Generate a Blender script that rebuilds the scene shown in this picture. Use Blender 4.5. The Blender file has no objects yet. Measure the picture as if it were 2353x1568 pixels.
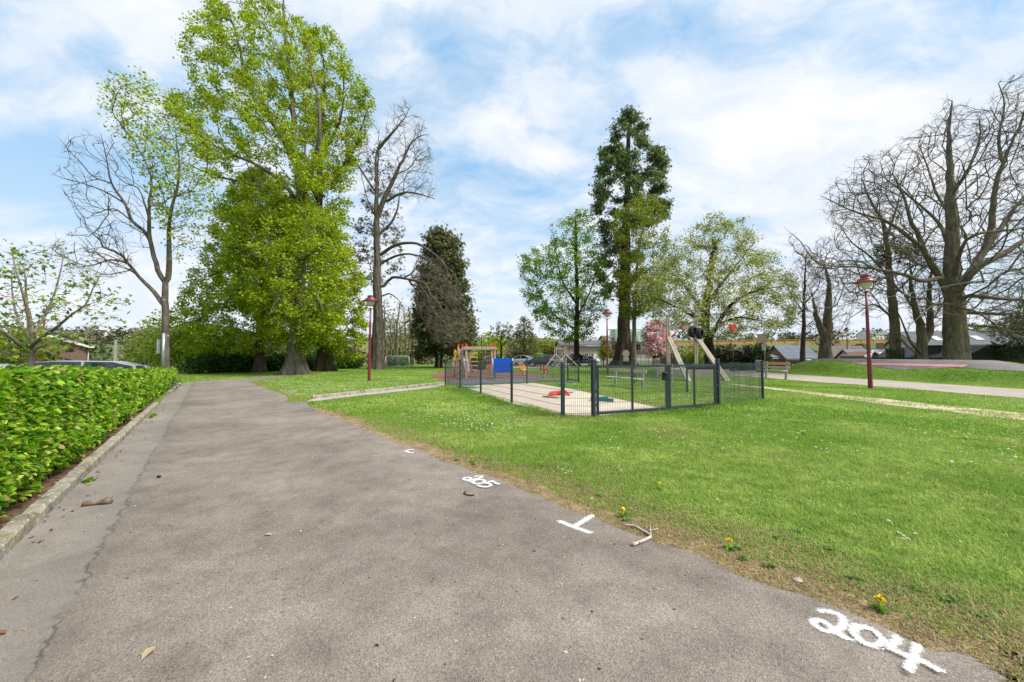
import bpy, math, random
import numpy as np
from mathutils import Vector, Matrix
R = math.radians
rnd = random.Random(7)
rng = np.random.default_rng(11)
scene = bpy.context.scene
col = scene.collection
W2, H2, F, EYE = 2353.0, 1568.0, 900.0, 1.45
PITCH = math.atan(35 / F)
_cp, _sp = math.cos(PITCH), math.sin(PITCH)

# ---------------------------------------------------------------- measuring helpers: photo position -> place in the park
def ray(px, py):
    a, b = (px - W2 / 2) / F, (H2 / 2 - py) / F
    return a, _cp - b * _sp, _sp + b * _cp
def G(px, py, z=0.0):
    x, y, w = ray(px, py)
    t = (z - EYE) / w
    return Vector((x * t, y * t, z))
def D(px, py, dep):
    x, y, w = ray(px, py)
    t = dep / y
    return Vector((x * t, dep, EYE + w * t))
def NS(n, s, z=0.0):
    return Vector((n * .791 - s * .612, n * .612 + s * .791, z))

# ---------------------------------------------------------------- objects
def tag(o, label=None, cat=None, group=None, kind=None):
    if label: o['label'] = label
    if cat: o['category'] = cat
    if group: o['group'] = group
    if kind: o['kind'] = kind
    return o
def thing(name, label, cat, loc=(0, 0, 0), rz=0, group=None):
    o = bpy.data.objects.new(name, None)
    col.objects.link(o)
    o.location = loc
    o.rotation_euler = (0, 0, rz)
    o.empty_display_size = .1
    return tag(o, label, cat, group)
def dup(o, loc=None, rz=None, label=None, parent=None):
    c = o.copy()
    col.objects.link(c)
    if parent is not None: c.parent = parent
    if loc is not None: c.location = loc
    if rz is not None: c.rotation_euler = (0, 0, rz)
    if label: c['label'] = label
    for ch in list(o.children): dup(ch, parent=c)
    return c
def mesh_np(name, v, faces, mat=None, parent=None, colors=None, smooth=False, attr=None):
    """faces: one int array (m,k) or a list of such arrays"""
    if not isinstance(faces, (list, tuple)): faces = [faces]
    faces = [np.asarray(f, np.int32) for f in faces if len(f)]
    v = np.asarray(v, np.float32)
    me = bpy.data.meshes.new(name)
    me.vertices.add(len(v))
    me.vertices.foreach_set('co', v.ravel())
    loops = np.concatenate([f.ravel() for f in faces])
    tot = np.concatenate([np.full(len(f), f.shape[1], np.int32) for f in faces])
    st = np.concatenate([[0], np.cumsum(tot)[:-1]]).astype(np.int32)
    me.loops.add(len(loops))
    me.loops.foreach_set('vertex_index', loops)
    me.polygons.add(len(tot))
    me.polygons.foreach_set('loop_start', st)
    if smooth: me.polygons.foreach_set('use_smooth', np.ones(len(tot), bool))
    if colors is not None:
        a = me.color_attributes.new('Col', 'FLOAT_COLOR', 'POINT')
        c = np.ones((len(v), 4), np.float32)
        c[:, :3] = colors
        a.data.foreach_set('color', c.ravel())
    if attr is not None:
        a = me.attributes.new('edge', 'FLOAT', 'POINT')
        a.data.foreach_set('value', np.asarray(attr, np.float32))
    me.update(calc_edges=True)
    o = bpy.data.objects.new(name, me)
    col.objects.link(o)
    if mat: me.materials.append(mat)
    if parent is not None: o.parent = parent
    return o

class MB:
    """collects boxes, bars, tubes and turned shapes and links them as one mesh"""
    def __init__(s): s.v, s.f, s.sm = [], [], []
    def add(s, vs, fs, smooth=False):
        b = len(s.v)
        s.v += [tuple(p) for p in vs]
        s.f += [[b + i for i in f] for f in fs]
        s.sm += [smooth] * len(fs)
        return s
    def box(s, c, d, rz=0, M=None, ch=0):
        x, y, z = d[0] / 2, d[1] / 2, d[2] / 2
        ca, sa = math.cos(rz), math.sin(rz)
        if not ch:
            P = [(i * x, j * y, k * z) for k in (-1, 1) for i, j in ((-1, -1), (1, -1), (1, 1), (-1, 1))]
            fs = [(3, 2, 1, 0), (4, 5, 6, 7), (0, 1, 5, 4), (1, 2, 6, 5), (2, 3, 7, 6), (3, 0, 4, 7)]
        else:
            oct_ = lambda a, b: [(-a + ch, -b), (a - ch, -b), (a, -b + ch), (a, b - ch), (a - ch, b), (-a + ch, b), (-a, b - ch), (-a, -b + ch)]
            P, fs = [], []
            for zz, e in ((-z, ch), (-z + ch, 0), (z - ch, 0), (z, ch)):
                P += [(p, q, zz) for p, q in oct_(x - e, y - e)]
            for r in range(3):
                fs += [(r * 8 + i, r * 8 + (i + 1) % 8, r * 8 + 8 + (i + 1) % 8, r * 8 + 8 + i) for i in range(8)]
            fs += [tuple(range(7, -1, -1)), tuple(range(24, 32))]
        if M is not None: vs = [M @ Vector(p) for p in P]
        else: vs = [(c[0] + p[0] * ca - p[1] * sa, c[1] + p[0] * sa + p[1] * ca, c[2] + p[2]) for p in P]
        return s.add(vs, fs)
    def bar(s, a, b, w, h=None, up=(0, 0, 1)):
        a, b = Vector(a), Vector(b)
        h = w if h is None else h
        t = (b - a).normalized()
        u = Vector(up)
        if abs(t.dot(u)) > .98: u = Vector((0, 1, 0))
        x = t.cross(u).normalized() * (w / 2)
        y = x.cross(t).normalized() * (h / 2)
        vs = [p + i * x + j * y for p in (a, b) for i, j in ((-1, -1), (1, -1), (1, 1), (-1, 1))]
        return s.add(vs, [(3, 2, 1, 0), (4, 5, 6, 7), (0, 1, 5, 4), (1, 2, 6, 5), (2, 3, 7, 6), (3, 0, 4, 7)])
    def tube(s, pts, rad, n=8, caps=True, flat=1.0):
        v, f = tube_np(np.array([tuple(p) for p in pts], float), np.broadcast_to(np.asarray(rad, float), (len(pts),)), n)
        fs = [tuple(q) for q in f]
        if caps: fs += [tuple(range(n - 1, -1, -1)), tuple(range(len(v) - n, len(v)))]
        return s.add(v, fs, True)
    def lathe(s, prof, n=20, c=(0, 0, 0)):
        vs = [(c[0] + r * math.cos(2 * math.pi * i / n), c[1] + r * math.sin(2 * math.pi * i / n), c[2] + z) for r, z in prof for i in range(n)]
        fs = [(k * n + i, k * n + (i + 1) % n, k * n + n + (i + 1) % n, k * n + n + i) for k in range(len(prof) - 1) for i in range(n)]
        return s.add(vs, fs, True)
    def loft(s, rings, caps=True, smooth=False):
        n = len(rings[0])
        vs = [p for r in rings for p in r]
        fs = [(k * n + i, k * n + (i + 1) % n, k * n + n + (i + 1) % n, k * n + n + i) for k in range(len(rings) - 1) for i in range(n)]
        if caps: fs += [tuple(range(n - 1, -1, -1)), tuple(range(len(vs) - n, len(vs)))]
        return s.add(vs, fs, smooth)
    def prism(s, poly, ext):
        """poly: 3D points in a plane; ext: vector of thickness"""
        e = Vector(ext)
        p = [Vector(q) for q in poly]
        n = len(p)
        return s.add(p + [q + e for q in p], [tuple(range(n - 1, -1, -1)), tuple(range(n, 2 * n))] + [(i, (i + 1) % n, n + (i + 1) % n, n + i) for i in range(n)])
    def build(s, name, mat, parent=None, label=None):
        me = bpy.data.meshes.new(name)
        me.from_pydata(s.v, [], s.f)
        me.polygons.foreach_set('use_smooth', s.sm)
        me.update()
        o = bpy.data.objects.new(name, me)
        col.objects.link(o)
        me.materials.append(mat)
        if parent is not None: o.parent = parent
        if label: o['label'] = label
        return o

def tube_np(p, r, n, flare=None):
    k = len(p)
    t = np.empty_like(p)
    t[1:-1] = p[2:] - p[:-2]
    t[0], t[-1] = p[1] - p[0], p[-1] - p[-2]
    t /= np.linalg.norm(t, axis=1)[:, None] + 1e-9
    ref = np.array([0., 0, 1]) if abs(t[0, 2]) < .9 else np.array([0., 1, 0])
    u = np.cross(t, ref)
    ln = np.linalg.norm(u, axis=1)
    bad = ln < .15
    if bad.any(): u[bad] = np.cross(t[bad], np.array([1., .3, 0]))
    for i in range(1, k):
        w = u[i - 1] - t[i] * (u[i - 1] @ t[i])
        if np.linalg.norm(w) > 1e-6: u[i] = w
    u /= np.linalg.norm(u, axis=1)[:, None] + 1e-9
    w = np.cross(t, u)
    a = np.arange(n) * 2 * np.pi / n
    v = p[:, None] + r[:, None, None] * (np.cos(a)[None, :, None] * u[:, None] + np.sin(a)[None, :, None] * w[:, None])
    i = np.arange(n)
    j = (i + 1) % n
    b = (np.arange(k - 1) * n)[:, None]
    f = np.stack([b + i, b + j, b + n + j, b + n + i], -1).reshape(-1, 4)
    return v.reshape(-1, 3), f

def in_poly(x, y, poly):
    x, y = np.asarray(x), np.asarray(y)
    ins = np.zeros(x.shape, bool)
    n = len(poly)
    for i in range(n):
        (x0, y0), (x1, y1) = poly[i][:2], poly[(i + 1) % n][:2]
        if y0 == y1: continue
        c = ((y0 > y) != (y1 > y)) & (x < (x1 - x0) * (y - y0) / (y1 - y0) + x0)
        ins ^= c
    return ins
def seg_dist(x, y, pts):
    d = np.full(np.shape(x), 1e9)
    for (ax, ay), (bx, by) in zip(pts[:-1], pts[1:]):
        vx, vy = bx - ax, by - ay
        t = np.clip(((x - ax) * vx + (y - ay) * vy) / (vx * vx + vy * vy + 1e-12), 0, 1)
        d = np.minimum(d, np.hypot(x - ax - t * vx, y - ay - t * vy))
    return d
_vn = np.random.default_rng(5).random((256, 256))
def vnoise(x, y, sc):
    x, y = np.asarray(x) * sc + 900.5, np.asarray(y) * sc + 900.5
    i, j = np.floor(x).astype(int), np.floor(y).astype(int)
    fx, fy = x - i, y - j
    fx, fy = fx * fx * (3 - 2 * fx), fy * fy * (3 - 2 * fy)
    g = lambda a, b: _vn[a % 256, b % 256]
    return (g(i, j) * (1 - fx) + g(i + 1, j) * fx) * (1 - fy) + (g(i, j + 1) * (1 - fx) + g(i + 1, j + 1) * fx) * fy
def fnoise(x, y, sc):
    return .55 * vnoise(x, y, sc) + .3 * vnoise(x, y, sc * 2.3) + .15 * vnoise(x, y, sc * 5.1)

# ---------------------------------------------------------------- materials
def nodes(name):
    m = bpy.data.materials.new(name)
    m.use_nodes = True
    nt = m.node_tree
    nt.nodes.clear()
    return m, nt
def nd(nt, typ, ins=None, **kw):
    n = nt.nodes.new(typ)
    for k, v in kw.items(): setattr(n, k, v)
    for k, v in (ins or {}).items():
        s = n.inputs[k]
        if isinstance(v, bpy.types.NodeSocket): nt.links.new(v, s)
        else: s.default_value = v if not (isinstance(v, tuple) and len(v) == 3 and s.type == 'RGBA') else (*v, 1)
    return n
def ramp(nt, fac, stops):
    n = nt.nodes.new('ShaderNodeValToRGB')
    nt.links.new(fac, n.inputs[0])
    e = n.color_ramp.elements
    while len(e) < len(stops): e.new(.5)
    for q, (p, c) in zip(e, stops):
        q.position = p
        q.color = (*c, 1) if isinstance(c, tuple) else (c, c, c, 1)
    return n.outputs[0]
def noise(nt, vec, sc, det=4, rough=.55):
    return nd(nt, 'ShaderNodeTexNoise', {'Vector': vec, 'Scale': sc, 'Detail': det, 'Roughness': rough}).outputs[0]
def mixc(nt, fac, a, b, mode='MIX'):
    n = nt.nodes.new('ShaderNodeMix')
    n.data_type = 'RGBA'
    n.blend_type = mode
    for i, v in ((0, fac), (6, a), (7, b)):
        if isinstance(v, bpy.types.NodeSocket): nt.links.new(v, n.inputs[i])
        else: n.inputs[i].default_value = v if i == 0 else (*v, 1)
    return n.outputs[2]
def coords(nt, kind='Object', scale=None):
    o = nt.nodes.new('ShaderNodeTexCoord').outputs[kind]
    if scale: o = nd(nt, 'ShaderNodeMapping', {'Vector': o, 'Scale': scale}).outputs[0]
    return o
def finish(nt, color, rough=.8, metal=0., bump=None, bstr=.3, bdist=.02, alpha=None, spec=.3, coat=0):
    p = nd(nt, 'ShaderNodeBsdfPrincipled', {'Base Color': color, 'Roughness': rough, 'Metallic': metal, 'Specular IOR Level': spec, 'Coat Weight': coat})
    if bump is not None:
        b = nd(nt, 'ShaderNodeBump', {'Height': bump, 'Strength': bstr, 'Distance': bdist})
        nt.links.new(b.outputs[0], p.inputs['Normal'])
    if alpha is not None: nt.links.new(alpha, p.inputs['Alpha'])
    o = nt.nodes.new('ShaderNodeOutputMaterial')
    nt.links.new(p.outputs[0], o.inputs[0])
    return p
def stuffmat(name, c, rough=.7, var=.25, sc=6, metal=0., bump=.2, fine=60, scale=None, spec=.3, coat=0, c2=None):
    """plain surface whose colour wanders between two neighbours, with fine grain in the relief"""
    m, nt = nodes(name)
    v = coords(nt, 'Object', scale)
    a = noise(nt, v, sc, 5)
    lo = tuple(x * (1 - var) for x in c)
    hi = c2 or tuple(min(1, x * (1 + var)) for x in c)
    colr = ramp(nt, a, [(.3, lo), (.7, hi)])
    finish(nt, colr, rough, metal, noise(nt, v, fine, 3), bump, .01, spec=spec, coat=coat)
    return m
def leafmat(name, transl=.35, rough=.5, gain=1.0):
    m, nt = nodes(name)
    a = nd(nt, 'ShaderNodeAttribute', attribute_name='Col').outputs[0]
    p = nd(nt, 'ShaderNodeBsdfPrincipled', {'Base Color': a, 'Roughness': rough, 'Specular IOR Level': .25})
    t = nd(nt, 'ShaderNodeBsdfTranslucent', {'Color': mixc(nt, 1., a, (1.15, 1.25, .75), 'MULTIPLY')})
    x = nd(nt, 'ShaderNodeMixShader', {0: transl, 1: p.outputs[0], 2: t.outputs[0]})
    o = nt.nodes.new('ShaderNodeOutputMaterial')
    nt.links.new(x.outputs[0], o.inputs[0])
    return m
def brickmat(name, c1, c2, mortar, bw, bh, rough=.85, msize=.012, bump=.4, axis='XZ'):
    m, nt = nodes(name)
    v = coords(nt)
    if axis == 'XZ':
        s = nd(nt, 'ShaderNodeSeparateXYZ', {0: v})
        add = nd(nt, 'ShaderNodeMath', {0: s.outputs[0], 1: s.outputs[1]}, operation='ADD').outputs[0]
        v = nd(nt, 'ShaderNodeCombineXYZ', {0: add, 1: s.outputs[2]}).outputs[0]
    b = nd(nt, 'ShaderNodeTexBrick', {'Vector': v, 'Color1': c1, 'Color2': c2, 'Mortar': mortar, 'Scale': 1., 'Mortar Size': msize, 'Brick Width': bw, 'Row Height': bh})
    n = noise(nt, coords(nt), 1.3, 5)
    c = mixc(nt, .5, b.outputs[0], ramp(nt, n, [(.3, .45), (.7, 1.)]), 'MULTIPLY')
    finish(nt, c, rough, 0, b.outputs[1], -bump, .02)
    return m
def barkmat(name, lo, hi, moss=None, mz=2.5, lichen=0.):
    m, nt = nodes(name)
    v = coords(nt, 'Object', (1, 1, .28))
    a = noise(nt, v, 5, 6, .65)
    b = noise(nt, v, 22, 4, .6)
    c = ramp(nt, a, [(.32, lo), (.66, hi)])
    c = mixc(nt, .45, c, ramp(nt, b, [(.35, .35), (.65, 1.)]), 'MULTIPLY')
    if lichen:
        l = noise(nt, coords(nt), 3.2, 6, .7)
        c = mixc(nt, ramp(nt, l, [(.6, 0.), (.68, lichen)]), c, (.38, .38, .33))
    if moss:
        l = noise(nt, coords(nt), 1.1, 5, .7)
        c = mixc(nt, ramp(nt, l, [(.5, 0.), (.62, .7)]), c, moss)
    finish(nt, c, .95, 0, b, .8, .05, spec=.1)
    return m
M = {}
def setup_mats():
    M['bark_grey'] = barkmat('bark_grey', (.06, .05, .038), (.19, .165, .13), lichen=.8)
    M['bark_brown'] = barkmat('bark_brown', (.05, .036, .026), (.15, .11, .08), moss=(.08, .075, .03))
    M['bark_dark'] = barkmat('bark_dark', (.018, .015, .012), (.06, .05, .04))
    M['bark_chestnut'] = barkmat('bark_chestnut', (.06, .05, .04), (.25, .22, .18), lichen=.3)
    M['bark_mossy'] = barkmat('bark_mossy', (.085, .07, .055), (.25, .21, .16), moss=(.13, .115, .04), lichen=.5)
    M['twig'] = stuffmat('thin_twigs', (.08, .064, .05), .9, .3, 3, bump=0)
    M['twig_grey'] = stuffmat('thin_grey_twigs', (.19, .16, .13), .9, .3, 3, bump=0)
    M['bark_pale'] = barkmat('bark_pale', (.16, .13, .1), (.34, .29, .23))
    M['bark_red'] = barkmat('bark_red', (.042, .03, .022), (.14, .1, .075))
    M['leaf'] = leafmat('leaf', .5)
    M['leaf_dense'] = leafmat('leaf_dense', .2, .55)
    M['blade'] = leafmat('grass_blade', .3, .6)
    M['petal'] = leafmat('petal', .3, .6)
    M['maroon'] = stuffmat('maroon_paint', (.17, .017, .03), .42, .18, 3, spec=.5, bump=.05)
    M['lamp_glass'] = stuffmat('lamp_glass', (.55, .55, .5), .15, .05, 2, bump=0, spec=.6)
    M['fence'] = stuffmat('anthracite_paint', (.022, .036, .047), .4, .15, 4, spec=.5, bump=.04)
    M['rod'] = stuffmat('coated_rod', (.05, .07, .082), .4, .15, 4, spec=.5, bump=0)
    M['galv'] = stuffmat('galvanised_steel', (.36, .38, .39), .45, .2, 8, metal=.6, bump=.03)
    M['black'] = stuffmat('black_plastic', (.012, .012, .013), .5, .2, 5, bump=.05)
    M['rubber'] = stuffmat('tyre_rubber', (.018, .018, .018), .8, .3, 12, bump=.3, fine=40)
    M['weathered'] = stuffmat('weathered_timber', (.34, .3, .235), .85, .3, 3, bump=.4, fine=30, scale=(8, 8, 1))
    M['timber'] = stuffmat('pale_timber', (.4, .3, .22), .8, .25, 3, bump=.3, fine=30, scale=(8, 8, 1))
    M['slat'] = stuffmat('bench_slat', (.42, .36, .3), .85, .25, 3, bump=.3, fine=30, scale=(1, 9, 9))
    M['slat_orange'] = stuffmat('new_slat', (.5, .3, .13), .75, .2, 3, bump=.3, fine=30, scale=(1, 9, 9))
    M['red'] = stuffmat('red_plastic', (.6, .025, .02), .4, .15, 3, bump=.03, spec=.5)
    M['orange'] = stuffmat('orange_plastic', (.72, .3, .015), .4, .15, 3, bump=.03, spec=.5)
    M['yellow'] = stuffmat('yellow_plastic', (.75, .42, .01), .4, .12, 3, bump=.03, spec=.5)
    M['lime'] = stuffmat('lime_spring', (.42, .55, .06), .45, .12, 3, bump=.03)
    M['white'] = stuffmat('white_paint', (.72, .72, .72), .5, .08, 2, bump=.05)
    M['rope'] = stuffmat('pinkish_rope', (.32, .16, .11), .9, .3, 20, bump=.3)
    M['purple'] = stuffmat('purple_net', (.06, .03, .2), .8, .3, 20, bump=.1)
    M['teal'] = stuffmat('teal_plastic', (.03, .16, .13), .5, .15, 3, bump=.03)
    M['teal_pale'] = stuffmat('pale_teal_plastic', (.2, .34, .36), .5, .15, 3, bump=.03)
    M['glass'] = stuffmat('dark_glass', (.02, .025, .03), .06, .2, 1, bump=0, spec=.8)
    M['carwhite'] = stuffmat('white_car_paint', (.7, .71, .73), .3, .04, 1, bump=0, spec=.5, coat=.6)
    M['carblack'] = stuffmat('black_car_paint', (.006, .006, .007), .3, .1, 1, bump=0, spec=.3, coat=.25)
    M['carsilver'] = stuffmat('silver_car_paint', (.42, .45, .5), .3, .06, 1, metal=.5, bump=0, spec=.5, coat=.6)
    M['cardark'] = stuffmat('dark_car_paint', (.03, .035, .045), .25, .1, 1, bump=0, spec=.5, coat=.8)
    M['alloy'] = stuffmat('alloy', (.4, .4, .41), .35, .1, 3, metal=.7, bump=0)
    M['taillight'] = stuffmat('red_lens', (.35, .01, .01), .2, .1, 3, bump=0)
    M['headlight'] = stuffmat('clear_lens', (.6, .62, .65), .1, .1, 3, bump=0)
    M['brick'] = brickmat('red_brick', (.25, .1, .065), (.19, .075, .05), (.3, .26, .22), .22, .075)
    M['slate'] = brickmat('roof_slate', (.17, .17, .18), (.13, .125, .13), (.05, .05, .05), .35, .22, .7, .02, .6)
    M['slate_blue'] = brickmat('blue_slate', (.2, .22, .27), (.15, .17, .21), (.06, .06, .07), .35, .22, .6, .02, .6)
    M['slate_dark'] = brickmat('dark_slate_cladding', (.03, .03, .036), (.05, .045, .048), (.012, .012, .012), .4, .3, .75, .03, .6)
    M['tile_brown'] = brickmat('brown_tiles', (.23, .18, .15), (.17, .13, .11), (.07, .06, .05), .35, .22, .85, .02, .6)
    M['render'] = stuffmat('white_render', (.66, .64, .6), .9, .08, .5, bump=.1)
    M['stone'] = brickmat('pale_stone_wall', (.42, .36, .31), (.34, .29, .25), (.45, .42, .38), .6, .3, .9, .02, .3)
    M['concrete'] = stuffmat('concrete', (.42, .39, .34), .9, .2, 4, bump=.3, fine=90)
    M['planks'] = stuffmat('red_brown_planks', (.16, .06, .04), .8, .4, 3, bump=.4, fine=20, scale=(7, 7, .6))
    M['blue'] = stuffmat('blue_sheet', (.012, .2, .72), .5, .12, 2, bump=.05)
    M['netting'] = stuffmat('green_netting', (.34, .5, .42), .9, .3, 3, bump=.2)
    M['crane'] = stuffmat('yellow_orange_steel', (.42, .27, .09), .6, .15, 3, bump=.05)
    M['plastic_bark'] = stuffmat('dead_wood', (.19, .135, .095), .9, .55, 14, bump=.5, fine=60)
    M['greysign'] = stuffmat('sign_back', (.27, .24, .21), .6, .15, 3, bump=.05)
    M['green_sign'] = stuffmat('green_sign', (.01, .09, .05), .5, .15, 3, bump=.02)
def sst(x): 
    x = np.clip(x, 0, 1)
    return x * x * (3 - 2 * x)
LIPY = [10, 16, 18.7, 21.8, 25, 26.8, 29.7, 31.8, 35.4, 37.8]
LIPZ = [.45, .5, .66, .82, .56, .735, 1.12, 1.1, .43, 0]
def lip(y): return np.interp(y, LIPY, LIPZ)
def crest(y): return np.interp(y, [10, 19, 22.2, 23.2, 24.2, 37, 39, 43], [.3, .5, .73, .98, 1.17, 1.2, 1., 0.])
def gz(x, y, under=True):
    x, y = np.asarray(x, float), np.asarray(y, float)
    n, s = x * .791 + y * .612, -x * .612 + y * .791
    z = -(.2 + .4 * sst((s - 12) / 8)) * sst((-3.1 - n) / 1.2)
    z = z - 2.2 * sst((-x - 30) / 12) - 5 * sst((x - 31.5) / 22) * sst((y - 2) / 12)
    L, C = lip(y), crest(y)
    k = np.clip((y - 10) / 4, 0, 1) * (1 - sst((y - 38) / 6))
    m = np.where(x < 24.6, L * sst((x - 22.2) / 2.4),
        np.where(x < 26.2, L + (np.minimum(L, .3) - L) * sst((x - 24.6) / 1.6),
        np.where(x < 29.2, np.minimum(L, .3) + (C - np.minimum(L, .3)) * sst((x - 26.2) / 3.) ** 1.2,
                 C * (1 - sst((x - 29.9) / 5)))))
    wob = .07 * (fnoise(x, y, .9) - .5) * (m > .05) * (x < 24.8)
    z = z + k * m + wob
    if under: z = z - .12 * ((x > 24.9) & (x < 29.9) & (y > 11) & (y < 41))
    r = np.hypot(x, y)
    z = z + (13 + 14 * fnoise(x, y, .006)) * sst((r - 120) / 230) - 2 * sst((r - 75) / 40)
    return z

def grade(lo, hi, fine, far):
    a = list(np.arange(lo, hi, fine))
    d, p = fine, hi
    while p < far:
        a.append(p); d *= 1.16; p += d
    d, p = fine, lo
    b = []
    while p > -far:
        d *= 1.16; p -= d; b.append(p)
    return np.array(b[::-1] + a)

PATH = [tuple(NS(-1.13, s)) for s in (-6, -3, 0, 4, 8, 12, 15.5)]
PATH += [tuple(G(a, b)) for a, b in ((378, 912), (416, 884), (420, 882), (470, 875), (555, 871), (640, 864.5), (690, 858),
         (690, 859.5), (645, 866.5), (606, 872.7), (574, 877.8), (584, 883), (596, 888), (615, 895), (635.6, 901.7), (657.8, 910), (662, 916), (659.5, 920.5), (656, 925.3), (680, 925), (704, 924), (709, 930.8), (718, 939))]
EDGE_PX = [(718, 939), (735, 947), (800, 972), (880, 1006), (940.7, 1031), (979.7, 1042), (999, 1052), (1011.5, 1060.5), (1054, 1071.5), (1070, 1078.8), (1086, 1087), (1115, 1092), (1164, 1110.5), (1195, 1125), (1240, 1145), (1292.6, 1167), (1364, 1192), (1422, 1217), (1526, 1253), (1608.5, 1277), (1694, 1323.6), (1796, 1357.7), (1854, 1371), (1942.5, 1405), (2031, 1443), (2130, 1494), (2222, 1507.6), (2310, 1562)]
EDGE = [tuple(G(a, b))[:2] for a, b in EDGE_PX] + [tuple(NS(2.78, .1))[:2], tuple(NS(2.8, -2))[:2], tuple(NS(2.8, -6))[:2]]
LAWNEDGE = [tuple(p)[:2] for p in [G(a, b) for a, b in ((690, 859.5), (645, 866.5), (606, 872.7), (574, 877.8), (596, 888), (635.6, 901.7), (659.5, 920.5), (656, 925.3), (704, 924))]]
def wobble(pts, step=.12, amp=.016):
    out = []
    for a, b in zip(pts[:-1], pts[1:]):
        a, b = Vector(a[:2]), Vector(b[:2])
        k = max(1, int((b - a).length / step))
        t = (b - a).normalized()
        for i in range(k):
            p = a.lerp(b, i / k)
            q = (float(fnoise(p.x, p.y, 3.1)) - .5) * 2 * amp + (float(fnoise(p.x, p.y, 13)) - .5) * amp
            out.append((p.x - t.y * q, p.y + t.x * q))
    return out
EDGE = wobble(EDGE) + [EDGE[-1]]
PATH2 = [p[:2] for p in PATH] + EDGE
P_SAND = [(1062, 888), (1224, 880.5), (1321, 896.5), (1419, 918), (1522, 940), (1468, 947), (1372, 957), (1297, 955), (1176, 929.5), (1106, 904)]
P_GREY = [(1028, 878), (1041, 875), (1067, 873), (1103, 871), (1178, 869.6), (1221, 867.8), (1258, 871.5), (1288, 873.5), (1290, 876), (1229, 877.5), (1170, 880.3), (1064, 885), (1040, 882)]
P_MULCH = [(985, 864), (1020, 853), (1060, 847), (1135, 847), (1178, 854), (1213, 854.5), (1248, 859), (1290, 861), (1284, 865), (1251, 866), (1221, 867.6), (1178, 869.4), (1103, 870.8), (1067, 872.8), (1041, 874.8), (1022, 876), (1000, 869)]
P_SLAB = [(704, 924), (720, 917), (800, 908), (880, 899), (977, 889), (1022, 882), (1030, 886.5), (977, 894), (838, 909), (740, 921)]
P_BACK = [(1490, 844), (1540, 844.5), (1651, 846), (1752, 848.5), (1790, 856), (1815, 858.5), (1884, 864), (1972, 871), (2097, 877.5), (2156, 882), (2353, 891), (2700, 911), (2700, 948), (2353, 916), (2211, 905), (2097, 894.5), (2045, 891), (1957, 883.5), (1884, 879.5), (1812, 873.6), (1758, 868.5), (1670, 862), (1616, 854), (1540, 848)]
P_CARS = [(1040, 843), (1215, 846), (1300, 844), (1380, 838), (1380, 831.5), (1040, 832)]
P_RANK = [(600, 825), (600, 825)]
TRAIL = [(1640, 879, 2), (1758, 891.6, 4), (1844, 901, 5), (1937.6, 913, 8), (2044.6, 925, 13), (2151.7, 937, 12), (2258.7, 949, 15), (2353, 958.5, 16), (2600, 990, 22)]
def gpoly(px): return [tuple(G(a, b))[:2] for a, b in px]
def sheet(name, pts, z, mat, kind='structure', rz=0.0):
    ca, sa = math.cos(-rz), math.sin(-rz)
    v = [(x * ca - y * sa, x * sa + y * ca, 0) for x, y in pts]
    o = MB().add(v, [list(range(len(v)))]).build(name, mat)
    o.rotation_euler = (0, 0, rz)
    o.location = (0, 0, z)
    return tag(o, kind=kind)
def trail_poly():
    L, Rr = [], []
    for a, b, w in TRAIL:
        L.append(tuple(G(a, b - w / 2))[:2]); Rr.append(tuple(G(a, b + w / 2))[:2])
    return wobble(L, .25, .1) + wobble(Rr[::-1], .25, .12)

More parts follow.
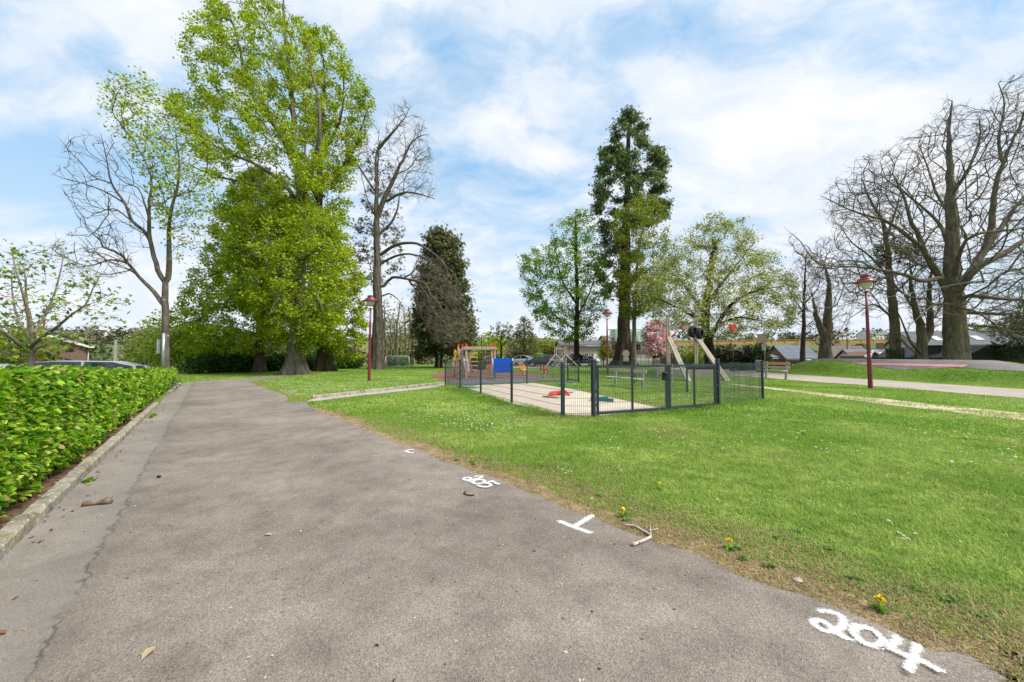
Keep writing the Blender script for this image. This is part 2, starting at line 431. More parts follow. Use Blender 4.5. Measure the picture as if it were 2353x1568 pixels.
def ground_mats():
    # lawn soil under the blades
    m, nt = nodes('lawn_ground')
    v = coords(nt)
    a = noise(nt, v, .35, 6, .6)
    b = noise(nt, v, 9, 5, .7)
    c = ramp(nt, a, [(.3, (.1, .19, .02)), (.55, (.15, .24, .03)), (.75, (.21, .26, .05))])
    c = mixc(nt, .75, c, ramp(nt, b, [(.3, .35), (.7, 1.15)]), 'MULTIPLY')
    far = nd(nt, 'ShaderNodeVectorMath', {0: v}, operation='LENGTH').outputs[1]
    f = nd(nt, 'ShaderNodeMapRange', {0: far, 1: 90., 2: 140.}).outputs[0]
    c = mixc(nt, f, c, ramp(nt, noise(nt, v, .012, 5), [(.4, (.07, .12, .03)), (.6, (.16, .16, .07))]))
    finish(nt, c, .95, 0, b, .5, .05, spec=.1)
    M['ground'] = m
    # tarmac; local x runs across the path
    m, nt = nodes('worn_tarmac')
    v = coords(nt)
    sx = nd(nt, 'ShaderNodeSeparateXYZ', {0: v})
    big = noise(nt, v, .55, 5, .6)
    mid = noise(nt, v, 3.5, 5, .65)
    fine = noise(nt, v, 95, 2, .6)
    vor = nd(nt, 'ShaderNodeTexVoronoi', {'Vector': v, 'Scale': 130.})
    c = ramp(nt, big, [(.3, (.16, .133, .11)), (.5, (.225, .19, .16)), (.72, (.3, .26, .22))])
    c = mixc(nt, .6, c, ramp(nt, mid, [(.32, .6), (.5, .95), (.68, 1.18)]), 'MULTIPLY')
    c = mixc(nt, .85, c, ramp(nt, vor.outputs[1], [(.0, .42), (.35, .86), (.8, 1.13), (1., 1.75)]), 'MULTIPLY')
    c = mixc(nt, .6, c, ramp(nt, fine, [(.3, .6), (.7, 1.25)]), 'MULTIPLY')
    st = noise(nt, coords(nt, 'Object', (1, .5, 1)), 1.7, 6, .7)
    c = mixc(nt, ramp(nt, st, [(.62, 0.), (.72, .45)]), c, (.36, .32, .27))
    # old trench strip beside the kerb and the crack along it
    w = nd(nt, 'ShaderNodeMath', {0: noise(nt, v, .6, 3), 1: noise(nt, v, 9, 3)}, operation='ADD').outputs[0]
    xx = nd(nt, 'ShaderNodeMath', {0: nd(nt, 'ShaderNodeMath', {0: w, 1: .16}, operation='MULTIPLY').outputs[0], 1: sx.outputs[0]}, operation='ADD').outputs[0]
    strip = nd(nt, 'ShaderNodeMapRange', {0: xx, 1: -.44, 2: -.49}).outputs[0]
    c = mixc(nt, nd(nt, 'ShaderNodeMath', {0: strip, 1: .55}, operation='MULTIPLY').outputs[0], c, mixc(nt, .5, c, (.3, .285, .265)))
    d = nd(nt, 'ShaderNodeMath', {0: nd(nt, 'ShaderNodeMath', {0: xx, 1: .455}, operation='ADD').outputs[0]}, operation='ABSOLUTE').outputs[0]
    crack = nd(nt, 'ShaderNodeMapRange', {0: d, 1: .016, 2: .004}).outputs[0]
    gap = ramp(nt, noise(nt, v, 1.3, 3), [(.4, .15), (.55, .75)])
    c = mixc(nt, nd(nt, 'ShaderNodeMath', {0: crack, 1: gap}, operation='MULTIPLY').outputs[0], c, (.05, .042, .036))
    d2 = nd(nt, 'ShaderNodeMapRange', {0: d, 1: .22, 2: .0}).outputs[0]
    c = mixc(nt, nd(nt, 'ShaderNodeMath', {0: d2, 1: .3}, operation='MULTIPLY').outputs[0], c, (.13, .12, .11))
    hs = nd(nt, 'ShaderNodeMath', {0: vor.outputs[0], 1: fine}, operation='ADD').outputs[0]
    finish(nt, c, .88, 0, hs, .55, .006, spec=.25)
    M['tarmac'] = m
    m, nt = nodes('pale_tarmac')
    v = coords(nt)
    c = ramp(nt, noise(nt, v, .8, 5), [(.3, (.3, .26, .22)), (.7, (.4, .35, .3))])
    c = mixc(nt, .6, c, ramp(nt, noise(nt, v, 40, 3), [(.3, .7), (.7, 1.15)]), 'MULTIPLY')
    finish(nt, c, .9, 0, noise(nt, v, 60, 3), .3, .01)
    M['tarmac_pale'] = m
    M['track'] = stuffmat('track_tarmac', (.17, .155, .15), .9, .2, 1.2, bump=.3, fine=40)
    M['stripe'] = stuffmat('faded_red_paint', (.52, .24, .23), .8, .22, 1.5, bump=.2, fine=30)
    M['sand'] = stuffmat('pit_sand', (.5, .42, .33), .95, .14, 1.6, bump=.6, fine=12)
    M['grey'] = stuffmat('soft_grey_surface', (.13, .125, .14), .9, .2, 1.5, bump=.3, fine=40)
    M['mulch'] = stuffmat('bark_mulch', (.17, .085, .055), .95, .55, 11, bump=1, fine=18)
    M['soil'] = stuffmat('dry_soil', (.25, .17, .105), .95, .5, 7, bump=.8, fine=30)
    M['litter_soil'] = stuffmat('leafy_soil', (.12, .075, .045), .95, .5, 9, bump=1, fine=22)
    M['trail'] = stuffmat('trodden_earth', (.46, .37, .25), .95, .25, 2, bump=.5, fine=20)
    m, nt = nodes('kerb_stone')
    v = coords(nt)
    c = ramp(nt, noise(nt, v, 5, 6, .7), [(.3, (.13, .115, .09)), (.5, (.33, .3, .24)), (.72, (.5, .46, .38))])
    c = mixc(nt, ramp(nt, noise(nt, v, 7, 5, .7), [(.57, 0.), (.63, .75)]), c, (.34, .25, .05))
    l = nd(nt, 'ShaderNodeTexVoronoi', {'Vector': v, 'Scale': 17.}).outputs[0]
    c = mixc(nt, ramp(nt, l, [(.16, .85), (.26, 0.)]), c, (.56, .56, .5))
    c = mixc(nt, .6, c, ramp(nt, noise(nt, v, 60, 3), [(.3, .5), (.7, 1.1)]), 'MULTIPLY')
    finish(nt, c, .95, 0, noise(nt, v, 30, 5, .7), .9, .02, spec=.15)
    M['kerb'] = m
    m, nt = nodes('sprayed_white_paint')
    v = coords(nt)
    e = nd(nt, 'ShaderNodeAttribute', attribute_name='edge').outputs[2]
    n = noise(nt, v, 48, 4, .7)
    n2 = noise(nt, v, 150, 2, .6)
    q = nd(nt, 'ShaderNodeMath', {0: nd(nt, 'ShaderNodeMath', {0: n, 1: n2}, operation='ADD').outputs[0], 1: 1.5}, operation='MULTIPLY').outputs[0]
    al = ramp(nt, nd(nt, 'ShaderNodeMath', {0: nd(nt, 'ShaderNodeMath', {0: e, 1: q}, operation='ADD').outputs[0], 1: -1.5}, operation='ADD').outputs[0], [(.34, 0.), (.66, .5), (1., .94)])
    p = finish(nt, (.86, .87, .87, 1), .8, 0, alpha=al)
    M['spray'] = m

def stroke(mb_v, mb_f, mb_e, pts, w, z):
    """a painted line laid on the ground: soft at its edges and ends"""
    P = [Vector((p[0], p[1], 0)) for p in pts]
    # resample smoothly (Catmull-Rom)
    Q = []
    ext = [P[0] * 2 - P[1]] + P + [P[-1] * 2 - P[-2]]
    for i in range(1, len(ext) - 2):
        a, b, c, d = ext[i - 1:i + 3]
        for k in range(8):
            t = k / 8
            Q.append(.5 * ((2 * b) + (c - a) * t + (2 * a - 5 * b + 4 * c - d) * t * t + (3 * b - a - 3 * c + d) * t ** 3))
    Q.append(P[-1])
    t0, t1 = (Q[0] - Q[1]).normalized(), (Q[-1] - Q[-2]).normalized()
    Q = [Q[0] + t0 * w * .8] + Q + [Q[-1] + t1 * w * .8]
    b0, n = len(mb_v), len(Q)
    for i, p in enumerate(Q):
        t = (Q[min(i + 1, n - 1)] - Q[max(i - 1, 0)]).normalized()
        s = Vector((-t.y, t.x, 0))
        zz = z + .0035 * i / n
        for k in (-1, 0, 1):
            mb_v.append((p.x + s.x * w * k, p.y + s.y * w * k, zz))
            mb_e.append(0. if (k or i in (0, n - 1)) else 1.)
        if i:
            a = b0 + 3 * i
            for k in (0, 1): mb_f.append((a - 3 + k, a - 2 + k, a + 1 + k, a + k))
def marking(name, label, cat, strokes, w, conv):
    v, f, e = [], [], []
    for i, s in enumerate(strokes):
        stroke(v, f, e, [G(*conv(a, b)) for a, b in s], w, .011 + .005 * i)
    o = mesh_np(name, v, np.array(f), M['spray'], attr=e)
    return tag(o, label, cat)

def build_ground():
    ground_mats()
    xs = np.unique(np.concatenate([grade(-36, 20, .8, 1500), np.arange(20, 36, .35)]))
    ys = grade(-8, 60, .6, 1500)
    X, Y = np.meshgrid(xs, ys)
    Z = gz(X, Y)
    nx, ny = len(xs), len(ys)
    v = np.stack([X, Y, Z], -1).reshape(-1, 3)
    i, j = np.meshgrid(np.arange(nx - 1), np.arange(ny - 1))
    a = (j * nx + i).ravel()
    tag(mesh_np('lawn_ground', v, np.stack([a, a + 1, a + nx + 1, a + nx], -1), M['ground'], smooth=True), kind='structure')
    sheet('asphalt_path', PATH2, .008, M['tarmac'], rz=math.atan2(.612, .791))
    sheet('sand_pit', gpoly(P_SAND), .012, M['sand'])
    sheet('soft_play_surface', gpoly(P_GREY), .012, M['grey'])
    sheet('bark_mulch_ground', gpoly(P_MULCH), .008, M['mulch'])
    sheet('side_path', gpoly(P_SLAB), .012, M['tarmac_pale'])
    sheet('park_road', gpoly(P_BACK), .012, M['tarmac_pale'])
    sheet('car_park_surface', gpoly(P_CARS), .01, M['tarmac_pale'])
    sheet('trodden_trail', trail_poly(), .006, M['trail'])
    # bare verge beside the path
    side = []
    for (ax, ay), (bx, by) in zip(EDGE[:-1], EDGE[1:]):
        t = Vector((bx - ax, by - ay)).normalized()
        q = .13 + .9 * max(0, float(fnoise(ax, ay, 1.1)) - .4) + .12 * float(fnoise(ax, ay, 6))
        s = -ax * .612 + ay * .791
        if s < 4: q += .35 * max(0, float(fnoise(ax + 3, ay, .8)) - .3)
        side.append((ax - t.y * q, ay + t.x * q))
    inner = [(x, y) for x, y in EDGE[:-1]]
    k = len(inner)
    fs = np.array([(i, i + 1, k + i + 1, k + i) for i in range(k - 1)])
    tag(mesh_np('bare_verge', [(x, y, .004) for x, y in inner] + [(x, y, .004) for x, y in side], fs, M['soil']), kind='structure')
    sheet('hedge_soil', [tuple(NS(n, s))[:2] for n, s in ((-1.24, -4), (-1.24, 15.4), (-1.35, 16.2), (-1.35, 24), (-2.3, 25.5), (-2.8, 25.5), (-2.8, -4))], .007, M['litter_soil'])
    # pump track: tarmac bowl between lip and crest
    ys2 = np.arange(11.5, 40.5, .35)
    xs2 = np.concatenate([np.arange(24.75, 30.1, .3)])
    X, Y = np.meshgrid(xs2, ys2)
    v = np.stack([X, Y, gz(X, Y, False) + .035], -1).reshape(-1, 3)
    nx, ny = len(xs2), len(ys2)
    i, j = np.meshgrid(np.arange(nx - 1), np.arange(ny - 1))
    a = (j * nx + i).ravel()
    f = np.stack([a, a + 1, a + nx + 1, a + nx], -1)
    tag(mesh_np('pump_track', v, f, M['track'], smooth=True), kind='structure')
    ys3 = np.arange(24.2, 37.2, .3)
    q = []
    for y in ys3:
        for x in (27.8, 28.0, 28.15): q.append((x, y, float(gz(x, y, False)) + .05))
    k = len(ys3)
    f = [(3 * i + c, 3 * i + c + 1, 3 * i + c + 4, 3 * i + c + 3) for i in range(k - 1) for c in (0, 1)]
    tag(mesh_np('track_stripe', q, np.array(f), M['stripe'], smooth=True), 'faded red painted stripe along the inside of the pump track berm', 'painted stripe')
    # kerbs: rough stones end to end
    def kerb(name, a, b, label, w=.125, h=.115, L=1.0):
        a, b = Vector(a), Vector(b)
        t = (b - a).normalized()
        n = max(1, round((b - a).length / L))
        root = MB()
        for i in range(n):
            p, q = a.lerp(b, i / n) + t * .006, a.lerp(b, (i + 1) / n) - t * .006
            jj = rnd.uniform(-.008, .008)
            s = Vector((-t.y, t.x, 0))
            rings = []
            for m in range(9):
                c = p.lerp(q, m / 8) + s * (jj + rnd.uniform(-.004, .004))
                e = rnd.uniform(-.006, .006)
                rings.append([tuple(c + s * u + Vector((0, 0, z))) for u, z in ((-w / 2, -.06), (w / 2, -.06), (w / 2, h - .025 + e), (w / 2 - .022, h + e), (-w / 2 + .022, h + e), (-w / 2, h - .025 + e))])
            root.loft(rings)
        o = root.build(name, M['kerb'])
        return tag(o, label, 'kerb', kind='structure')
    kerb('kerb', NS(-1.19, -5), NS(-1.19, 15.4), 'long lichen spotted stone kerb between the path and the hedge')
    p1, p2 = G(387, 907), G(413, 885)
    kerb('kerb', p1, p2, 'short stone kerb beyond the gap, at the far end of the hedge')
    kerb('kerb', G(717, 918), G(1018, 883), 'thin concrete kerb along the far edge of the side path', .07, .13, 2.)
    # painted marks
    c204 = lambda u, v_: (1608.6 + .34075 * u, 1034 + .34075 * v_)
    c205 = lambda u, v_: (907.7 + .1221 * u, 1022.6 + .1221 * v_)
    cT = lambda u, v_: (861.75 + .359 * u, 1005.4 + .359 * v_)
    marking('painted_number', 'white sprayed number 204 on the tarmac, the larger number nearest the viewer', 'painted number',
        [[(805, 1097), (870, 1102), (940, 1127), (972, 1165), (962, 1205), (910, 1232), (850, 1237), (795, 1212), (765, 1180), (790, 1166), (840, 1178), (895, 1222), (950, 1268), (1015, 1300)],
         [(1035, 1225), (1075, 1212), (1135, 1222), (1195, 1260), (1228, 1305), (1212, 1340), (1160, 1345), (1090, 1312), (1040, 1265), (1030, 1235), (1050, 1216)],
         [(1330, 1288), (1318, 1330), (1285, 1368), (1380, 1412), (1500, 1460), (1615, 1520)],
         [(1475, 1355), (1447, 1420), (1405, 1525)]], .038, c204)
    marking('painted_number', 'white sprayed number 205 on the tarmac beside the bare verge, farther away', 'painted number',
        [[(1500, 612), (1570, 603), (1632, 606), (1612, 634), (1540, 658), (1440, 672), (1350, 682), (1297, 668), (1300, 646), (1350, 633), (1405, 637), (1428, 655), (1400, 676), (1375, 694), (1430, 706)],
         [(1462, 735), (1478, 704), (1550, 684), (1640, 686), (1688, 706), (1672, 736), (1600, 756), (1520, 760), (1468, 745), (1464, 722)],
         [(1962, 766), (1915, 764), (1860, 730), (1825, 716), (1770, 735), (1715, 757), (1785, 768), (1805, 793), (1770, 820), (1700, 831), (1620, 822), (1565, 800)]], .034, c205)
    marking('painted_mark', 'white sprayed T shaped mark on the path edge between the two numbers', 'painted mark',
        [[(1185, 545), (1280, 585), (1375, 620)], [(1280, 580), (1335, 548), (1392, 514)]], .05, cT)
    marking('painted_mark', 'small white sprayed tick mark at the path edge, farthest of the painted marks', 'painted mark',
        [[(200, 128), (270, 156), (345, 167)], [(205, 128), (270, 115), (352, 104)]], .034, c205)

def build_grass():
    cut = [PATH2] + [gpoly(p) for p in (P_SAND, P_GREY, P_MULCH, P_SLAB, P_BACK, P_CARS)]
    g = np.random.default_rng(3)
    def candidates(n, r0, r1):
        th = g.uniform(-1.02, 1.12, n)
        r = r0 * (r1 / r0) ** g.random(n)
        x, y = r * np.sin(th), r * np.cos(th)
        nn, s = x * .791 + y * .612, -x * .612 + y * .791
        ok = ~((nn < -1.0) & (s < 24)) & (y > .8) & ~((x > 24.9) & (x < 29.9) & (y < 41))
        for p in cut: ok &= ~in_poly(x, y, p)
        tr = in_poly(x, y, trail_poly())
        ok &= ~tr | (fnoise(x, y, 1.3) > .5) | (g.random(n) < .12)
        return x[ok], y[ok]
    def blades(x, y, hgt, wid, seg):
        n = len(x)
        d = np.minimum(seg_dist(x, y, EDGE[::4] + [EDGE[-1]]), seg_dist(x, y, LAWNEDGE))
        d = np.minimum(d, seg_dist(x, y, gpoly([(1321, 896.5), (1419, 918), (1522, 940)])) * .8)
        s = -x * .612 + y * .791
        reach = .3 + 1.35 * fnoise(x, y, .75) ** 2 + np.where(s < 4.5, .95 * fnoise(x + 5, y, .6), 0)
        dry = np.clip(1 - d / reach, 0, 1) ** .8
        patch = fnoise(x, y, .22)
        dry = np.clip(dry + .35 * np.clip(fnoise(x + 40, y, .5) - .56, 0, 1) * 4 * (d < 6) + .1 * g.standard_normal(n), 0, 1)
        keep = g.random(n) > .45 * dry * (fnoise(x, y, 4) > .42)
        x, y, d, s, dry, patch = (q[keep] for q in (x, y, d, s, dry, patch))
        n = len(x)
        z = gz(x, y)
        clump = fnoise(x, y, 2.6)
        clump2 = fnoise(x + 9, y, 7)
        h = hgt * (.5 + .8 * g.random(n)) * (.55 + .9 * clump) * (1 - .45 * dry)
        fp = [(1.2, 9.34), (-.01, 12.1), (-3.27, 19.28)], [(1.2, 9.34), (2.0, 9.2), (3.9, 10.1), (5.8, 11.2), (8.28, 12.92)]
        fd = np.minimum(seg_dist(x, y, fp[0]), seg_dist(x, y, fp[1]))
        h *= 1 + 3.0 * np.clip(1 - fd / .3, 0, 1) * (.35 + fnoise(x, y, 1.7))
        mound = (x > 22) & (x < 25)
        h *= np.where(mound, 1.5, 1)
        w = wid * (.6 + .8 * g.random(n))
        az = g.uniform(0, 2 * np.pi, n)
        lean = np.abs(g.normal(.95, .55, n)) + .5 * dry
        dx, dy = np.cos(az), np.sin(az)
        pm = np.clip((fnoise(x + 20, y, .8) - .5) * 3.2 + .45, 0, 1)
        green = np.stack([.13 + .12 * patch + .22 * pm, .28 + .1 * patch + .18 * pm, .018 + .025 * patch + .09 * pm], -1)
        dark = np.array([.1, .24, .016])
        t = np.clip((clump2 - .35) * 2.2, 0, 1)[:, None]
        green = green * (.45 + .55 * t) + dark * (1 - t) * .55
        green *= (.75 + .5 * g.random(n))[:, None]
        yl = (g.random(n) < .12)[:, None]
        green = np.where(yl, green * .5 + np.array([.3, .3, .1]) * .6, green)
        straw = np.where((g.random(n) < .35)[:, None], np.array([.27, .25, .1]), np.array([.48, .34, .19])) * (.45 + .75 * g.random(n))[:, None]
        isdry = (g.random(n) < np.clip(dry * 1.15, 0, .9))[:, None]
        c = np.where(isdry, straw, green)
        c = np.where(mound[:, None], c * np.array([.55, .82, .55]), c)
        px_, py_ = -dy * w / 2, dx * w / 2
        b = np.stack([x, y, z], -1)
        off = np.stack([px_, py_, np.zeros(n)], -1)
        top = b + np.stack([dx * h * lean, dy * h * lean, h / np.sqrt(1 + .3 * lean ** 2)], -1)
        if seg:
            mid = b + np.stack([dx * h * lean * .35, dy * h * lean * .35, h * .6], -1)
            v = np.stack([b - off, b + off, mid + off * .8, mid - off * .8, top], 1).reshape(-1, 3)
            k = np.arange(n)[:, None] * 5
            return v, [k + np.array([[0, 1, 2, 3]]), k + np.array([[3, 2, 4]])], np.repeat(c, 5, 0)
        v = np.stack([b - off, b + off, top], 1).reshape(-1, 3)
        return v, [np.arange(n)[:, None] * 3 + np.array([[0, 1, 2]])], np.repeat(c, 3, 0)
    for n, r0, r1, h, w, seg in ((420000, 2.3, 5.4, .03, .0045, True), (420000, 5.2, 11, .036, .008, False), (280000, 10.5, 24, .045, .018, False), (330000, 23, 60, .05, .03, False)):
        x, y = candidates(n, r0, r1)
        v, f, c = blades(x, y, h, w, seg)
        tag(mesh_np('grass', v, f, M['blade'], colors=c), 'short mown grass of the park lawn', 'grass', kind='stuff')
# ---------------------------------------------------------------- leaf shapes (x along the leaf, y across, z out of its face)
def _dia(ang, L, w, z=0., lift=0.):
    c, s = math.cos(ang), math.sin(ang)
    p = [(0, 0, z), (L * .55, w, z + lift), (L, 0, z - .22 * L), (L * .55, -w, z + lift)]
    return [(x * c - y * s, x * s + y * c, q) for x, y, q in p]
def template(leaves):
    v, f = [], []
    for l in leaves:
        b = len(v)
        v += l
        f.append((b, b + 1, b + 2, b + 3))
    return np.array(v, float), np.array(f)
T_PALM = template([_dia(a, L, .13, 0, .03) for a, L in ((-1.35, .34), (-.68, .46), (0, .52), (.68, .46), (1.35, .34))])
T_TRI = template([_dia(-.9, .55, .2), _dia(.1, .7, .22, .03), _dia(1.1, .5, .2, -.04)])
T_LEAF = (np.array([(0, 0, 0), (.35, .27, .07), (.35, -.27, .07), (.72, .2, .03), (.72, -.2, .03), (1, 0, -.14), (.35, 0, 0), (.72, 0, -.05)], float),
          np.array([(0, 6, 1, 1), (0, 2, 6, 6), (6, 7, 3, 1), (6, 2, 4, 7), (7, 5, 3, 3), (7, 4, 5, 5)]))
T_ONE = template([_dia(0, 1, .3, 0, .05)])
T_SPRAY = template([_dia(a, L, .09, q) for a, L, q in ((-.75, .6, .05), (-.35, .85, -.02), (0, 1., .04), (.4, .8, -.03), (.8, .55, .03))])
T_NEEDLE = template([_dia(a, L, .1, q) for a, L, q in ((-.5, .8, .05), (.5, .8, -.05), (0, 1., 0))])
T_FLOWER = template([_dia(a, .5, .22, 0, .12) for a in (0, 1.26, 2.51, 3.77, 5.03)])
def scatter(name, tpl, pos, size, pal, mat, parent=None, el=(-.5, .5), g=None, outward=None, jit=.22, kind=None, roll=.6):
    g = g or rng
    tv, tf = tpl
    n = len(pos)
    az = g.uniform(0, 2 * np.pi, n) if outward is None else np.arctan2(outward[:, 1], outward[:, 0]) + g.normal(0, .55, n)
    e = np.clip(g.normal(el[0], el[1], n), -1.5, 1.5)
    f = np.stack([np.cos(az) * np.cos(e), np.sin(az) * np.cos(e), np.sin(e)], -1)
    s = np.stack([-np.sin(az), np.cos(az), np.zeros(n)], -1)
    u = np.cross(f, s)
    r = g.normal(0, roll, n)
    cr, sr = np.cos(r)[:, None], np.sin(r)[:, None]
    s, u = s * cr + u * sr, u * cr - s * sr
    sz = size * (.65 + .7 * g.random(n))
    v = pos[:, None] + sz[:, None, None] * (tv[None, :, 0:1] * f[:, None] + tv[None, :, 1:2] * s[:, None] + tv[None, :, 2:3] * u[:, None])
    k = len(tv)
    faces = (np.arange(n)[:, None, None] * k + tf[None]).reshape(-1, 4)
    cols = np.array([p[1] for p in pal])
    wts = np.array([p[0] for p in pal], float)
    c = cols[g.choice(len(pal), n, p=wts / wts.sum())] * np.clip(1 + jit * g.standard_normal(n), .4, 1.7)[:, None]
    tri = faces[:, 2] == faces[:, 3]
    fl = [faces[~tri]]
    if tri.any(): fl.append(faces[tri][:, :3])
    o = mesh_np(name, v.reshape(-1, 3), fl, mat, parent, colors=np.repeat(c, k, 0))
    if kind: o['kind'] = kind
    return o

# ---------------------------------------------------------------- branching
def smooth(P, step):
    P = [np.array(p, float) for p in P]
    ext = [2 * P[0] - P[1]] + P + [2 * P[-1] - P[-2]]
    out = []
    for i in range(1, len(ext) - 2):
        a, b, c, d = ext[i - 1:i + 3]
        k = max(1, int(np.linalg.norm(c - b) / step))
        for q in range(k):
            t = q / k
            out.append(.5 * ((2 * b) + (c - a) * t + (2 * a - 5 * b + 4 * c - d) * t * t + (3 * b - a - 3 * c + d) * t ** 3))
    out.append(P[-1])
    return np.array(out)
def grow(guides, attr, g, step=.5, wlen=.22, clear=0., wig=.05, tip=.007, expo=2.35, up=.12, turn=.5):
    """guides: [(points, r0, r1)]; attr: points the twigs reach for"""
    cap = sum(int(sum(np.linalg.norm(np.diff(np.array(p, float), axis=0), axis=1)) / step) + len(p) + 4 for p, _, _ in guides)
    if len(attr): cap += int(len(attr) * 9 + 4000)
    pos, par = np.zeros((cap, 3)), np.full(cap, -1)
    pl, dr, gr = np.zeros(cap), np.zeros((cap, 3)), np.zeros(cap)
    k = 0
    def put(p, q):
        nonlocal k
        pos[k], par[k] = p, q
        if q >= 0:
            d = p - pos[q]
            L = np.linalg.norm(d) + 1e-9
            pl[k], dr[k] = pl[q] + L, d / L
        else: dr[k] = (0, 0, 1)
        k += 1
        return k - 1
    for gi, (pts, r0, r1) in enumerate(guides):
        P = smooth(pts, step)
        q = -1
        if gi:
            q = int(np.argmin(np.linalg.norm(pos[:k] - P[0], axis=1)))
            P = P[1:]
        amp = wig * min(r0 * 3, 1.2)
        for i, p in enumerate(P):
            t = i / max(1, len(P) - 1)
            q = put(p + g.normal(0, amp, 3) * (0 if gi == 0 and i < 3 else 1) * min(1, .3 + t), q)
            gr[q] = r0 + (r1 - r0) * t
    ng = k
    if len(attr):
        A = np.asarray(attr)
        dmin = np.full(len(A), 1e9)
        for i in range(0, ng): dmin = np.minimum(dmin, np.linalg.norm(A - pos[i], axis=1))
        block = np.where(pos[:ng, 2] < clear, 1e6, 0.)
        for i in np.argsort(dmin):
            p = A[i]
            dv = p - pos[:k]
            d = np.sqrt((dv * dv).sum(1)) + 1e-6
            ca = (dv * dr[:k]).sum(1) / d
            cost = d * (1 + turn * (1 - ca)) + wlen * pl[:k]
            cost[:ng] += block
            q = int(np.argmin(cost))
            L = d[q]
            m = int(min(8, max(1, L / step)))
            a = pos[q].copy()
            c = a + dr[q] * L * .28 + (p - a) * .22 + np.array([0, 0, up * L])
            if k + m >= cap: break
            for j in range(1, m + 1):
                t = j / m
                x = (1 - t) ** 2 * a + 2 * t * (1 - t) * c + t * t * p
                if j < m: x = x + g.normal(0, wig * min(L, 2.5), 3)
                q = put(x, q)
    pos, par, gr = pos[:k], par[:k], gr[:k]
    w = np.zeros(k)
    nch = np.bincount(par[par >= 0], minlength=k)
    w[nch == 0] = tip ** expo
    for i in range(k - 1, 0, -1):
        q = par[i]
        if q >= 0: w[q] += w[i]
    rad = np.maximum(w ** (1 / expo), gr)
    lim = np.where(np.arange(k) < ng, np.maximum(gr, .01), 1e9)
    rad = np.minimum(rad, np.maximum(lim, gr))
    return pos, par, rad, ng
def limbs(name, net, mat, parent, flare=0., thin=1., seed=1, lobes=5):
    pos, par, rad, ng = net
    n = len(pos)
    ch = [[] for _ in range(n)]
    for i in range(1, n):
        if par[i] >= 0: ch[par[i]].append(i)
    V, Fq, b = [], [], 0
    st = [0]
    while st:
        r = st.pop()
        chain = ([par[r]] if par[r] >= 0 else []) + [r]
        q = r
        while ch[q]:
            c = max(ch[q], key=lambda i: rad[i])
            st += [i for i in ch[q] if i != c]
            chain.append(c)
            q = c
        if len(chain) < 2: continue
        p, rr = pos[chain].copy(), rad[chain].copy() * thin
        if par[r] >= 0: rr[0] = min(rr[0], rr[1] * 1.25)
        rr[-1] *= .5
        m = rr.max()
        sides = 36 if r == 0 and flare and m > .3 else 14 if m > .3 else 9 if m > .1 else 6 if m > .035 else 4 if m > .015 else 3
        v, f = tube_np(p, rr, sides)
        if r == 0 and flare:
            c = np.repeat(p, sides, 0)
            dz = np.clip(v[:, 2] - p[0, 2] - .25, 0, None)
            th = np.arctan2(v[:, 1] - c[:, 1], v[:, 0] - c[:, 0])
            k = 1 + flare * np.exp(-dz / (.55 + m * .5)) * np.clip(.55 + .62 * np.cos(lobes * th + seed) + .3 * np.cos(2 * th + seed * 2) + .25 * np.cos((lobes + 4) * th + seed), -.15, 2)
            k *= 1 + .055 * np.cos(7 * th + v[:, 2] * .8) + .04 * np.cos(3 * th - v[:, 2] * 1.3) + .03 * np.cos(11 * th + v[:, 2] * .5)
            v[:, :2] = c[:, :2] + (v[:, :2] - c[:, :2]) * k[:, None]
        V.append(v); Fq.append(f + b); b += len(v)
    return mesh_np(name, np.concatenate(V), np.concatenate(Fq), mat, parent, smooth=True)

def twigs(name, net, mat, parent, n, length, rad, g, up=.1, rmax=.03, spread=.55):
    """a haze of thin forked twigs set along the outer branches"""
    pos, par, rd, ng = net
    k = np.where((rd < rmax) & (par >= 0))[0]
    i = g.choice(k, n)
    d = pos[i] - pos[par[i]]
    d /= np.linalg.norm(d, axis=1)[:, None] + 1e-9
    t = g.random(n)[:, None]
    a = pos[i] * t + pos[par[i]] * (1 - t)
    def turn(d, s):
        e = d + g.normal(0, s, (n, 3)) + np.array([0, 0, up])
        return e / (np.linalg.norm(e, axis=1)[:, None] + 1e-9)
    L = length * (.35 + 1.1 * g.random(n))[:, None]
    d1 = turn(d, spread)
    b = a + d1 * L * .5
    c = b + turn(d1, .45) * L * .5
    r = rad * (.7 + .6 * g.random(n))
    u = np.cross(d1, np.array([.31, .17, .93])); u /= np.linalg.norm(u, axis=1)[:, None] + 1e-9
    w = np.cross(d1, u)
    V = []
    for P, s in ((a, 1.), (b, .8), (c, .45)):
        for q in range(3):
            th = 2.094 * q
            V.append(P + (u * math.cos(th) + w * math.sin(th)) * (r * s)[:, None])
    V = np.stack(V, 1).reshape(-1, 3)
    o = np.arange(n)[:, None] * 9
    F_ = [o + np.array([[x, y, y + 3, x + 3]]) for s in (0, 3) for x, y in ((s, s + 1), (s + 1, s + 2), (s + 2, s))]
    return mesh_np(name, V, np.concatenate(F_), mat, parent, smooth=True)

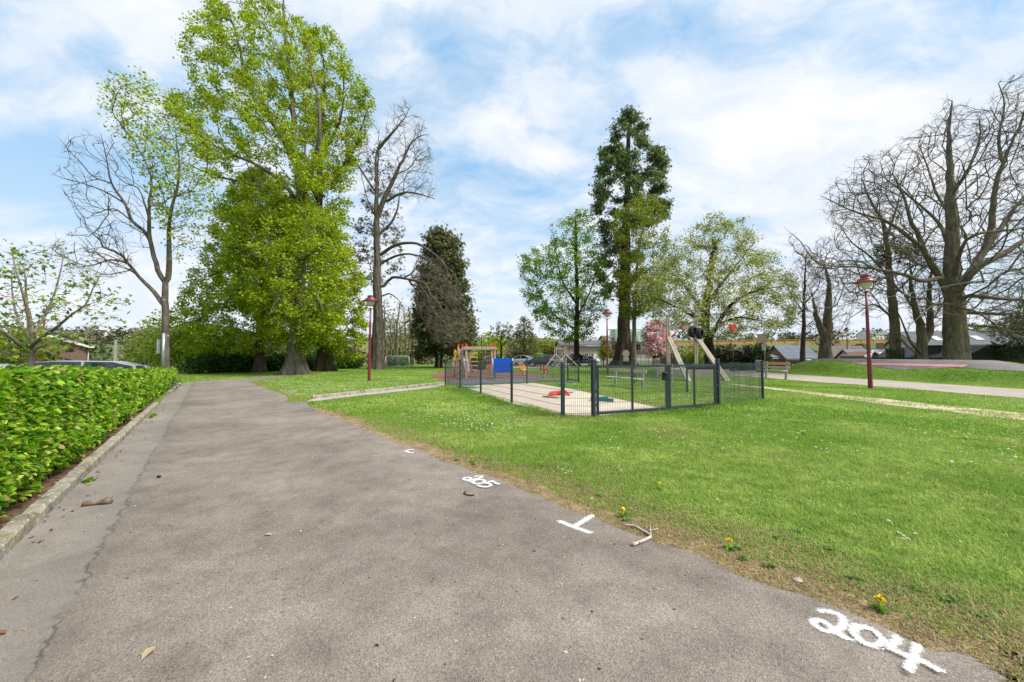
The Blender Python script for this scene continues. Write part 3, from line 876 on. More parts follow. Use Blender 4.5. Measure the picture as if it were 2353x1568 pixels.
def in_crown(poly, dep, n, g, deep=None, dens=None):
    """points filling a crown whose outline is given by positions in the photo; its depth follows its width"""
    P = np.array(poly, float)
    lo, hi = P.min(0), P.max(0)
    rows = np.linspace(lo[1], hi[1], 50)
    cols = np.linspace(lo[0], hi[0], 90)
    GX, GY = np.meshgrid(cols, rows)
    ins = in_poly(GX, GY, poly)
    a = np.array([cols[r].min() if r.any() else np.nan for r in ins])
    b = np.array([cols[r].max() if r.any() else np.nan for r in ins])
    ok = ~np.isnan(a)
    out = []
    while len(out) < n:
        m = n * 3
        x, y = g.uniform(lo[0], hi[0], m), g.uniform(lo[1], hi[1], m)
        k = in_poly(x, y, poly)
        if dens is not None: k &= g.random(m) < dens(x, y)
        x, y = x[k], y[k]
        ra, rb = np.interp(y, rows[ok], a[ok]), np.interp(y, rows[ok], b[ok])
        hw = np.maximum((rb - ra) / 2, 4)
        u = np.clip(1 - ((x - (ra + rb) / 2) / hw) ** 2, .08, 1)
        D_ = np.minimum(hw * dep / F, deep or 1e9)
        off = g.uniform(-1, 1, len(x)) * np.sqrt(u) * D_
        for q in range(len(x)):
            v = D(x[q], y[q], dep + off[q])
            out.append((v.x, v.y, v.z))
    return np.array(out[:n])
def PX(pts, dep):
    """a limb drawn through positions in the photo; a third number sets it in front of or behind the trunk"""
    o = []
    for p in pts:
        v = D(p[0], p[1], dep + (p[2] if len(p) > 2 else 0))
        o.append((v.x, v.y, v.z))
    return o
def tips(net, g, n, rmax, sig, lo=0, share=1.):
    pos, par, rad, ng = net
    k = np.where((rad < rmax) & (par >= 0))[0]
    k = k[k >= lo]
    if not len(k): k = np.arange(1, len(pos))
    if share < 1: k = k[g.random(len(k)) < share]
    i = g.choice(k, n)
    t = g.random(n)[:, None]
    p = pos[i] * t + pos[par[i]] * (1 - t) + g.normal(0, sig, (n, 3)) * np.array([1, 1, .7])
    d = pos[i] - pos[par[i]]
    return p, d
def tree(name, label, trunk, dep, R0, crowns, bark, leaf=None, limbs_px=(), seed=1, clear=None, flare=.5, step=.5, group=None, cat='tree', wig=.05, tip=.007,
         wlen=.22, up=.12, rtop=None, blossom=None, expo=2.35, turn=.5, deep=None, lobes=5, twig=None):
    """trunk: [(px,py)..] from the ground up; crowns: [(outline, number of twigs)]; leaf: list of dicts"""
    g = np.random.default_rng(seed)
    T = PX(trunk, dep)
    zg = float(gz(T[0][0], T[0][1]))
    T = [(T[0][0], T[0][1], min(zg - .25, T[0][2] - .3))] + T
    gd = [(T, R0, rtop if rtop is not None else R0 * .3)]
    for L in limbs_px: gd.append((PX(L[0], dep), L[1], L[2]))
    at = [in_crown(c[0], dep, c[1], g, deep) for c in crowns]
    at = np.concatenate(at) if at else []
    net = grow(gd, at, g, step, wlen, -50 if clear is None else zg + clear, wig, tip, expo, up, turn)
    base = Vector((T[0][0], T[0][1], zg))
    root = thing(name, label, cat, base, 0, group)
    sh = lambda p: p - np.array(base)
    net = (sh(net[0]),) + net[1:]
    limbs('trunk', net, bark, root, flare, seed=seed, lobes=lobes)
    if twig: twigs('twigs', net, twig[3] if len(twig) > 3 else M['twig'], root, twig[0], twig[1], twig[2], g, up=twig[4] if len(twig) > 4 else .08)
    for L in leaf or []:
        if L.get('near') and not L.get('fill'):
            nn = L['n']
            p, d = tips(net, g, nn, L.get('rmax', .03), L['sig'], net[3] if L.get('twigs', True) else 0, L.get('part_of', 1.))
        elif L.get('fill'):
            q = np.concatenate([in_crown(c[0], dep, max(1, int(L['n'] * c[1] / sum(e[1] for e in L['fill']))), g, deep) for c in L['fill']])
            if L.get('each', 1) > 1: q = np.repeat(q, L['each'], 0) + g.normal(0, L['sig'], (len(q) * L['each'], 3)) * np.array([1, 1, .6])
            p, d = sh(q), q * 0 + g.standard_normal(q.shape)
        p = p[p[:, 2] > .25]
        d = d[:len(p)]
        scatter(L.get('part', 'crown'), L['tpl'], p, L['size'], L['pal'], L.get('mat', M['leaf']), root, L.get('el', (-.5, .5)), g, d if L.get('out') else None, L.get('jit', .22), roll=L.get('roll', .6))
    return root
PAL = dict(
    withered=[(3, (.2, .16, .11)), (2, (.26, .21, .15)), (1, (.12, .11, .06))],
    chestnut=[(5, (.33, .43, .016)), (4, (.43, .5, .03)), (2.5, (.2, .31, .012)), (1, (.5, .52, .08)), (.5, (.5, .33, .07))],
    fresh=[(4, (.15, .27, .018)), (3, (.21, .34, .028)), (2, (.1, .19, .012))],
    hedge=[(4, (.16, .33, .012)), (3.5, (.3, .46, .03)), (3, (.085, .22, .01)), (1.2, (.46, .5, .12)), (.45, (.4, .27, .13))],
    laurel=[(4, (.045, .12, .015)), (2, (.075, .18, .02)), (2, (.03, .07, .012))],
    conifer=[(4, (.085, .12, .04)), (3, (.12, .16, .045)), (2, (.05, .075, .025)), (1, (.18, .18, .06))],
    sequoia=[(4, (.14, .2, .08)), (3, (.19, .25, .1)), (2, (.09, .13, .05)), (1, (.24, .28, .1))],
    olive=[(4, (.2, .235, .025)), (3, (.26, .29, .04)), (2, (.14, .17, .02))],
    blossomleaf=[(4, (.25, .29, .04)), (3, (.33, .35, .07)), (2, (.16, .2, .025)), (1, (.2, .15, .05))],
    white=[(3, (.62, .6, .52)), (1, (.7, .62, .55)), (1, (.45, .45, .36))],
    pink=[(3, (.78, .46, .6)), (2, (.82, .6, .7)), (1, (.6, .32, .45))],
    willow=[(4, (.34, .42, .06)), (3, (.42, .49, .1)), (2, (.22, .28, .04)), (1, (.36, .32, .1))],
    young=[(3, (.14, .21, .02)), (3, (.22, .3, .03)), (1, (.09, .14, .012)), (.6, (.32, .26, .05))],
    brown=[(3, (.12, .085, .055)), (2, (.17, .13, .08)), (1, (.08, .07, .03))],
    copper=[(3, (.1, .03, .03)), (2, (.15, .05, .04))],
    acid=[(3, (.26, .32, .02)), (2, (.34, .38, .03)), (1, (.18, .22, .015))],
    hazeltwig=[(3, (.27, .23, .12)), (2, (.32, .3, .13)), (2, (.2, .23, .08))])

def bush(name, label, boxes, pal, size, n, tpl=T_TRI, mat=None, seed=1, group=None, stems=0, core=True, bark=None, kind=None):
    """boxes: [(center, half sizes)] of leafy lumps standing on the ground"""
    g = np.random.default_rng(seed)
    cat = 'hedge' if 'hedge' in name else 'tree' if 'tree' in name or name in ('dark_fir', 'dark_holly') else 'undergrowth' if kind else 'shrub'
    base = Vector(boxes[0][0]); base.z = float(gz(base.x, base.y))
    root = thing(name, label, cat, base, 0, group) if not kind else None
    P, O = [], []
    vol = [b[1][0] * b[1][1] + b[1][0] * b[1][2] for b in boxes]
    for b, v in zip(boxes, vol):
        m = int(n * v / sum(vol))
        u = g.standard_normal((m, 3))
        u /= np.linalg.norm(u, axis=1)[:, None]
        r = g.random(m)[:, None] ** .28
        k = 1 + .28 * (fnoise(u[:, 0] * 2 + b[0][0], u[:, 2] * 2 + u[:, 1] * 1.7, 1.6) - .5)[:, None] * 2
        P.append(np.array(b[0]) + u * r * k * np.array(b[1]))
        O.append(u)
    P, O = np.concatenate(P), np.concatenate(O)
    ok = P[:, 2] > gz(P[:, 0], P[:, 1]) + .03
    P, O = P[ok], O[ok]
    o = scatter('foliage' if root else name, tpl, P - np.array(base) if root else P, size, pal, mat or M['leaf_dense'], root, (-.1, .6), g, O)
    if kind: tag(o, label, cat, kind=kind); return o
    mb = MB()
    for b in boxes:
        for q in range(stems or 5):
            c = Vector(b[0])
            p0 = Vector((c.x + g.normal(0, b[1][0] * .25), c.y + g.normal(0, b[1][1] * .25), base.z - .1)) - base
            e = g.standard_normal(3)
            e /= np.linalg.norm(e)
            p2 = c + Vector((e[0] * b[1][0] * .8, e[1] * b[1][1] * .8, abs(e[2]) * b[1][2] * .8)) - base
            mb.tube([p0, p0.lerp(p2, .5) + Vector((0, 0, .15)), p2], [.035, .02, .008], 5)
    mb.build('branch_tangle', bark or M['bark_brown'], root)
    return root
def gl(px, py): return G(px, py)
# ---------------------------------------------------------------- lamps
LAMPS = 'maroon park lamps'
def make_lamp(label, loc, h=5.0):
    r = thing('park_lamp', label, 'street lamp', loc, 0, LAMPS)
    s = h / 5.0
    MB().lathe([(.09, -.2), (.088, .02), (.08, .9), (.066, 2.3), (.058, 3.3), (.061, 3.33), (.05, 3.37), (.045, 4.18), (0, 4.18)], 14).build('pole', M['maroon'], r)
    y = MB()
    for sg in (-1, 1):
        pts = [(sg * .36 * math.sin(a), 0, 4.48 - .32 * math.cos(a)) for a in np.linspace(0, math.pi / 2, 9)] + [(sg * .36, 0, 4.62)]
        y.tube(pts, .022, 8)
    y.lathe([(0, 4.1), (.06, 4.12), (.06, 4.19), (0, 4.21)], 12)
    y.build('yoke', M['maroon'], r)
    MB().lathe([(0, 4.27), (.05, 4.28), (.12, 4.33), (.2, 4.43), (.235, 4.53), (.24, 4.62)], 20).build('glass_bowl', M['lamp_glass'], r)
    c = MB()
    c.lathe([(.2, 4.6), (.43, 4.59), (.44, 4.605), (.43, 4.62), (.3, 4.665), (.3, 4.73), (.285, 4.75), (.2, 4.775), (.185, 4.79), (.185, 4.84), (.17, 4.87), (.2, 4.88), (.195, 4.9), (.12, 4.93), (0, 4.95)], 24)
    c.build('cap', M['maroon'], r)
    r.scale = (s, s, s)
    return r
def street_things():
    def lampat(px, py, dep):
        v = D(px, py, dep)
        return (v.x, v.y, v.z)
    a = make_lamp('maroon lamp post standing in the grass beside the road, in front of the pump track', lampat(2000, 886, 17.6), 5.05)
    a.rotation_euler.y = R(-.6)
    b = dup(a, lampat(848, 877, 22.6), 0, 'maroon lamp post on the daisy lawn in front of the tall bare trunk'); b.rotation_euler = (0, R(.4), .6)
    c = dup(a, lampat(1396, 859, 30.2), .4, 'maroon lamp post behind the fenced sandpit, before the giant redwood')
    d = dup(a, lampat(1948, 833, 56), .4, 'small distant maroon lamp in front of the slate roofs')
    e = dup(a, lampat(1409, 843, 66), 0, 'small distant maroon lamp in front of the scaffolded building')
    for z, w_ in ((1.38, .1), (1.3, .06)): MB().box((.03, -.0795, z), (w_, .006, .05)).build('sticker', M['white'], a)
    # swan-neck lamps by the car park
    def swan(label, loc, h, mat, side):
        r = thing('swan_neck_lamp', label, 'street lamp', loc, 0, 'swan neck lamps by the car park')
        MB().tube([(0, 0, -.2), (0, 0, h * .55), (0, 0, h)], [.08, .06, .045], 8).build('pole', mat, r)
        pts = [(side * (.55 - .55 * math.cos(t)), 0, h - .3 + .62 * math.sin(t)) for t in np.linspace(0, math.pi, 12)]
        MB().tube(pts, .03, 6).build('neck', mat, r)
        MB().lathe([(.03, 0), (.05, -.1), (.2, -.22), (.24, -.34), (.22, -.35), (0, -.3)], 12, (side * 1.1, 0, h - .28)).build('lantern', M['maroon'], r)
        MB().lathe([(0, h * .42), (.16, h * .42), (.2, h * .43), (.05, h * .45), (0, h * .45)], 10).build('ring', M['white'], r)
    swan('dark swan neck lamp left of the small bare tree by the car park', lampat(1106, 841, 62), 4.9, M['black'], 1)
    swan('rusty brown swan neck lamp between the two small car park trees', lampat(1170, 841, 62), 4.5, M['maroon'], 1)
    # signs
    def sign(label, px, py, dep, h, boards, mat, disc=None, rz=0, pm='galv', w=.035):
        r = thing('park_sign', label, 'sign', lampat(px, py, dep), rz)
        MB().tube([(0, 0, -.2), (0, 0, h)], w, 10).build('post', M[pm], r)
        for (x, z, bw, bh, m) in boards: MB().box((x, -w - .016, z), (bw, .02, bh), ch=.004).build('board', M[m], r)
        if disc:
            z, rad = disc
            ring = [(rad * math.cos(t), -w - .02, z + rad * math.sin(t)) for t in np.linspace(0, 2 * math.pi, 24, endpoint=False)]
            MB().prism(ring, (0, .015, 0)).build('disc', M['greysign'], r)
        return r
    sign('round grey sign back on a red post in front of the redwood trunk', 1438.5, 842, 46, 1.85, [(0, .82, .66, .5, 'greysign')], None, (1.5, .42), 0, 'maroon')
    sign('brown sign board over a small grey plate on a steel post, beside the road', 1758, 849, 38, 4.0, [(-.25, 3.0, .95, .85, 'timber'), (-.1, 2.15, .4, .6, 'galv')], None, None, 0, 'galv', .06)
    r = sign('grey steel post with a narrow sign seen edge-on behind the hedge', 373.5, 846, 22, 1.95, [], None, None, .3, 'galv', .075)
    MB().box((-.17, 0, 1.2), (.05, .5, .8), ch=.01).build('board', M['galv'], r)
    sign('small green dog sign with a bin box on a thin post beside the conifer trunks', 1011 - 2.5, 846, 47, 1.95, [(0, 1.78, .34, .34, 'green_sign'), (.05, 1.2, .3, .42, 'green_sign')], None)
    r = thing('utility_pole', 'white concrete utility pole in the valley beyond the hedge', 'pole', lampat(265, 842, 36))
    MB().bar((0, 0, -2.5), (0, 0, D(265, 781, 36).z - D(265, 842, 36).z), .17, .15).build('shaft', M['render'], r)
    MB().bar((-.5, 0, 2.25), (.5, 0, 2.3), .07).build('crossarm', M['galv'], r)
    # benches
    def bench(label, loc, rz, L, sm, sm2, second):
        r = thing('park_bench', label, 'bench', loc, rz)
        for x in (-L / 2 + .22, L / 2 - .22):
            l = MB()
            l.bar((x, .0, -.15), (x, .13, .86), .11, .06, (0, 1, 0))
            l.bar((x, .03, .39), (x, -.4, .39), .06, .05)
            l.build('leg', M['galv'], r)
        MB().box((0, -.24, .435), (L, .38, .045), ch=.008).build('seat', M[sm], r)
        b = MB().box((0, .09, .76), (L, .045, .13), ch=.008)
        b.build('backrest', M[sm2], r)
        if second: MB().box((0, .065, .58), (L, .045, .1), ch=.008).build('backrest', M[sm], r)
        return r
    p, q = G(1411, 886.7), G(1476, 893.5)
    m = (p + q) / 2
    dv = (p - q)
    bench('weathered slatted bench inside the wire fence, facing the sandpit', (m.x, m.y, 0), math.atan2(-dv.y, -dv.x), 2.3, 'slat', 'slat', False).rotation_euler.z = math.atan2(q.y - p.y, q.x - p.x)
    p, q = G(1756, 869.5), G(1809, 873.5)
    m = (p + q) / 2
    rb = bench('bench with an orange top slat and steel legs, turned towards the pump track', (m.x, m.y, 0), math.atan2(q.y - p.y, q.x - p.x) + math.pi, 1.75, 'slat', 'slat_orange', True)
    rb.rotation_euler.z = math.atan2(q.y - p.y, q.x - p.x)
    rb.scale = (1.25, 1, 1.3)
    def bin_(label, px, py, dep, h, w):
        r = thing('litter_bin', label, 'litter bin', lampat(px, py, dep))
        MB().lathe([(w * .85, 0), (w, .05), (w, h - .08), (w * 1.05, h - .06), (w * 1.05, h - .02), (w * .7, h), (0, h)], 16).build('drum', M['galv'], r)
        MB().box((0, w * .98, h * .5), (.08, .06, h * 1.1)).build('post', M['galv'], r)
    bin_('grey litter bin on the lawn before the pink cherry', 1508, 842, 52, 1.0, .42)
    bin_('grey litter bin beside the road behind the last fence post', 1743, 853, 36, 1.0, .26)
    # football goal
    l, r_ = G(890, 847), G(941, 847)
    g = thing('football_goal', 'white football goal on the far lawn beside the conifer', 'goal', lampat(912, 846, 47))
    b = MB()
    MB().tube([(-1.45, 0, 0), (-1.35, 0, 1.42)], .04, 8).build('goalpost', M['white'], g)
    MB().tube([(1.5, 0, 0), (1.42, 0, 1.42)], .04, 8).build('goalpost', M['white'], g)
    MB().tube([(-1.37, 0, 1.42), (1.44, 0, 1.42)], .045, 8).build('crossbar', M['white'], g)
    b = MB()
    for s in (-1.36, 1.43): b.tube([(s, 0, 1.4), (s + (.1 if s > 0 else -.1), .9, 0)], .03, 6)
    b.tube([(-1.46, .9, .03), (1.53, .9, .03)], .03, 6)
    b.build('stay', M['galv'], g)
    b = MB()
    for i in range(24):
        t = -1.36 + i * 2.79 / 23
        b.tube([(t, .05, 1.38), (t, .9, .05)], .006, 3)
    for i in range(9):
        z = .1 + i * .16
        b.tube([(-1.36, .9 * (1 - z / 1.42), z), (1.43, .9 * (1 - z / 1.42), z)], .006, 3)
    b.build('net', M['white'], g)

# ---------------------------------------------------------------- fence round the sandpit
def rods(a, b, h0, h1, dx=.05):
    """a welded rod mat between two points"""
    a, b = Vector(a), Vector(b)
    L = (b - a).length
    m = MB()
    n = max(1, round(L / dx))
    for i in range(n + 1):
        p = a.lerp(b, i / n)
        m.bar(p + Vector((0, 0, h0)), p + Vector((0, 0, h1)), .0052)
    t = (b - a).normalized()
    s = Vector((-t.y, t.x, 0)) * .008
    k = round((h1 - .06 - h0) / .2)
    for i in range(k + 1):
        z = h0 + .04 + (h1 - .1 - h0) * i / k
        for q in (s, -s): m.bar(a + q + Vector((0, 0, z)), b + q + Vector((0, 0, z)), .0058)
    return m
FENCE_L = [(1023.8, 886.7), (1057.8, 894), (1105, 907), (1175.8, 931), (1292.7, 958.7)]
def fence_things():
    A, E = G(1023.8, 886.7), G(1292.7, 958.7)
    left = []
    for px, _ in FENCE_L:
        q = (px - W2 / 2) / F
        t = (q * A.y - A.x) / ((E.x - A.x) - q * (E.y - A.y))
        left.append(A.lerp(E, t))
    g1, g2, g3 = G(1365.5, 960.5), G(1534.5, 948), G(1646, 936.5)
    end = G(1753, 920)
    r1, r2 = G(1579, 902), G(1458, 882)
    k1, k2, k3, k4 = G(1211, 882.7), G(1304.6, 875.5), G(1330, 880), G(1369.6, 879)
    root = thing('wire_fence', 'anthracite wire mesh fence with flat posts around the sandpit', 'fence', (A.x, A.y, 0))
    off = Vector((A.x, A.y, 0))
    def post(p, q, h=1.3, w=.06):
        d = (q - p).to_2d()
        rz = math.atan2(d.y, d.x)
        b = MB().box(Vector((p.x, p.y, h / 2 - .1)) - off, (w * .75, w, h + .2), rz, ch=.004)
        b.box(Vector((p.x, p.y, h + .004)) - off, (w * .72, w * .94, .012), rz)
        # clamps along the post
        for z in (.12, .42, .72, 1.02, 1.2): b.box(Vector((p.x, p.y, z)) - off, (w * .75 + .016, w * .55, .03), rz)
        b.build('post', M['fence'], root)
    hole = [(left[0], left[1]), (left[1], left[2]), (left[2], left[3]), (left[3], left[4]), (left[4], g1), (g3, end), (end, r1), (r1, r2), (r2, k4), (k4, k3), (k2, k1), (k1, left[0])]
    for p, q in hole: rods(p - off, q - off, .05, 1.24).build('mesh_panel', M['rod'], root)
    for i, p in enumerate(left): post(p, left[min(i + 1, 4)] if i < 4 else left[3], w=.085 if i == 4 else .065)
    post(g1 - (g2 - g1).normalized() * .02, g2, 1.36, .1)
    post(g3 + (g3 - g2).normalized() * .09, g2, 1.38, .1)
    for p, q in ((end, g3), (r1, r2), (r2, r1), (k1, k2), (k3, k4), (k4, k3), (k2, k1)): post(p, q, w=.075 if p is end else .06)
    # gates
    def gate(label, a, b, lock, bottom=.1, h=1.2, rail=.055, mid=True):
        r = thing('fence_gate', label, 'gate', (a.x, a.y, 0), 0, 'gate leaves of the sandpit fence')
        o = Vector((a.x, a.y, 0))
        p, q = a - o, b - o
        t = (q - p).normalized()
        f = MB()
        for c in (p + t * .03, q - t * .03): f.bar(c + Vector((0, 0, bottom - .05)), c + Vector((0, 0, h + .03)), .06, .06)
        f.bar(p + Vector((0, 0, h)), q + Vector((0, 0, h)), .05, rail)
        f.bar(p + Vector((0, 0, bottom)), q + Vector((0, 0, bottom)), .05, rail)
        if mid:
            c = p.lerp(q, .48)
            f.bar(c + Vector((0, 0, bottom)), c + Vector((0, 0, h)), .045, .045)
        f.build('gate_frame', M['fence'], r)
        rods(p + t * .06, q - t * .06, bottom, h).build('infill', M['rod'], r)
        for z in (.3, .62, 1.02): MB().box(p + Vector((0, 0, z)), (.05, .09, .05), math.atan2(t.y, t.x)).build('hinge', M['fence'], r)
        if lock:
            c = q - t * .1 + Vector((0, 0, .93))
            rz = math.atan2(t.y, t.x)
            k = MB().box(c, (.13, .06, .2), rz, ch=.012)
            k.lathe([(0, -.03), (.07, -.03), (.07, .03), (0, .03)], 14, c + Vector((0, -.02, .08)))
            k.build('lock_case', M['black'], r)
            hd = MB().bar(c + Vector((0, -.06, .03)), c - t * .19 + Vector((0, -.06, .03)), .025, .022)
            hd.bar(c + Vector((0, 0, .03)), c + Vector((0, -.065, .03)), .022)
            hd.build('handle', M['black'], r)
        return r
    gm = g1.lerp(g2, 1.0)
    gate('wider gate leaf of the sandpit fence, with a black lock and handle', g1 + (g2 - g1).normalized() * .07, gm, True)
    gate('narrower gate leaf of the sandpit fence, without a lock', g3, g2 + (g3 - g2).normalized() * .04, False)
    gate('small back gate of the fence, beyond the sandpit', k3, k2, False, .1, 1.2, .05, False)
    # loose chains hanging at the leaf joint
    ch = thing('chain', 'loose steel chain hung on the gate beside its lock', 'chain', (g2.x, g2.y - .09, 0))
    m = MB()
    c = Vector((.1, 0, 1.22))
    for i in range(14):
        rz = (i % 2) * 1.57
        pts = [c + Vector((.012 * math.cos(t) * math.cos(rz), .012 * math.cos(t) * math.sin(rz), .022 * math.sin(t))) for t in np.linspace(0, 2 * math.pi, 8)]
        m.tube(pts, .004, 4, False)
        c = c + Vector((rnd.uniform(-.004, .004), 0, -.034))
    m.build('links', M['galv'], ch)

# ---------------------------------------------------------------- playground
def play_things():
    # climbing frame
    A = G(1071, 870.5)
    rz = .16
    r = thing('climbing_frame', 'wooden climbing frame with red post caps, a yellow runged ladder and a net', 'climbing frame', (A.x, A.y, 0), rz)
    L = 1.86
    P = lambda x, y, h, c=True: (MB().box((x, y, h / 2 - .1), (.12, .12, h + .2), ch=.008).build('post', M['timber'], r), MB().box((x + .005, y, h - .05), (.14, .135, .16), ch=.01).build('post_cap', M['red'], r) if c else 0)
    d = 1.7
    for x, y, h in ((0, 0, 2.22), (L, 0, 2.2), (.1, d, 2.22), (L, d, 2.2), (-.5, .3, 2.2), (-.22, .9, 2.2)): P(x, y, h)
    MB().box((L / 2 - .02, -.085, 1.98), (L + .2, .05, .18), ch=.006).build('beam', M['timber'], r)
    MB().box((L / 2 - .02, d - .085, 1.98), (L + .2, .05, .18), ch=.006).build('beam', M['timber'], r)
    MB().box((L, d / 2, 1.98), (.05, d, .16), ch=.006).build('beam', M['timber'], r)
    bolts = MB()
    for i in range(8): bolts.lathe([(0, 0), (.016, 0), (.016, .02), (0, .02)], 8, (i * L / 7, -.12, 1.98))
    bolts.build('bolt', M['black'], r)
    for y in (.3, .6, .9, 1.2, 1.5): MB().tube([(L * .12, y, 2.05), (L * .98, y, 2.05)], .02, 8).build('monkey_bar', M['red'], r)
    wall = MB().box((-.36, .22, .98), (.36, .05, 1.9), ch=.006)
    wall.build('climbing_wall', M['timber'], r)
    for (x, z, m) in ((-.5, 1.5, 'galv'), (-.36, 1.62, 'red'), (-.5, 1.2, 'black'), (-.34, 1.0, 'yellow'), (-.5, .8, 'orange'), (-.38, .62, 'galv'), (-.5, .4, 'red')):
        MB().lathe([(0, -.04), (.05, -.03), (.06, .0), (.04, .04), (0, .05)], 8, (x + .06, .17, z)).build('hold', M[m], r)
    sd = MB()
    for z in (.35, .75, 1.15, 1.5, 1.8): sd.tube([(-.2, .05, z), (0, .0, z)], .018, 6)
    sd.build('side_ladder', M['galv'], r)
    x0, x1 = .22, .72
    for z in (.55, .83, 1.11, 1.38, 1.65): MB().tube([(x0 - .03, -.02, z), (x1 + .03, -.02, z)], .022, 8).build('ladder_rung', M['yellow'], r)
    rp = MB()
    for x in (x0, x1): rp.tube([(x, -.02, .3), (x, -.02, 1.9)], .012, 6)
    rp.tube([(1.32, .9, .9), (1.32, .9, 1.95)], .014, 6)
    rp.build('rope', M['rope'], r)
    nt_ = MB()
    for i in range(5): nt_.tube([(L * .66 + i * .15, d, .25), (L * .66 + i * .15, d, 1.9)], .011, 5)
    for i in range(6): nt_.tube([(L * .64, d, .3 + i * .28), (L * .98, d, .3 + i * .28 - .02 * (i % 2))], .011, 5)
    nt_.build('climbing_net', M['rope'], r)
    # yellow panel on a red pole
    a = D(1045.5, 868, 26.5)
    r = thing('play_panel', 'tall yellow play panel with holes on a leaning red pole', 'play panel', (a.x, a.y, 0))
    MB().tube([(-.06, 0, -.1), (.03, 0, 1.0)], .05, 8).build('pole', M['red'], r)
    pl = [(-.1, 1.0), (.1, .98), (.14, 1.12), (.1, 1.3), (.05, 1.4), (.1, 1.55), (.12, 1.72), (.07, 1.86), (0, 1.9), (-.08, 1.84), (-.1, 1.65), (-.04, 1.42), (-.12, 1.28), (-.15, 1.12)]
    MB().prism([(x + .02, -.06, z) for x, z in pl], (0, .03, 0)).build('panel', M['yellow'], r)
    for x, z, q in ((-.04, 1.17, .035), (.07, 1.2, .03), (.02, 1.06, .03), (.03, 1.68, .04)): MB().lathe([(0, 0), (q, 0), (q, .02), (0, .02)], 10, (x + .02, -.085, z - .01)).build('hole', M['black'], r)
    # slide
    a = D(1066, 862, 30)
    r = thing('slide', 'grey metal slide with red sides at the back of the climbing frame', 'slide', (a.x + .1, a.y, 0), -1.3)
    ch = MB()
    prof = [(0, 1.25), (.35, 1.2), (.9, .75), (1.4, .38), (1.75, .3), (2.0, .3)]
    for (xa, za), (xb, zb) in zip(prof[:-1], prof[1:]): ch.bar((xa, 0, za), (xb, 0, zb), .5, .03)
    ch.build('chute', M['galv'], r)
    for y in (-.27, .27):
        s = MB()
        for (xa, za), (xb, zb) in zip(prof[:-1], prof[1:]): s.bar((xa, y, za + .08), (xb, y, zb + .08), .04, .2)
        s.build('side', M['red'], r)
    l = MB()
    for x, z in ((0, 1.2), (1.7, .28)):
        for y in (-.25, .25): l.bar((x, y, -.1), (x, y, z), .06)
    l.build('leg', M['weathered'], r)
    # blue corrugated board
    a, b = G(1133.5, 871.5), G(1177.5, 869.8)
    r = thing('wind_screen', 'bright blue ribbed board on two steel posts beside the climbing frame', 'board', (a.x, a.y, 0), math.atan2(b.y - a.y, b.x - a.x))
    L = (b - a).length
    m = MB()
    nn = 44
    ring = [(i * L / nn, -.028 if i % 2 else .028, 0) for i in range(nn + 1)]
    m.prism([(x, y, .38) for x, y, z in ring] + [(x, y + .012, .38) for x, y, z in ring[::-1]], (0, 0, .92))
    m.build('sheet', M['blue'], r)
    for x in (-.02, L + .02): MB().tube([(x, .03, -.1), (x, .03, 1.33)], .028, 8).build('post', M['galv'], r)
    # spring riders
    def rider(label, px, py, dep, mat, rz, shape):
        v = D(px, py, dep)
        r = thing('spring_rider', label, 'spring rider', (v.x, v.y, 0), rz, 'spring riders on the bark ground')
        pts = [(.085 * math.cos(a), .085 * math.sin(a), .02 + a * .0155) for a in np.linspace(0, 8 * math.pi, 70)]
        MB().tube(pts, .02, 6).build('spring', M['lime'], r)
        MB().box((0, 0, .0), (.3, .3, .05)).build('base_plate', M['black'], r)
        MB().box((0, 0, .44), (.42, .3, .05), ch=.015).build('seat', M['white'], r)
        for y in (-.13, .13): MB().prism([(x * .8, y - .012, z * .72 + .18) for x, z in shape], (0, .024, 0)).build('side_panel', M[mat], r)
        MB().tube([(-.2, -.24, .72), (-.2, .24, .72)], .02, 8).build('handle', M['yellow'], r)
    rooster = [(-.42, .3), (-.2, .22), (.1, .4), (.25, .38), (.38, .36), (.42, .62), (.38, .85), (.28, .9), (.25, .7), (.0, .55), (-.14, .62), (-.16, .84), (-.28, .92), (-.4, .86), (-.46, .55)]
    horse = [(-.3, .34), (-.1, .42), (.12, .42), (.3, .2), (.38, .25), (.36, .55), (.22, .62), (.05, .5), (-.12, .58), (-.1, .74), (-.04, .82), (-.18, .95), (-.28, .8), (-.26, .6)]
    rider('orange spring rider on a lime green spring', 1203, 861.5, 29.5, 'orange', .9, rooster)
    rider('red spring rider with a tail on a lime green spring', 1249.5, 867.2, 26.8, 'red', -.95, horse)
    rider('red and white spring rider half hidden behind the climbing net', 1128, 859, 31, 'red', .4, horse)
    # distant timber frame of the zip line start
    v = D(1288, 845.5, 49)
    r = thing('zip_line_start', 'weathered timber zip line frame with orange caps in front of the parked cars', 'zip line frame', (v.x, v.y, 0))
    for x in (-.62, .62):
        for q in (-.1, .1): MB().box((x + q, 0, 1.2), (.12, .14, 2.8)).build('post', M['weathered'], r)
        MB().box((x, 0, 2.62), (.34, .2, .09)).build('post_cap', M['orange'], r)
        for sx, sy in ((-1, -.5), (1, -.9)): MB().bar((x, 0, 1.7), (x + sx * 1.5, sy * 2.2, -.05), .12, .1).build('brace', M['weathered'], r)
    MB().box((0, 0, 2.42), (1.3, .1, .2)).build('crossbeam', M['weathered'], r)
    # zip line end frame with tyres
    zb = 28.2
    p1, p2 = D(1536.5, 866, zb), D(1600.5, 865, zb)
    r = thing('zip_line_support', 'pale timber zip line end frame with long slanting braces', 'zip line frame', (p1.x, p1.y, 0))
    o = Vector((p1.x, p1.y, 0))
    H = D(1536, 731, zb).z
    zt = D(1536, 775, zb).z
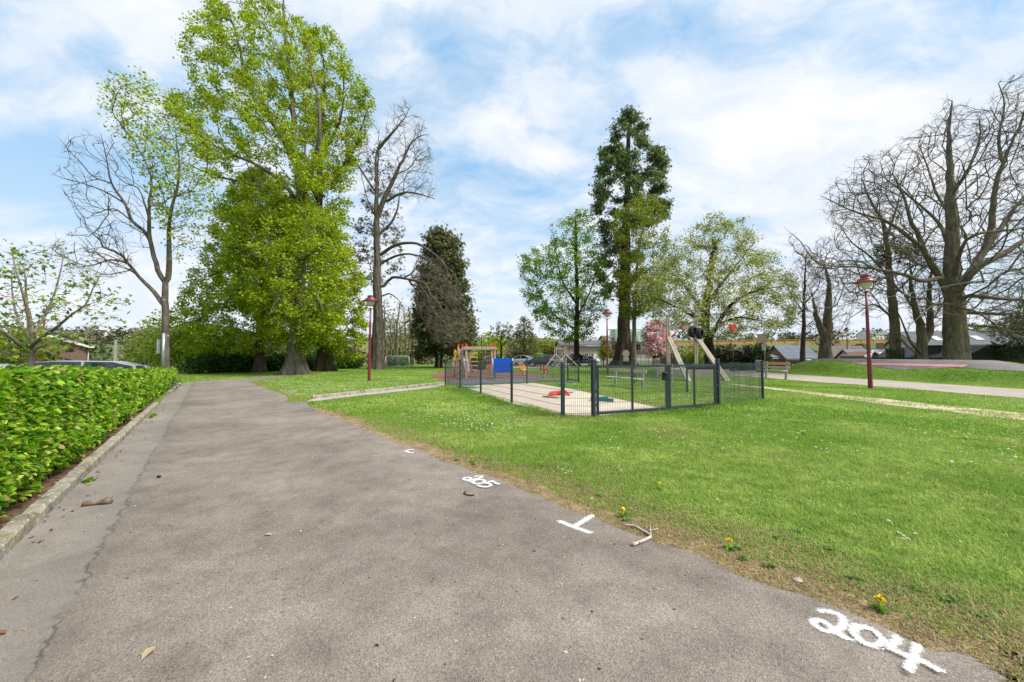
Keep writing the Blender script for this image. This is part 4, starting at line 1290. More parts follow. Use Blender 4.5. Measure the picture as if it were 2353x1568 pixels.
    for p, bpx in ((p1, (1583, 877.5)), (p2, (1673, 876.5))):
        q = Vector((p.x, p.y, 0)) - o
        for s in (-.065, .065): MB().box(q + Vector((s, 0, H / 2 - .1)), (.11, .15, H + .2), ch=.01).build('post', M['weathered'], r)
        f = G(*bpx) - o
        dd = (f - q).normalized().cross(Vector((0, 0, 1))) * .075
        for s in (-1, 1): MB().bar(q + dd * s + Vector((0, -.12, zt)), f + dd * s + Vector((0, 0, -.05)), .13, .17).build('brace', M['weathered'], r)
        MB().box(q + Vector((0, -.1, zt + .02)), (.36, .3, .1), ch=.02).build('bracket', M['red'], r)
    zbm = D(1560, 753, zb).z
    x2 = p2.x - p1.x
    MB().bar((0, .1, zbm), (x2, .1, zbm), .14, .26).build('crossbeam', M['weathered'], r)
    MB().box((x2 * .48, -.02, zbm), (.14, .16, .24), ch=.02).build('clamp', M['red'], r)
    for a, b in ((.1, .38), (.9, .66)): MB().tube([(x2 * a, 0, zbm - .75), (x2 * b, 0, zbm - .2)], .035, 8).build('strut', M['red'], r)
    MB().box((x2 / 2 + .6, -.5, .2), (x2 + 3.4, .16, .62)).build('footing_board', M['weathered'], r)
    # cable, trolley and seat
    c0 = Vector((p1.x + x2 * .48, zb - .1, zbm))
    pts = [D(1555, 754, zb - .3), D(1600, 756, zb - 1.3), D(1683, 751, 23.8), D(1780, 734, 21), D(1857, 716, 19), D(2100, 672, 15.3), D(2352, 622.6, 12.2), D(2700, 540, 9.6)]
    cab = MB().tube(smooth([tuple(p) for p in pts], .6), .011, 5).build('zip_line_cable', M['galv'])
    tag(cab, 'thin steel zip line cable rising to the upper right across the bare trees', 'cable')
    v = D(1683, 752, 23.8)
    r = thing('zip_line_trolley', 'red trolley on the zip line cable with a disc seat hung on a chain', 'trolley', v)
    sh = [(-.2, .16), (.24, .19), (.21, .07), (.23, -.02), (.02, -.24), (-.1, -.2), (-.2, -.02)]
    MB().prism([(x, -.06, z) for x, z in sh], (0, .12, 0)).build('housing', M['red'], r)
    bt = MB()
    for x, z in ((-.12, .1), (.14, .11), (0, -.08)): bt.lathe([(0, -.02), (.025, -.02), (.025, .02), (0, .02)], 8, (x, -.065, z))
    bt.build('bolt', M['galv'], r)
    zs = D(1684, 851, 23.8).z - v.z
    k = MB()
    z = -.22
    i = 0
    while z > zs * .52:
        k.tube([(0, 0, z), (0, 0, z - .05)], .01, 4); z -= .05
    k.build('chain', M['galv'], r)
    MB().tube([(0, 0, zs * .5), (0, 0, zs)], .024, 6).build('sleeve', M['black'], r)
    MB().lathe([(0, zs + .03), (.06, zs + .06), (.2, zs + .02), (.225, zs - .02), (.2, zs - .06), (0, zs - .05)], 18).build('seat', M['black'], r)
    # bumper tyres threaded on the cable
    for (px, py, dep, rz, lb) in ((1592.5, 762.5, 26.4, .55, 'black bumper tyre on the zip line cable, next to the post'), (1607.5, 767, 25.6, .75, 'black bumper tyre on the zip line cable, the outer of the two')):
        v = D(px, py, dep)
        prof = [(.26, -.15), (.29, -.18), (.36, -.18), (.42, -.14), (.435, -.06), (.435, .06), (.42, .14), (.36, .18), (.29, .18), (.26, .15), (.285, .1), (.33, .1), (.33, -.1), (.285, -.1), (.26, -.15)]
        t = MB().lathe(prof, 32)
        o = t.build('tyre', M['rubber'])
        o.location = v
        o.rotation_euler = (R(90), 0, rz)
        o.scale = (.86,) * 3
        tag(o, lb, 'tyre', 'bumper tyres on the zip line')
    v = D(1606, 852, 28.0)
    r = thing('equipment_box', 'low dark wooden box between the zip line posts', 'box', (v.x, v.y, 0))
    MB().box((0, 0, .32), (2.2, .5, .68), ch=.03).build('body', M['black'], r)
    MB().box((0, 0, .69), (2.3, .58, .06), ch=.01).build('lid', M['bark_dark'], r)
    # sandpit toys
    v = G(1283, 909)
    r = thing('sand_digger', 'red plastic scoop lying in the sandpit', 'sand toy', (v.x, v.y, .0), -.15)
    sh = [(-.12, .0), (0, .13), (.16, .2), (.3, .17), (.44, .02), (.3, .06), (.12, .06)]
    MB().prism([(x, -.16, z) for x, z in sh], (0, .32, 0)).build('hood', M['red'], r)
    MB().prism([(-.35, -.16, .06), (-.1, -.2, .02), (.06, -.16, .14), (.06, .2, .14), (-.3, .2, .1)], (0, 0, .025)).build('plate', M['red'], r)
    for i in range(4): MB().bar((-.33 + i * .07, -.17 - i * .01, .06 - i * .01), (-.31 + i * .07, -.25 - i * .01, .0), .035, .03).build('tooth', M['red'], r)
    def arc(name, label, px, py, pts, w, h, mat):
        v = G(px, py)
        o = MB()
        rings = []
        for i, p in enumerate(pts):
            p = Vector((*p, 0))
            tt = (Vector((*pts[min(i + 1, len(pts) - 1)], 0)) - Vector((*pts[max(i - 1, 0)], 0))).normalized()
            s = Vector((-tt.y, tt.x, 0)) * w / 2
            rings.append([tuple(p - s), tuple(p + s), tuple(p + s + Vector((0, 0, h))), tuple(p - s + Vector((0, 0, h)))])
        o.loft(rings)
        q = o.build(name, M[mat])
        q.location = (v.x, v.y, .012)
        return tag(q, label, 'sand toy')
    arc('sand_track', 'dark teal curved plastic channel in the sandpit near the gate', 1372, 922, [(.42, .22), (.2, .25), (0, .2), (-.16, .1), (-.18, -.02), (-.06, -.14), (.14, -.24), (.34, -.34), (.44, -.36)], .06, .11, 'teal')
    arc('sand_track', 'pale teal plastic piece lying beside the red scoop', 1298, 904.5, [(-.3, 0), (-.1, .06), (.15, .06), (.32, 0)], .14, .05, 'teal_pale')
    arc('sand_track', 'flat pale teal board at the far corner of the sandpit', 1085, 892, [(-.42, .45), (-.1, .05), (.35, -.35)], .42, .06, 'teal_pale')
    arc('hose_loop', 'loop of pale green hose on the grass by the back gate', 1303, 884, [(.45 * math.cos(a), .3 * math.sin(a)) for a in np.linspace(.4, 5.9, 20)], .05, .05, 'teal_pale')
    v0, v1 = G(1247, 914), G(1283, 917)
    s = MB().tube([v0 + Vector((0, 0, .03)), v0.lerp(v1, .4) + Vector((0, .03, .04)), v1 + Vector((0, 0, .025))], [.028, .032, .02], 7).build('stick', M['plastic_bark'])
    tag(s, 'thin brown stick lying in the sand before the red scoop', 'stick')

def litter_things():
    # fallen wood on the path
    v0, v1 = G(189, 1166), G(259, 1158)
    m = MB()
    a = v1 - v0
    pts = [v0 + a * t + Vector((0, math.sin(t * 5) * .008, .03)) for t in np.linspace(0, 1, 8)]
    m.tube(pts, [.024, .027, .026, .03, .026, .027, .03, .022], 9)
    k = v0 + a * .78 + Vector((0, 0, .045))
    m.tube([k, k + Vector((.01, .03, .02)), k + Vector((.015, .045, .022))], [.02, .016, .01], 6)
    tag(m.build('fallen_branch', M['plastic_bark']), 'short thick broken branch lying on the path near the kerb', 'branch')
    cT = lambda u, v_: G(861.75 + .359 * u, 1005.4 + .359 * v_)
    m = MB()
    P = [cT(1595, 576), cT(1660, 584), cT(1710, 612), cT(1765, 648), cT(1740, 668), cT(1690, 690), cT(1650, 706)]
    P = [p + Vector((0, 0, .022)) for p in P]
    m.tube(smooth([tuple(p) for p in P], .02), np.interp(np.linspace(0, 1, len(smooth([tuple(p) for p in P], .02))), [0, .5, 1], [.007, .011, .013]), 6)
    for a, b in (((1765, 648), (1762, 585)), ((1745, 615), (1815, 612)), ((1690, 690), (1700, 705)), ((1665, 700), (1645, 695))):
        m.tube([cT(*a) + Vector((0, 0, .025)), cT(*b) + Vector((0, 0, .035))], [.006, .003], 5)
    tag(m.build('fallen_branch', M['slat']), 'bent pale bare twig at the edge of the grass, right of the T mark', 'branch')
    c5 = lambda u, v_: G(907.7 + .1221 * u, 1022.6 + .1221 * v_)
    P = [c5(1330, 905), c5(1300, 925), c5(1310, 950), c5(1360, 970), c5(1410, 978), c5(1495, 974)]
    P = [tuple(p + Vector((0, 0, .016))) for p in P]
    q = smooth(P, .02)
    tag(MB().tube(q, np.full(len(q), .007), 6).build('twig', M['bark_red']), 'small curved reddish twig on the tarmac below the number 205', 'twig')
    v = G(365, 1100)
    tag(MB().lathe([(0, 0), (.018, .004), (.022, .016), (.012, .028), (0, .03)], 8, (v.x, v.y, .01)).build('pebble', M['black']), 'small black pebble on the path', 'pebble')
    v = G(1833, 1340)
    s = MB().lathe([(0, 0), (.035, .005), (.045, .025), (.03, .045), (0, .05)], 9, (0, 0, 0)).build('pebble', M['slat'])
    s.location = (v.x, v.y, .005); s.scale = (.7, .5, .5)
    tag(s, 'pale rounded stone in the bare verge', 'pebble')
    g = np.random.default_rng(8)
    # leaf litter along the kerb and under the hedge
    n = 750
    k = g.random(n) < .16
    off = np.where(k, -1.11 + np.abs(g.normal(0, .1, n)), -1.32 - g.random(n) * .35)
    s = g.uniform(.5, 15, n)
    x, y = off * .791 - s * .612, off * .612 + s * .791
    p = np.stack([x, y, np.full(n, .018)], -1)
    o = scatter('leaf_litter', T_LEAF, p, .038, [(3, (.2, .1, .045)), (3, (.28, .17, .09)), (1, (.1, .06, .03))], M['leaf_dense'], None, (0, .2), g, roll=.4)
    tag(o, 'dry brown leaves along the kerb and under the hedge', 'leaf litter', kind='stuff')
    # grit and bits scattered on the tarmac
    n = 700
    off = g.uniform(-1.1, 2.7, n); s = 1.2 + 13 * g.random(n) ** 1.4
    x, y = off * .791 - s * .612, off * .612 + s * .791
    p = np.stack([x, y, np.full(n, .011)], -1)
    o = scatter('path_grit', T_ONE, p, .022, [(3, (.45, .4, .3)), (2, (.3, .2, .1)), (1, (.05, .045, .04))], M['leaf_dense'], None, (0, .12), g, roll=.2)
    tag(o, 'dry crumbs and tiny stalks on the tarmac', 'litter', kind='stuff')
    for px, py, rz, c, sz, lb in ((358, 1493, .5, 0, .06, 'pale dry leaf on the tarmac, nearest the viewer'), (163, 1100, 2.2, 1, .08, 'brown fallen leaf on the path against the kerb'), (610, 1233, 1.2, 0, .05, 'tiny pale dry leaf in the middle of the path')):
        v = G(px, py)
        o = scatter('fallen_leaf', T_LEAF, np.array([[v.x, v.y, .02]]), sz, [(1, ((.42, .33, .2), (.24, .12, .06))[c])], M['leaf_dense'], None, (0, .05), g, jit=0, roll=.3)
        tag(o, lb, 'leaf')
    # flowers: the nearest daisies and dandelions one by one
    def daisy_mesh():
        v, f, c = [], [], []
        for i in range(13):
            a = i * 2 * math.pi / 13
            b = len(v)
            for rr, da, z in ((.004, -.1, 0), (.0125, -.2, .003), (.0135, .2, .003), (.004, .1, 0)): v.append((rr * math.cos(a + da), rr * math.sin(a + da), .045 + z))
            f.append((b, b + 1, b + 2, b + 3)); c += [(.75, .74, .72)] * 4
        b = len(v)
        v += [(.0055 * math.cos(t), .0055 * math.sin(t), .049) for t in np.linspace(0, 2 * math.pi, 8, endpoint=False)]
        c += [(.65, .42, .02)] * 8
        v += [(-.0008, 0, 0), (.0008, 0, 0), (.0008, 0, .046), (-.0008, 0, .046)]; c += [(.1, .2, .02)] * 4
        return v, f, b, c
    dv, df, db, dc = daisy_mesh()
    base = mesh_np('daisy', dv, [np.array(df + [(db + 8, db + 9, db + 10, db + 11)]), np.array([list(range(db, db + 8))])], M['petal'], colors=np.array(dc))
    near = [(2062, 1236), (2073, 1243), (2082, 1250), (2110, 1240), (2078, 1252), (2041, 1207), (2205, 1258), (1902, 1118), (1912, 1119), (1928, 1128), (1937, 1125), (1832, 1128), (1772, 1137), (1807, 1159), (2212, 1066), (2246, 1074), (2090, 1096), (1652, 1159),
            (1560, 1045), (1570, 1049), (1610, 1053), (1652, 1057), (1500, 1043), (1304, 1090), (1282, 1082), (1295, 1086), (1316, 1092), (1426, 1089), (1363, 1155), (1451, 1180), (1300, 1095), (1255, 1064), (1602, 1180)]
    first = True
    for a, b in near:
        v = G(a, b)
        o = base if first else base.copy()
        if not first: col.objects.link(o)
        first = False
        o.location = (v.x, v.y, .0)
        o.rotation_euler = (rnd.uniform(-.3, .3), rnd.uniform(-.3, .3), rnd.uniform(0, 6))
        k = rnd.uniform(.8, 1.15)
        o.scale = (k, k, 1)
        tag(o, 'small white daisy with a yellow eye in the open mown grass', 'daisy', 'scattered daisies in the near lawn')
    dn = [(1676, 1265, 'yellow dandelion in the verge, by itself left of the number 204'), (2024, 1407, 'yellow dandelion at the bare verge right above the number 204'), (1432, 1190, 'yellow dandelion above the bent pale twig'), (1516, 1128, 'yellow dandelion in the open grass above the T mark'),
          (1085, 1064.5, 'yellow dandelion on the verge between the tick and the number 205'), (716, 927, 'yellow dandelion clump at the start of the side path'), (724, 930, 'yellow dandelion beside the clump at the side path'), (1848, 1000, 'yellow dandelion far out in the middle of the lawn')]
    for a, b, lb in dn:
        v = G(a, b)
        r = thing('dandelion', lb, 'dandelion', (v.x, v.y, 0), rnd.uniform(0, 6), 'dandelions')
        p = np.zeros((36, 3)); p[:, 2] = .075
        scatter('flower_head', T_ONE, p, .022, [(2, (.8, .62, .02)), (1, (.78, .52, .015))], M['petal'], r, (.35, .35), g)
        p = np.zeros((14, 3)); p[:, 2] = .015
        scatter('leaves', T_LEAF, p, .045, [(1, (.16, .28, .03)), (1, (.12, .24, .02))], M['leaf'], r, (.3, .15), g)
        MB().tube([(0, 0, 0), (0, 0, .075)], .003, 5).build('stalk', M['lime'], r)
    # all the other daisies
    pts = []
    def patch(poly, n):
        P = np.array(poly); lo, hi = P.min(0), P.max(0)
        m = 0
        while m < n:
            a, b = g.uniform(lo[0], hi[0]), lo[1] + (hi[1] - lo[1]) * g.random()
            if not in_poly(a, b, poly): continue
            v = G(a, b)
            if fnoise(v.x, v.y, .8) < .42: continue
            if in_poly(v.x, v.y, PATH2): continue
            pts.append((v.x, v.y)); m += 1
    patch([(605, 880), (640, 872), (700, 866), (848, 858), (1000, 852), (1010, 862), (960, 880), (860, 895), (780, 903), (720, 908), (665, 912)], 2600)
    patch([(740, 935), (900, 905), (1030, 890), (1180, 940), (1290, 965), (1300, 990), (1100, 1000), (900, 960)], 650)
    patch([(1300, 970), (1540, 955), (1750, 930), (2353, 985), (2353, 1080), (1700, 1040), (1300, 1040)], 230)
    patch([(1380, 930), (1540, 915), (1640, 880), (1740, 890), (1640, 930), (1530, 940)], 350)
    patch([(1760, 880), (2000, 895), (2353, 925), (2353, 945), (1900, 900)], 70)
    q = np.array(pts)
    z = gz(q[:, 0], q[:, 1]) + .05
    o = scatter('daisies', T_FLOWER, np.column_stack([q, z]), .028, [(5, (.72, .71, .68)), (1, (.66, .62, .4))], M['petal'], None, (0, .15), g, jit=.08, roll=.25)
    tag(o, 'drifts of white daisies across the lawn', 'daisies', kind='stuff')
    pts.clear()
    patch([(1450, 955), (1540, 942), (1560, 925), (1470, 920), (1400, 905), (1380, 890), (1470, 900)], 40)
    patch([(745, 935), (1040, 893), (1290, 957), (1000, 960)], 34)
    patch([(610, 880), (700, 870), (990, 856), (700, 908)], 40)
    patch([(1860, 858), (1960, 866), (1920, 850), (1840, 850)], 8)
    q = np.array(pts)
    z = gz(q[:, 0], q[:, 1]) + .06
    o = scatter('dandelions', T_FLOWER, np.column_stack([q, z]), .045, [(1, (.8, .6, .02))], M['petal'], None, (0, .2), g, jit=.1, roll=.3)
    tag(o, 'yellow dandelions scattered over the farther lawn', 'dandelions', kind='stuff')
    # broad leaved weeds in the verge and under the kerb
    w = [(1694, 1262), (1790, 1240), (1765, 1305), (1905, 1265), (1960, 1335), (2110, 1360), (2190, 1385), (1440, 1198), (1090, 1068), (1050, 1060), (1830, 1225), (1330, 1120), (1375, 1140), (2260, 1420), (1710, 1290)]
    P = np.array([tuple(G(a, b)) for a, b in w])
    P = np.repeat(P, 16, 0) + g.normal(0, .012, (16 * len(w), 3)) * np.array([1, 1, 0]) + np.array([0, 0, .012])
    o = scatter('weeds', T_LEAF, P, .038, [(2, (.17, .28, .08)), (1, (.16, .24, .06))], M['leaf'], None, (.35, .15), g)
    tag(o, 'flat rosettes of broad leaved weeds in the verge', 'weeds', kind='stuff')
    P = np.array([tuple(G(a, b)) for a, b in ((350, 958), (347, 962), (352, 955), (205, 1109))])
    P = np.repeat(P, 22, 0) + g.normal(0, .02, (22 * 4, 3)) * np.array([1, 1, 0])
    o = scatter('kerb_weeds', T_ONE, P, .06, [(1, (.16, .3, .015)), (1, (.2, .32, .03))], M['leaf'], None, (.9, .3), g)
    tag(o, 'tufts of green weed growing against the kerb', 'weeds', kind='stuff')
# ---------------------------------------------------------------- cars
def car(label, loc, rz, paint, kind='saloon', group='cars in the car park'):
    r = thing('parked_car', label, 'car', loc, rz, group)
    if kind == 'suv':
        Lx, w, belt, roof = 4.2, 1.8, .98, 1.62
        hood = [(-2.1, .62, .62), (-2.05, .4, .92), (-1.2, .35, 1.0), (0, .35, 1.0), (1.2, .35, 1.02), (2.0, .38, .98), (2.1, .6, .8)]
        cab = [(-1.15, 1.0, 1.02), (-.55, 1.0, 1.56), (0, 1.0, 1.63), (1.2, 1.0, 1.6), (1.95, 1.0, 1.45), (2.02, 1.0, 1.02)]
    elif kind == 'coupe':
        hood = [(-2.2, .5, .55), (-2.12, .3, .7), (-1.2, .28, .84), (0, .28, .86), (1.2, .28, .88), (2.05, .3, .86), (2.2, .5, .68)]
        cab = [(-.95, .84, .86), (-.2, .84, 1.26), (.35, .84, 1.31), (1.1, .84, 1.2), (1.75, .84, .9)]
        w = 1.8
    elif kind == 'estate':
        hood = [(-2.3, .55, .6), (-2.2, .32, .8), (-1.2, .3, .93), (0, .3, .95), (1.4, .3, .96), (2.2, .32, .95), (2.3, .55, .75)]
        cab = [(-1.2, .93, .95), (-.4, .93, 1.42), (.2, .93, 1.48), (1.6, .93, 1.45), (2.15, .93, 1.3), (2.25, .93, .96)]
        w = 1.8
    else:
        hood = [(-2.25, .5, .58), (-2.15, .3, .76), (-1.2, .28, .9), (0, .28, .92), (1.2, .28, .95), (2.15, .32, .98), (2.25, .52, .8)]
        cab = [(-1.1, .9, .92), (-.35, .9, 1.38), (.3, .9, 1.44), (1.0, .9, 1.38), (1.85, .9, .98)]
        w = 1.8
    def ring(x, z0, z1, k=1.):
        h = w / 2 * k
        return [(x, -h * .9, z0), (x, -h, z0 + (z1 - z0) * .35), (x, -h * .98, z0 + (z1 - z0) * .75), (x, -h * .86, z1), (x, h * .86, z1), (x, h * .98, z0 + (z1 - z0) * .75), (x, h, z0 + (z1 - z0) * .35), (x, h * .9, z0)]
    ks = [.86, .95, 1, 1, 1, .96, .88]
    MB().loft([ring(x, a, b, k) for (x, a, b), k in zip(hood, ks)]).build('body', paint, r)
    hw = w / 2
    MB().loft([[(x, -hw * .88, a - .04), (x, -hw * (.88 - .2 * (b - a)), b), (x, hw * (.88 - .2 * (b - a)), b), (x, hw * .88, a - .04)] for x, a, b in cab]).build('windows', M['glass'], r)
    rf = MB()
    top = cab[1:-1] if kind != 'suv' else cab[1:-1]
    rings = []
    for x, a, b in top:
        h = hw * (.88 - .2 * (b - a)) + .012
        rings.append([(x, -h, b - .035), (x, -h * .93, b + .018), (x, h * .93, b + .018), (x, h, b - .035)])
    rf.loft(rings, smooth=True).build('roof', paint if kind != 'coupe' else M['black'], r)
    pl = MB()
    for s in (-1, 1):
        for i in (0, len(cab) - 2):
            (xa, a, b), (xb, a2, b2) = cab[i], cab[i + 1]
            pl.bar((xa, s * (hw * (.88 - .2 * (b - a)) + .0), b), (xb, s * (hw * (.88 - .2 * (b2 - a2)) + .0), b2), .07, .06)
        xm = (cab[1][0] + cab[-2][0]) / 2
        pl.bar((xm, s * hw * .87, cab[0][1] - .02), (xm, s * (hw * .78), np.interp(xm, [c[0] for c in cab], [c[2] for c in cab])), .07, .05)
    pl.build('pillar', paint, r)
    for x in (-1.38, 1.36):
        for s in (-1, 1):
            o = MB().lathe([(.2, -.1), (.3, -.1), (.325, -.07), (.325, .07), (.3, .1), (.2, .1)], 20).build('tyre', M['rubber'], r)
            o.location = (x, s * (hw - .065), .32); o.rotation_euler = (R(90), 0, 0)
            k = MB().lathe([(0, -.06), (.06, -.085), (.19, -.06), (.21, -.09), (.21, .09), (.19, .06), (.06, .085), (0, .06)], 16).build('rim', M['alloy'], o)
    for s in (-1, 1):
        MB().box((hood[-1][0] - .06, s * hw * .66, hood[-1][2] - .06), (.16, .3, .15), ch=.03).build('tail_light', M['taillight'], r)
        MB().box((hood[0][0] + .09, s * hw * .62, hood[0][2] + .02), (.2, .34, .13), ch=.03).build('headlight', M['headlight'], r)
        MB().box((-.85, s * (hw + .07), cab[0][1] + .06), (.14, .2, .13), ch=.03).build('mirror', paint, r)
    MB().box((hood[-1][0] + .012, 0, .55 if kind == 'coupe' else .7), (.02, .5, .11)).build('number_plate', M['white'], r)
    return r
def cars():
    def at(px, py, dep):
        v = D(px, py, dep)
        return (v.x, v.y, v.z)
    car('black convertible with a black soft top parked in front of the white cars', at(1248, 843.5, 53), 2.95, M['carblack'], 'coupe')
    car('white saloon seen from behind, next to the blue board', at(1198, 838.5, 60), -.55, M['carwhite'], 'saloon')
    car('boxy white off-roader behind the timber frame', at(1277, 839.5, 62), 3.0, M['carwhite'], 'suv')
    car('white estate car right behind the timber frame legs', at(1302, 838.8, 64), 2.5, M['carsilver'], 'estate')
    car('dark car half hidden behind the climbing net', at(1124, 840, 60), .3, M['cardark'], 'saloon')
    car('dark car peeping out at the right of the green tree trunk', at(1337, 840.5, 60), 2.8, M['cardark'], 'suv')
    car('white van-like car beyond the green tree trunk', at(1352, 838, 74), 3.1, M['carwhite'], 'suv')
    g = 'cars behind the hedge'
    z = -.6
    def hz(px, dep): 
        v = D(px, 800, dep); return (v.x, v.y, z)
    car('silver blue car with a glossy windscreen at the near end of the hedge', (hz(-95, 8.4)[0], 8.4, -.18), 2.45, M['carsilver'], 'saloon', g)
    c = car('long pale silver estate car behind the young maple', (hz(128, 13.5)[0], 13.5, -.2), .55, M['carsilver'], 'estate', g)
    car('white car roof behind the middle of the hedge', hz(283, 29), .6, M['carwhite'], 'saloon', g)
    car('silver car roof behind the grey sign post', hz(336, 42), .6, M['carsilver'], 'saloon', g)
    # carport roof by the white saloon
    v = D(1192, 838, 75)
    r = thing('carport', 'low white flat gabled shelter roof behind the white saloon', 'shelter', (v.x, v.y, 0))
    MB().loft([[(-4.5, y, 1.95), (0, y, 2.75), (4.5, y, 1.95), (4.5, y, 1.8), (0, y, 2.5), (-4.5, y, 1.8)] for y in (-2, 2)]).build('roof', M['white'], r)
    m = MB()
    for x in (-4.2, 4.2):
        for y in (-1.8, 1.8): m.bar((x, y, -.5), (x, y, 1.9), .12)
    m.build('post', M['galv'], r)

# ---------------------------------------------------------------- buildings
def window(parent, x, y, z, w, h, frame='white'):
    f = MB()
    for s in (-1, 1):
        f.box((x + s * (w / 2 - .03), y - .03, z), (.06, .1, h)); f.box((x, y - .03, z + s * (h / 2 - .03)), (w - .122, .1, .06))
    f.box((x, y - .025, z), (.05, .08, h - .122))
    o = f.build('window', M[frame], parent)
    MB().box((x, y - .004, z), (w - .1, .02, h - .1)).build('pane', M['glass'], o)
    return o
def gable(root, w, d, h, rise, wall, roof, over=.3, z0=-4, t=.14, axis='x', edge=None):
    """a house body with a pitched roof; the ridge runs along x, the eaves face -y and +y"""
    b = MB()
    b.loft([[(x, -d / 2, z0), (x, -d / 2, h), (x, 0, h + rise), (x, d / 2, h), (x, d / 2, z0)] for x in (-w / 2, w / 2)])
    b.build('wall', M[wall], root)
    sl = math.hypot(d / 2, rise)
    r = None
    for s in (-1, 1):
        k = over / sl
        lo = (s * d / 2 * (1 + k), h - rise * k)
        o = MB().loft([[(x, lo[0], lo[1] + .02), (x, 0, h + rise + .02), (x, 0, h + rise + t), (x, lo[0], lo[1] + t)] for x in (-w / 2 - over, w / 2 + over)]).build('roof', M[roof], root)
        r = r or o
        if edge:
            e = MB()
            for x in (-w / 2 - over - .04, w / 2 + over + .04): e.bar((x, lo[0], lo[1] + .08), (x, 0, h + rise + .08), .07, .22)
            e.build('verge', M[edge], root)
    g = MB()
    g.tube([(-w / 2 - over, -d / 2 - over - .06, h - .16), (w / 2 + over, -d / 2 - over - .06, h - .16)], .07, 6)
    g.build('gutter', M['white' if edge else 'galv'], root)
    return r
def buildings():
    def at(px, py, dep):
        return D(px, py, dep)
    # brick building on the left with its lean-to
    dep = 44
    apx, rt, lf = at(113, 772, dep), at(203, 797, dep), at(40, 797, dep)
    r = thing('brick_building', 'red brick gabled building with white roof edges beyond the hedge', 'building', (apx.x - 3.8, dep + 3.3, 0), R(47))
    W_ = 6.2
    hh = rt.z
    b = MB()
    b.loft([[(-W_ / 2, y, -4), (-W_ / 2, y, hh), (0, y, apx.z - .1), (W_ / 2, y, hh), (W_ / 2, y, -4)] for y in (-5, 9)])
    b.build('wall', M['brick'], r)
    for s in (-1, 1):
        MB().loft([[(s * (W_ / 2 + .35), y, hh - .15), (0, y, apx.z - .06), (0, y, apx.z + .12), (s * (W_ / 2 + .35), y, hh + .03)] for y in (-5.3, 9.3)]).build('roof', M['slate'], r)
        MB().bar((s * (W_ / 2 + .4), -5.36, hh - .05), (0, -5.36, apx.z + .05), .08, .24).build('verge', M['white'], r)
    MB().box((W_ / 2 + .35, -3, hh + .02), (.5, 5, .22)).build('gutter', M['white'], r)
    MB().tube([(W_ / 2 + .12, -5.08, -3), (W_ / 2 + .12, -5.08, hh)], .05, 6).build('downpipe', M['galv'], r)
    MB().box((W_ * .3, -5.0, hh - .32), (.4, .1, .5)).build('vent', M['black'], r)
    MB().box((-W_ * .18, -2, apx.z + .1), (1.5, 1.5, 1.0)).build('chimney', M['brick'], r)
    s0 = at(112, 800, 40)
    q = thing('lean_to', 'red brown plank lean-to with a dark sloping roof against the brick building', 'shed', (at(98, 800, 39.5).x, 39.5, 0), R(45))
    MB().loft([[(x, -1.2, -4), (x, -1.2, z), (x, 1.6, z), (x, 1.6, -4)] for x, z in ((-1.9, 2.5), (.75, 1.5))]).build('wall', M['planks'], q)
    MB().loft([[(x0, -1.4, z), (x0, 1.8, z), (x0, 1.8, z + .16), (x0, -1.4, z + .16)] for x0, z in ((-2.1, 2.6), (1.0, 1.42))]).build('roof', M['slate_dark'], q)
    MB().loft([[(.8, y, 1.35), (3.4, y, .35), (3.4, y, .5), (.8, y, 1.52)] for y in (-1.1, 1.6)]).build('roof', M['slate_dark'], q)
    MB().box((-.6, -1.22, -.4), (.6, .06, 2.2)).build('door', M['galv'], q)
    r = thing('metal_chimney', 'thin rusty chimney pipe rising beside the brick gable', 'chimney', (at(98.5, 800, 43).x, 43, 0))
    MB().tube([(0, 0, -3), (0, 0, at(98, 737, 43).z)], .09, 8).build('pipe', M['maroon'], r)
    MB().tube([(0, 0, at(98, 737, 43).z), (.25, 0, at(98, 735, 43).z + .05)], .07, 6).build('elbow', M['maroon'], r)
    # scaffolded building behind the redwood
    dep = 84
    x0, x1 = at(1385, 800, dep).x, at(1515, 800, dep).x
    hz = at(1400, 786, dep).z
    r = thing('scaffolded_building', 'white building wrapped in scaffolding and green netting behind the redwood', 'building', ((x0 + x1) / 2, dep, 0))
    w = x1 - x0
    gable(r, w, 10, hz, 1.2, 'render', 'tile_brown', .4, -2)
    for i in range(5):
        for z in (hz * .3, hz * .72): window(r, -w / 2 + (i + .5) * w / 5, -5.0, z, 1.1, 1.25)
    s = MB()
    for i in range(9):
        x = -w / 2 + i * w / 8
        s.tube([(x, -6.4, -1), (x, -6.4, hz + 2.4)], .06, 5)
        s.tube([(x, -5.3, -1), (x, -5.3, hz + 1.2)], .06, 5)
    s.build('scaffold_pole', M['galv'], r)['kind'] = 'stuff'
    s = MB()
    for z in (hz * .28, hz * .55, hz * .9, hz + .7, hz + 2.2):
        s.tube([(-w / 2 - .4, -6.42, z), (w / 2 + .4, -6.42, z)], .06, 5)
    s.build('ledger', M['maroon'], r)
    for z in (hz * .5, hz * .85): MB().box((0, -5.85, z), (w, .9, .06)).build('deck_board', M['timber'], r)
    nv, nf = [], []
    for i in range(30):
        x = -w / 2 + i * w / 29
        for k, z in enumerate((hz * .98, hz + 1.2, hz + 2.0)): nv.append((x, -6.55 + .12 * math.sin(i * 1.3 + k), z + .16 * math.sin(i * .9) * (k == 2) + .22 * math.sin(i * .7) * (k == 0)))
    for i in range(29):
        for k in (0, 1): nf.append((3 * i + k, 3 * i + 3 + k, 3 * i + 4 + k, 3 * i + 1 + k))
    mesh_np('netting', nv, np.array(nf), M['netting'], r)
    # pale stone house with small windows behind the cars
    dep = 82
    x0, x1 = at(1283, 800, dep).x, at(1384, 800, dep).x
    hz = at(1300, 795, dep).z
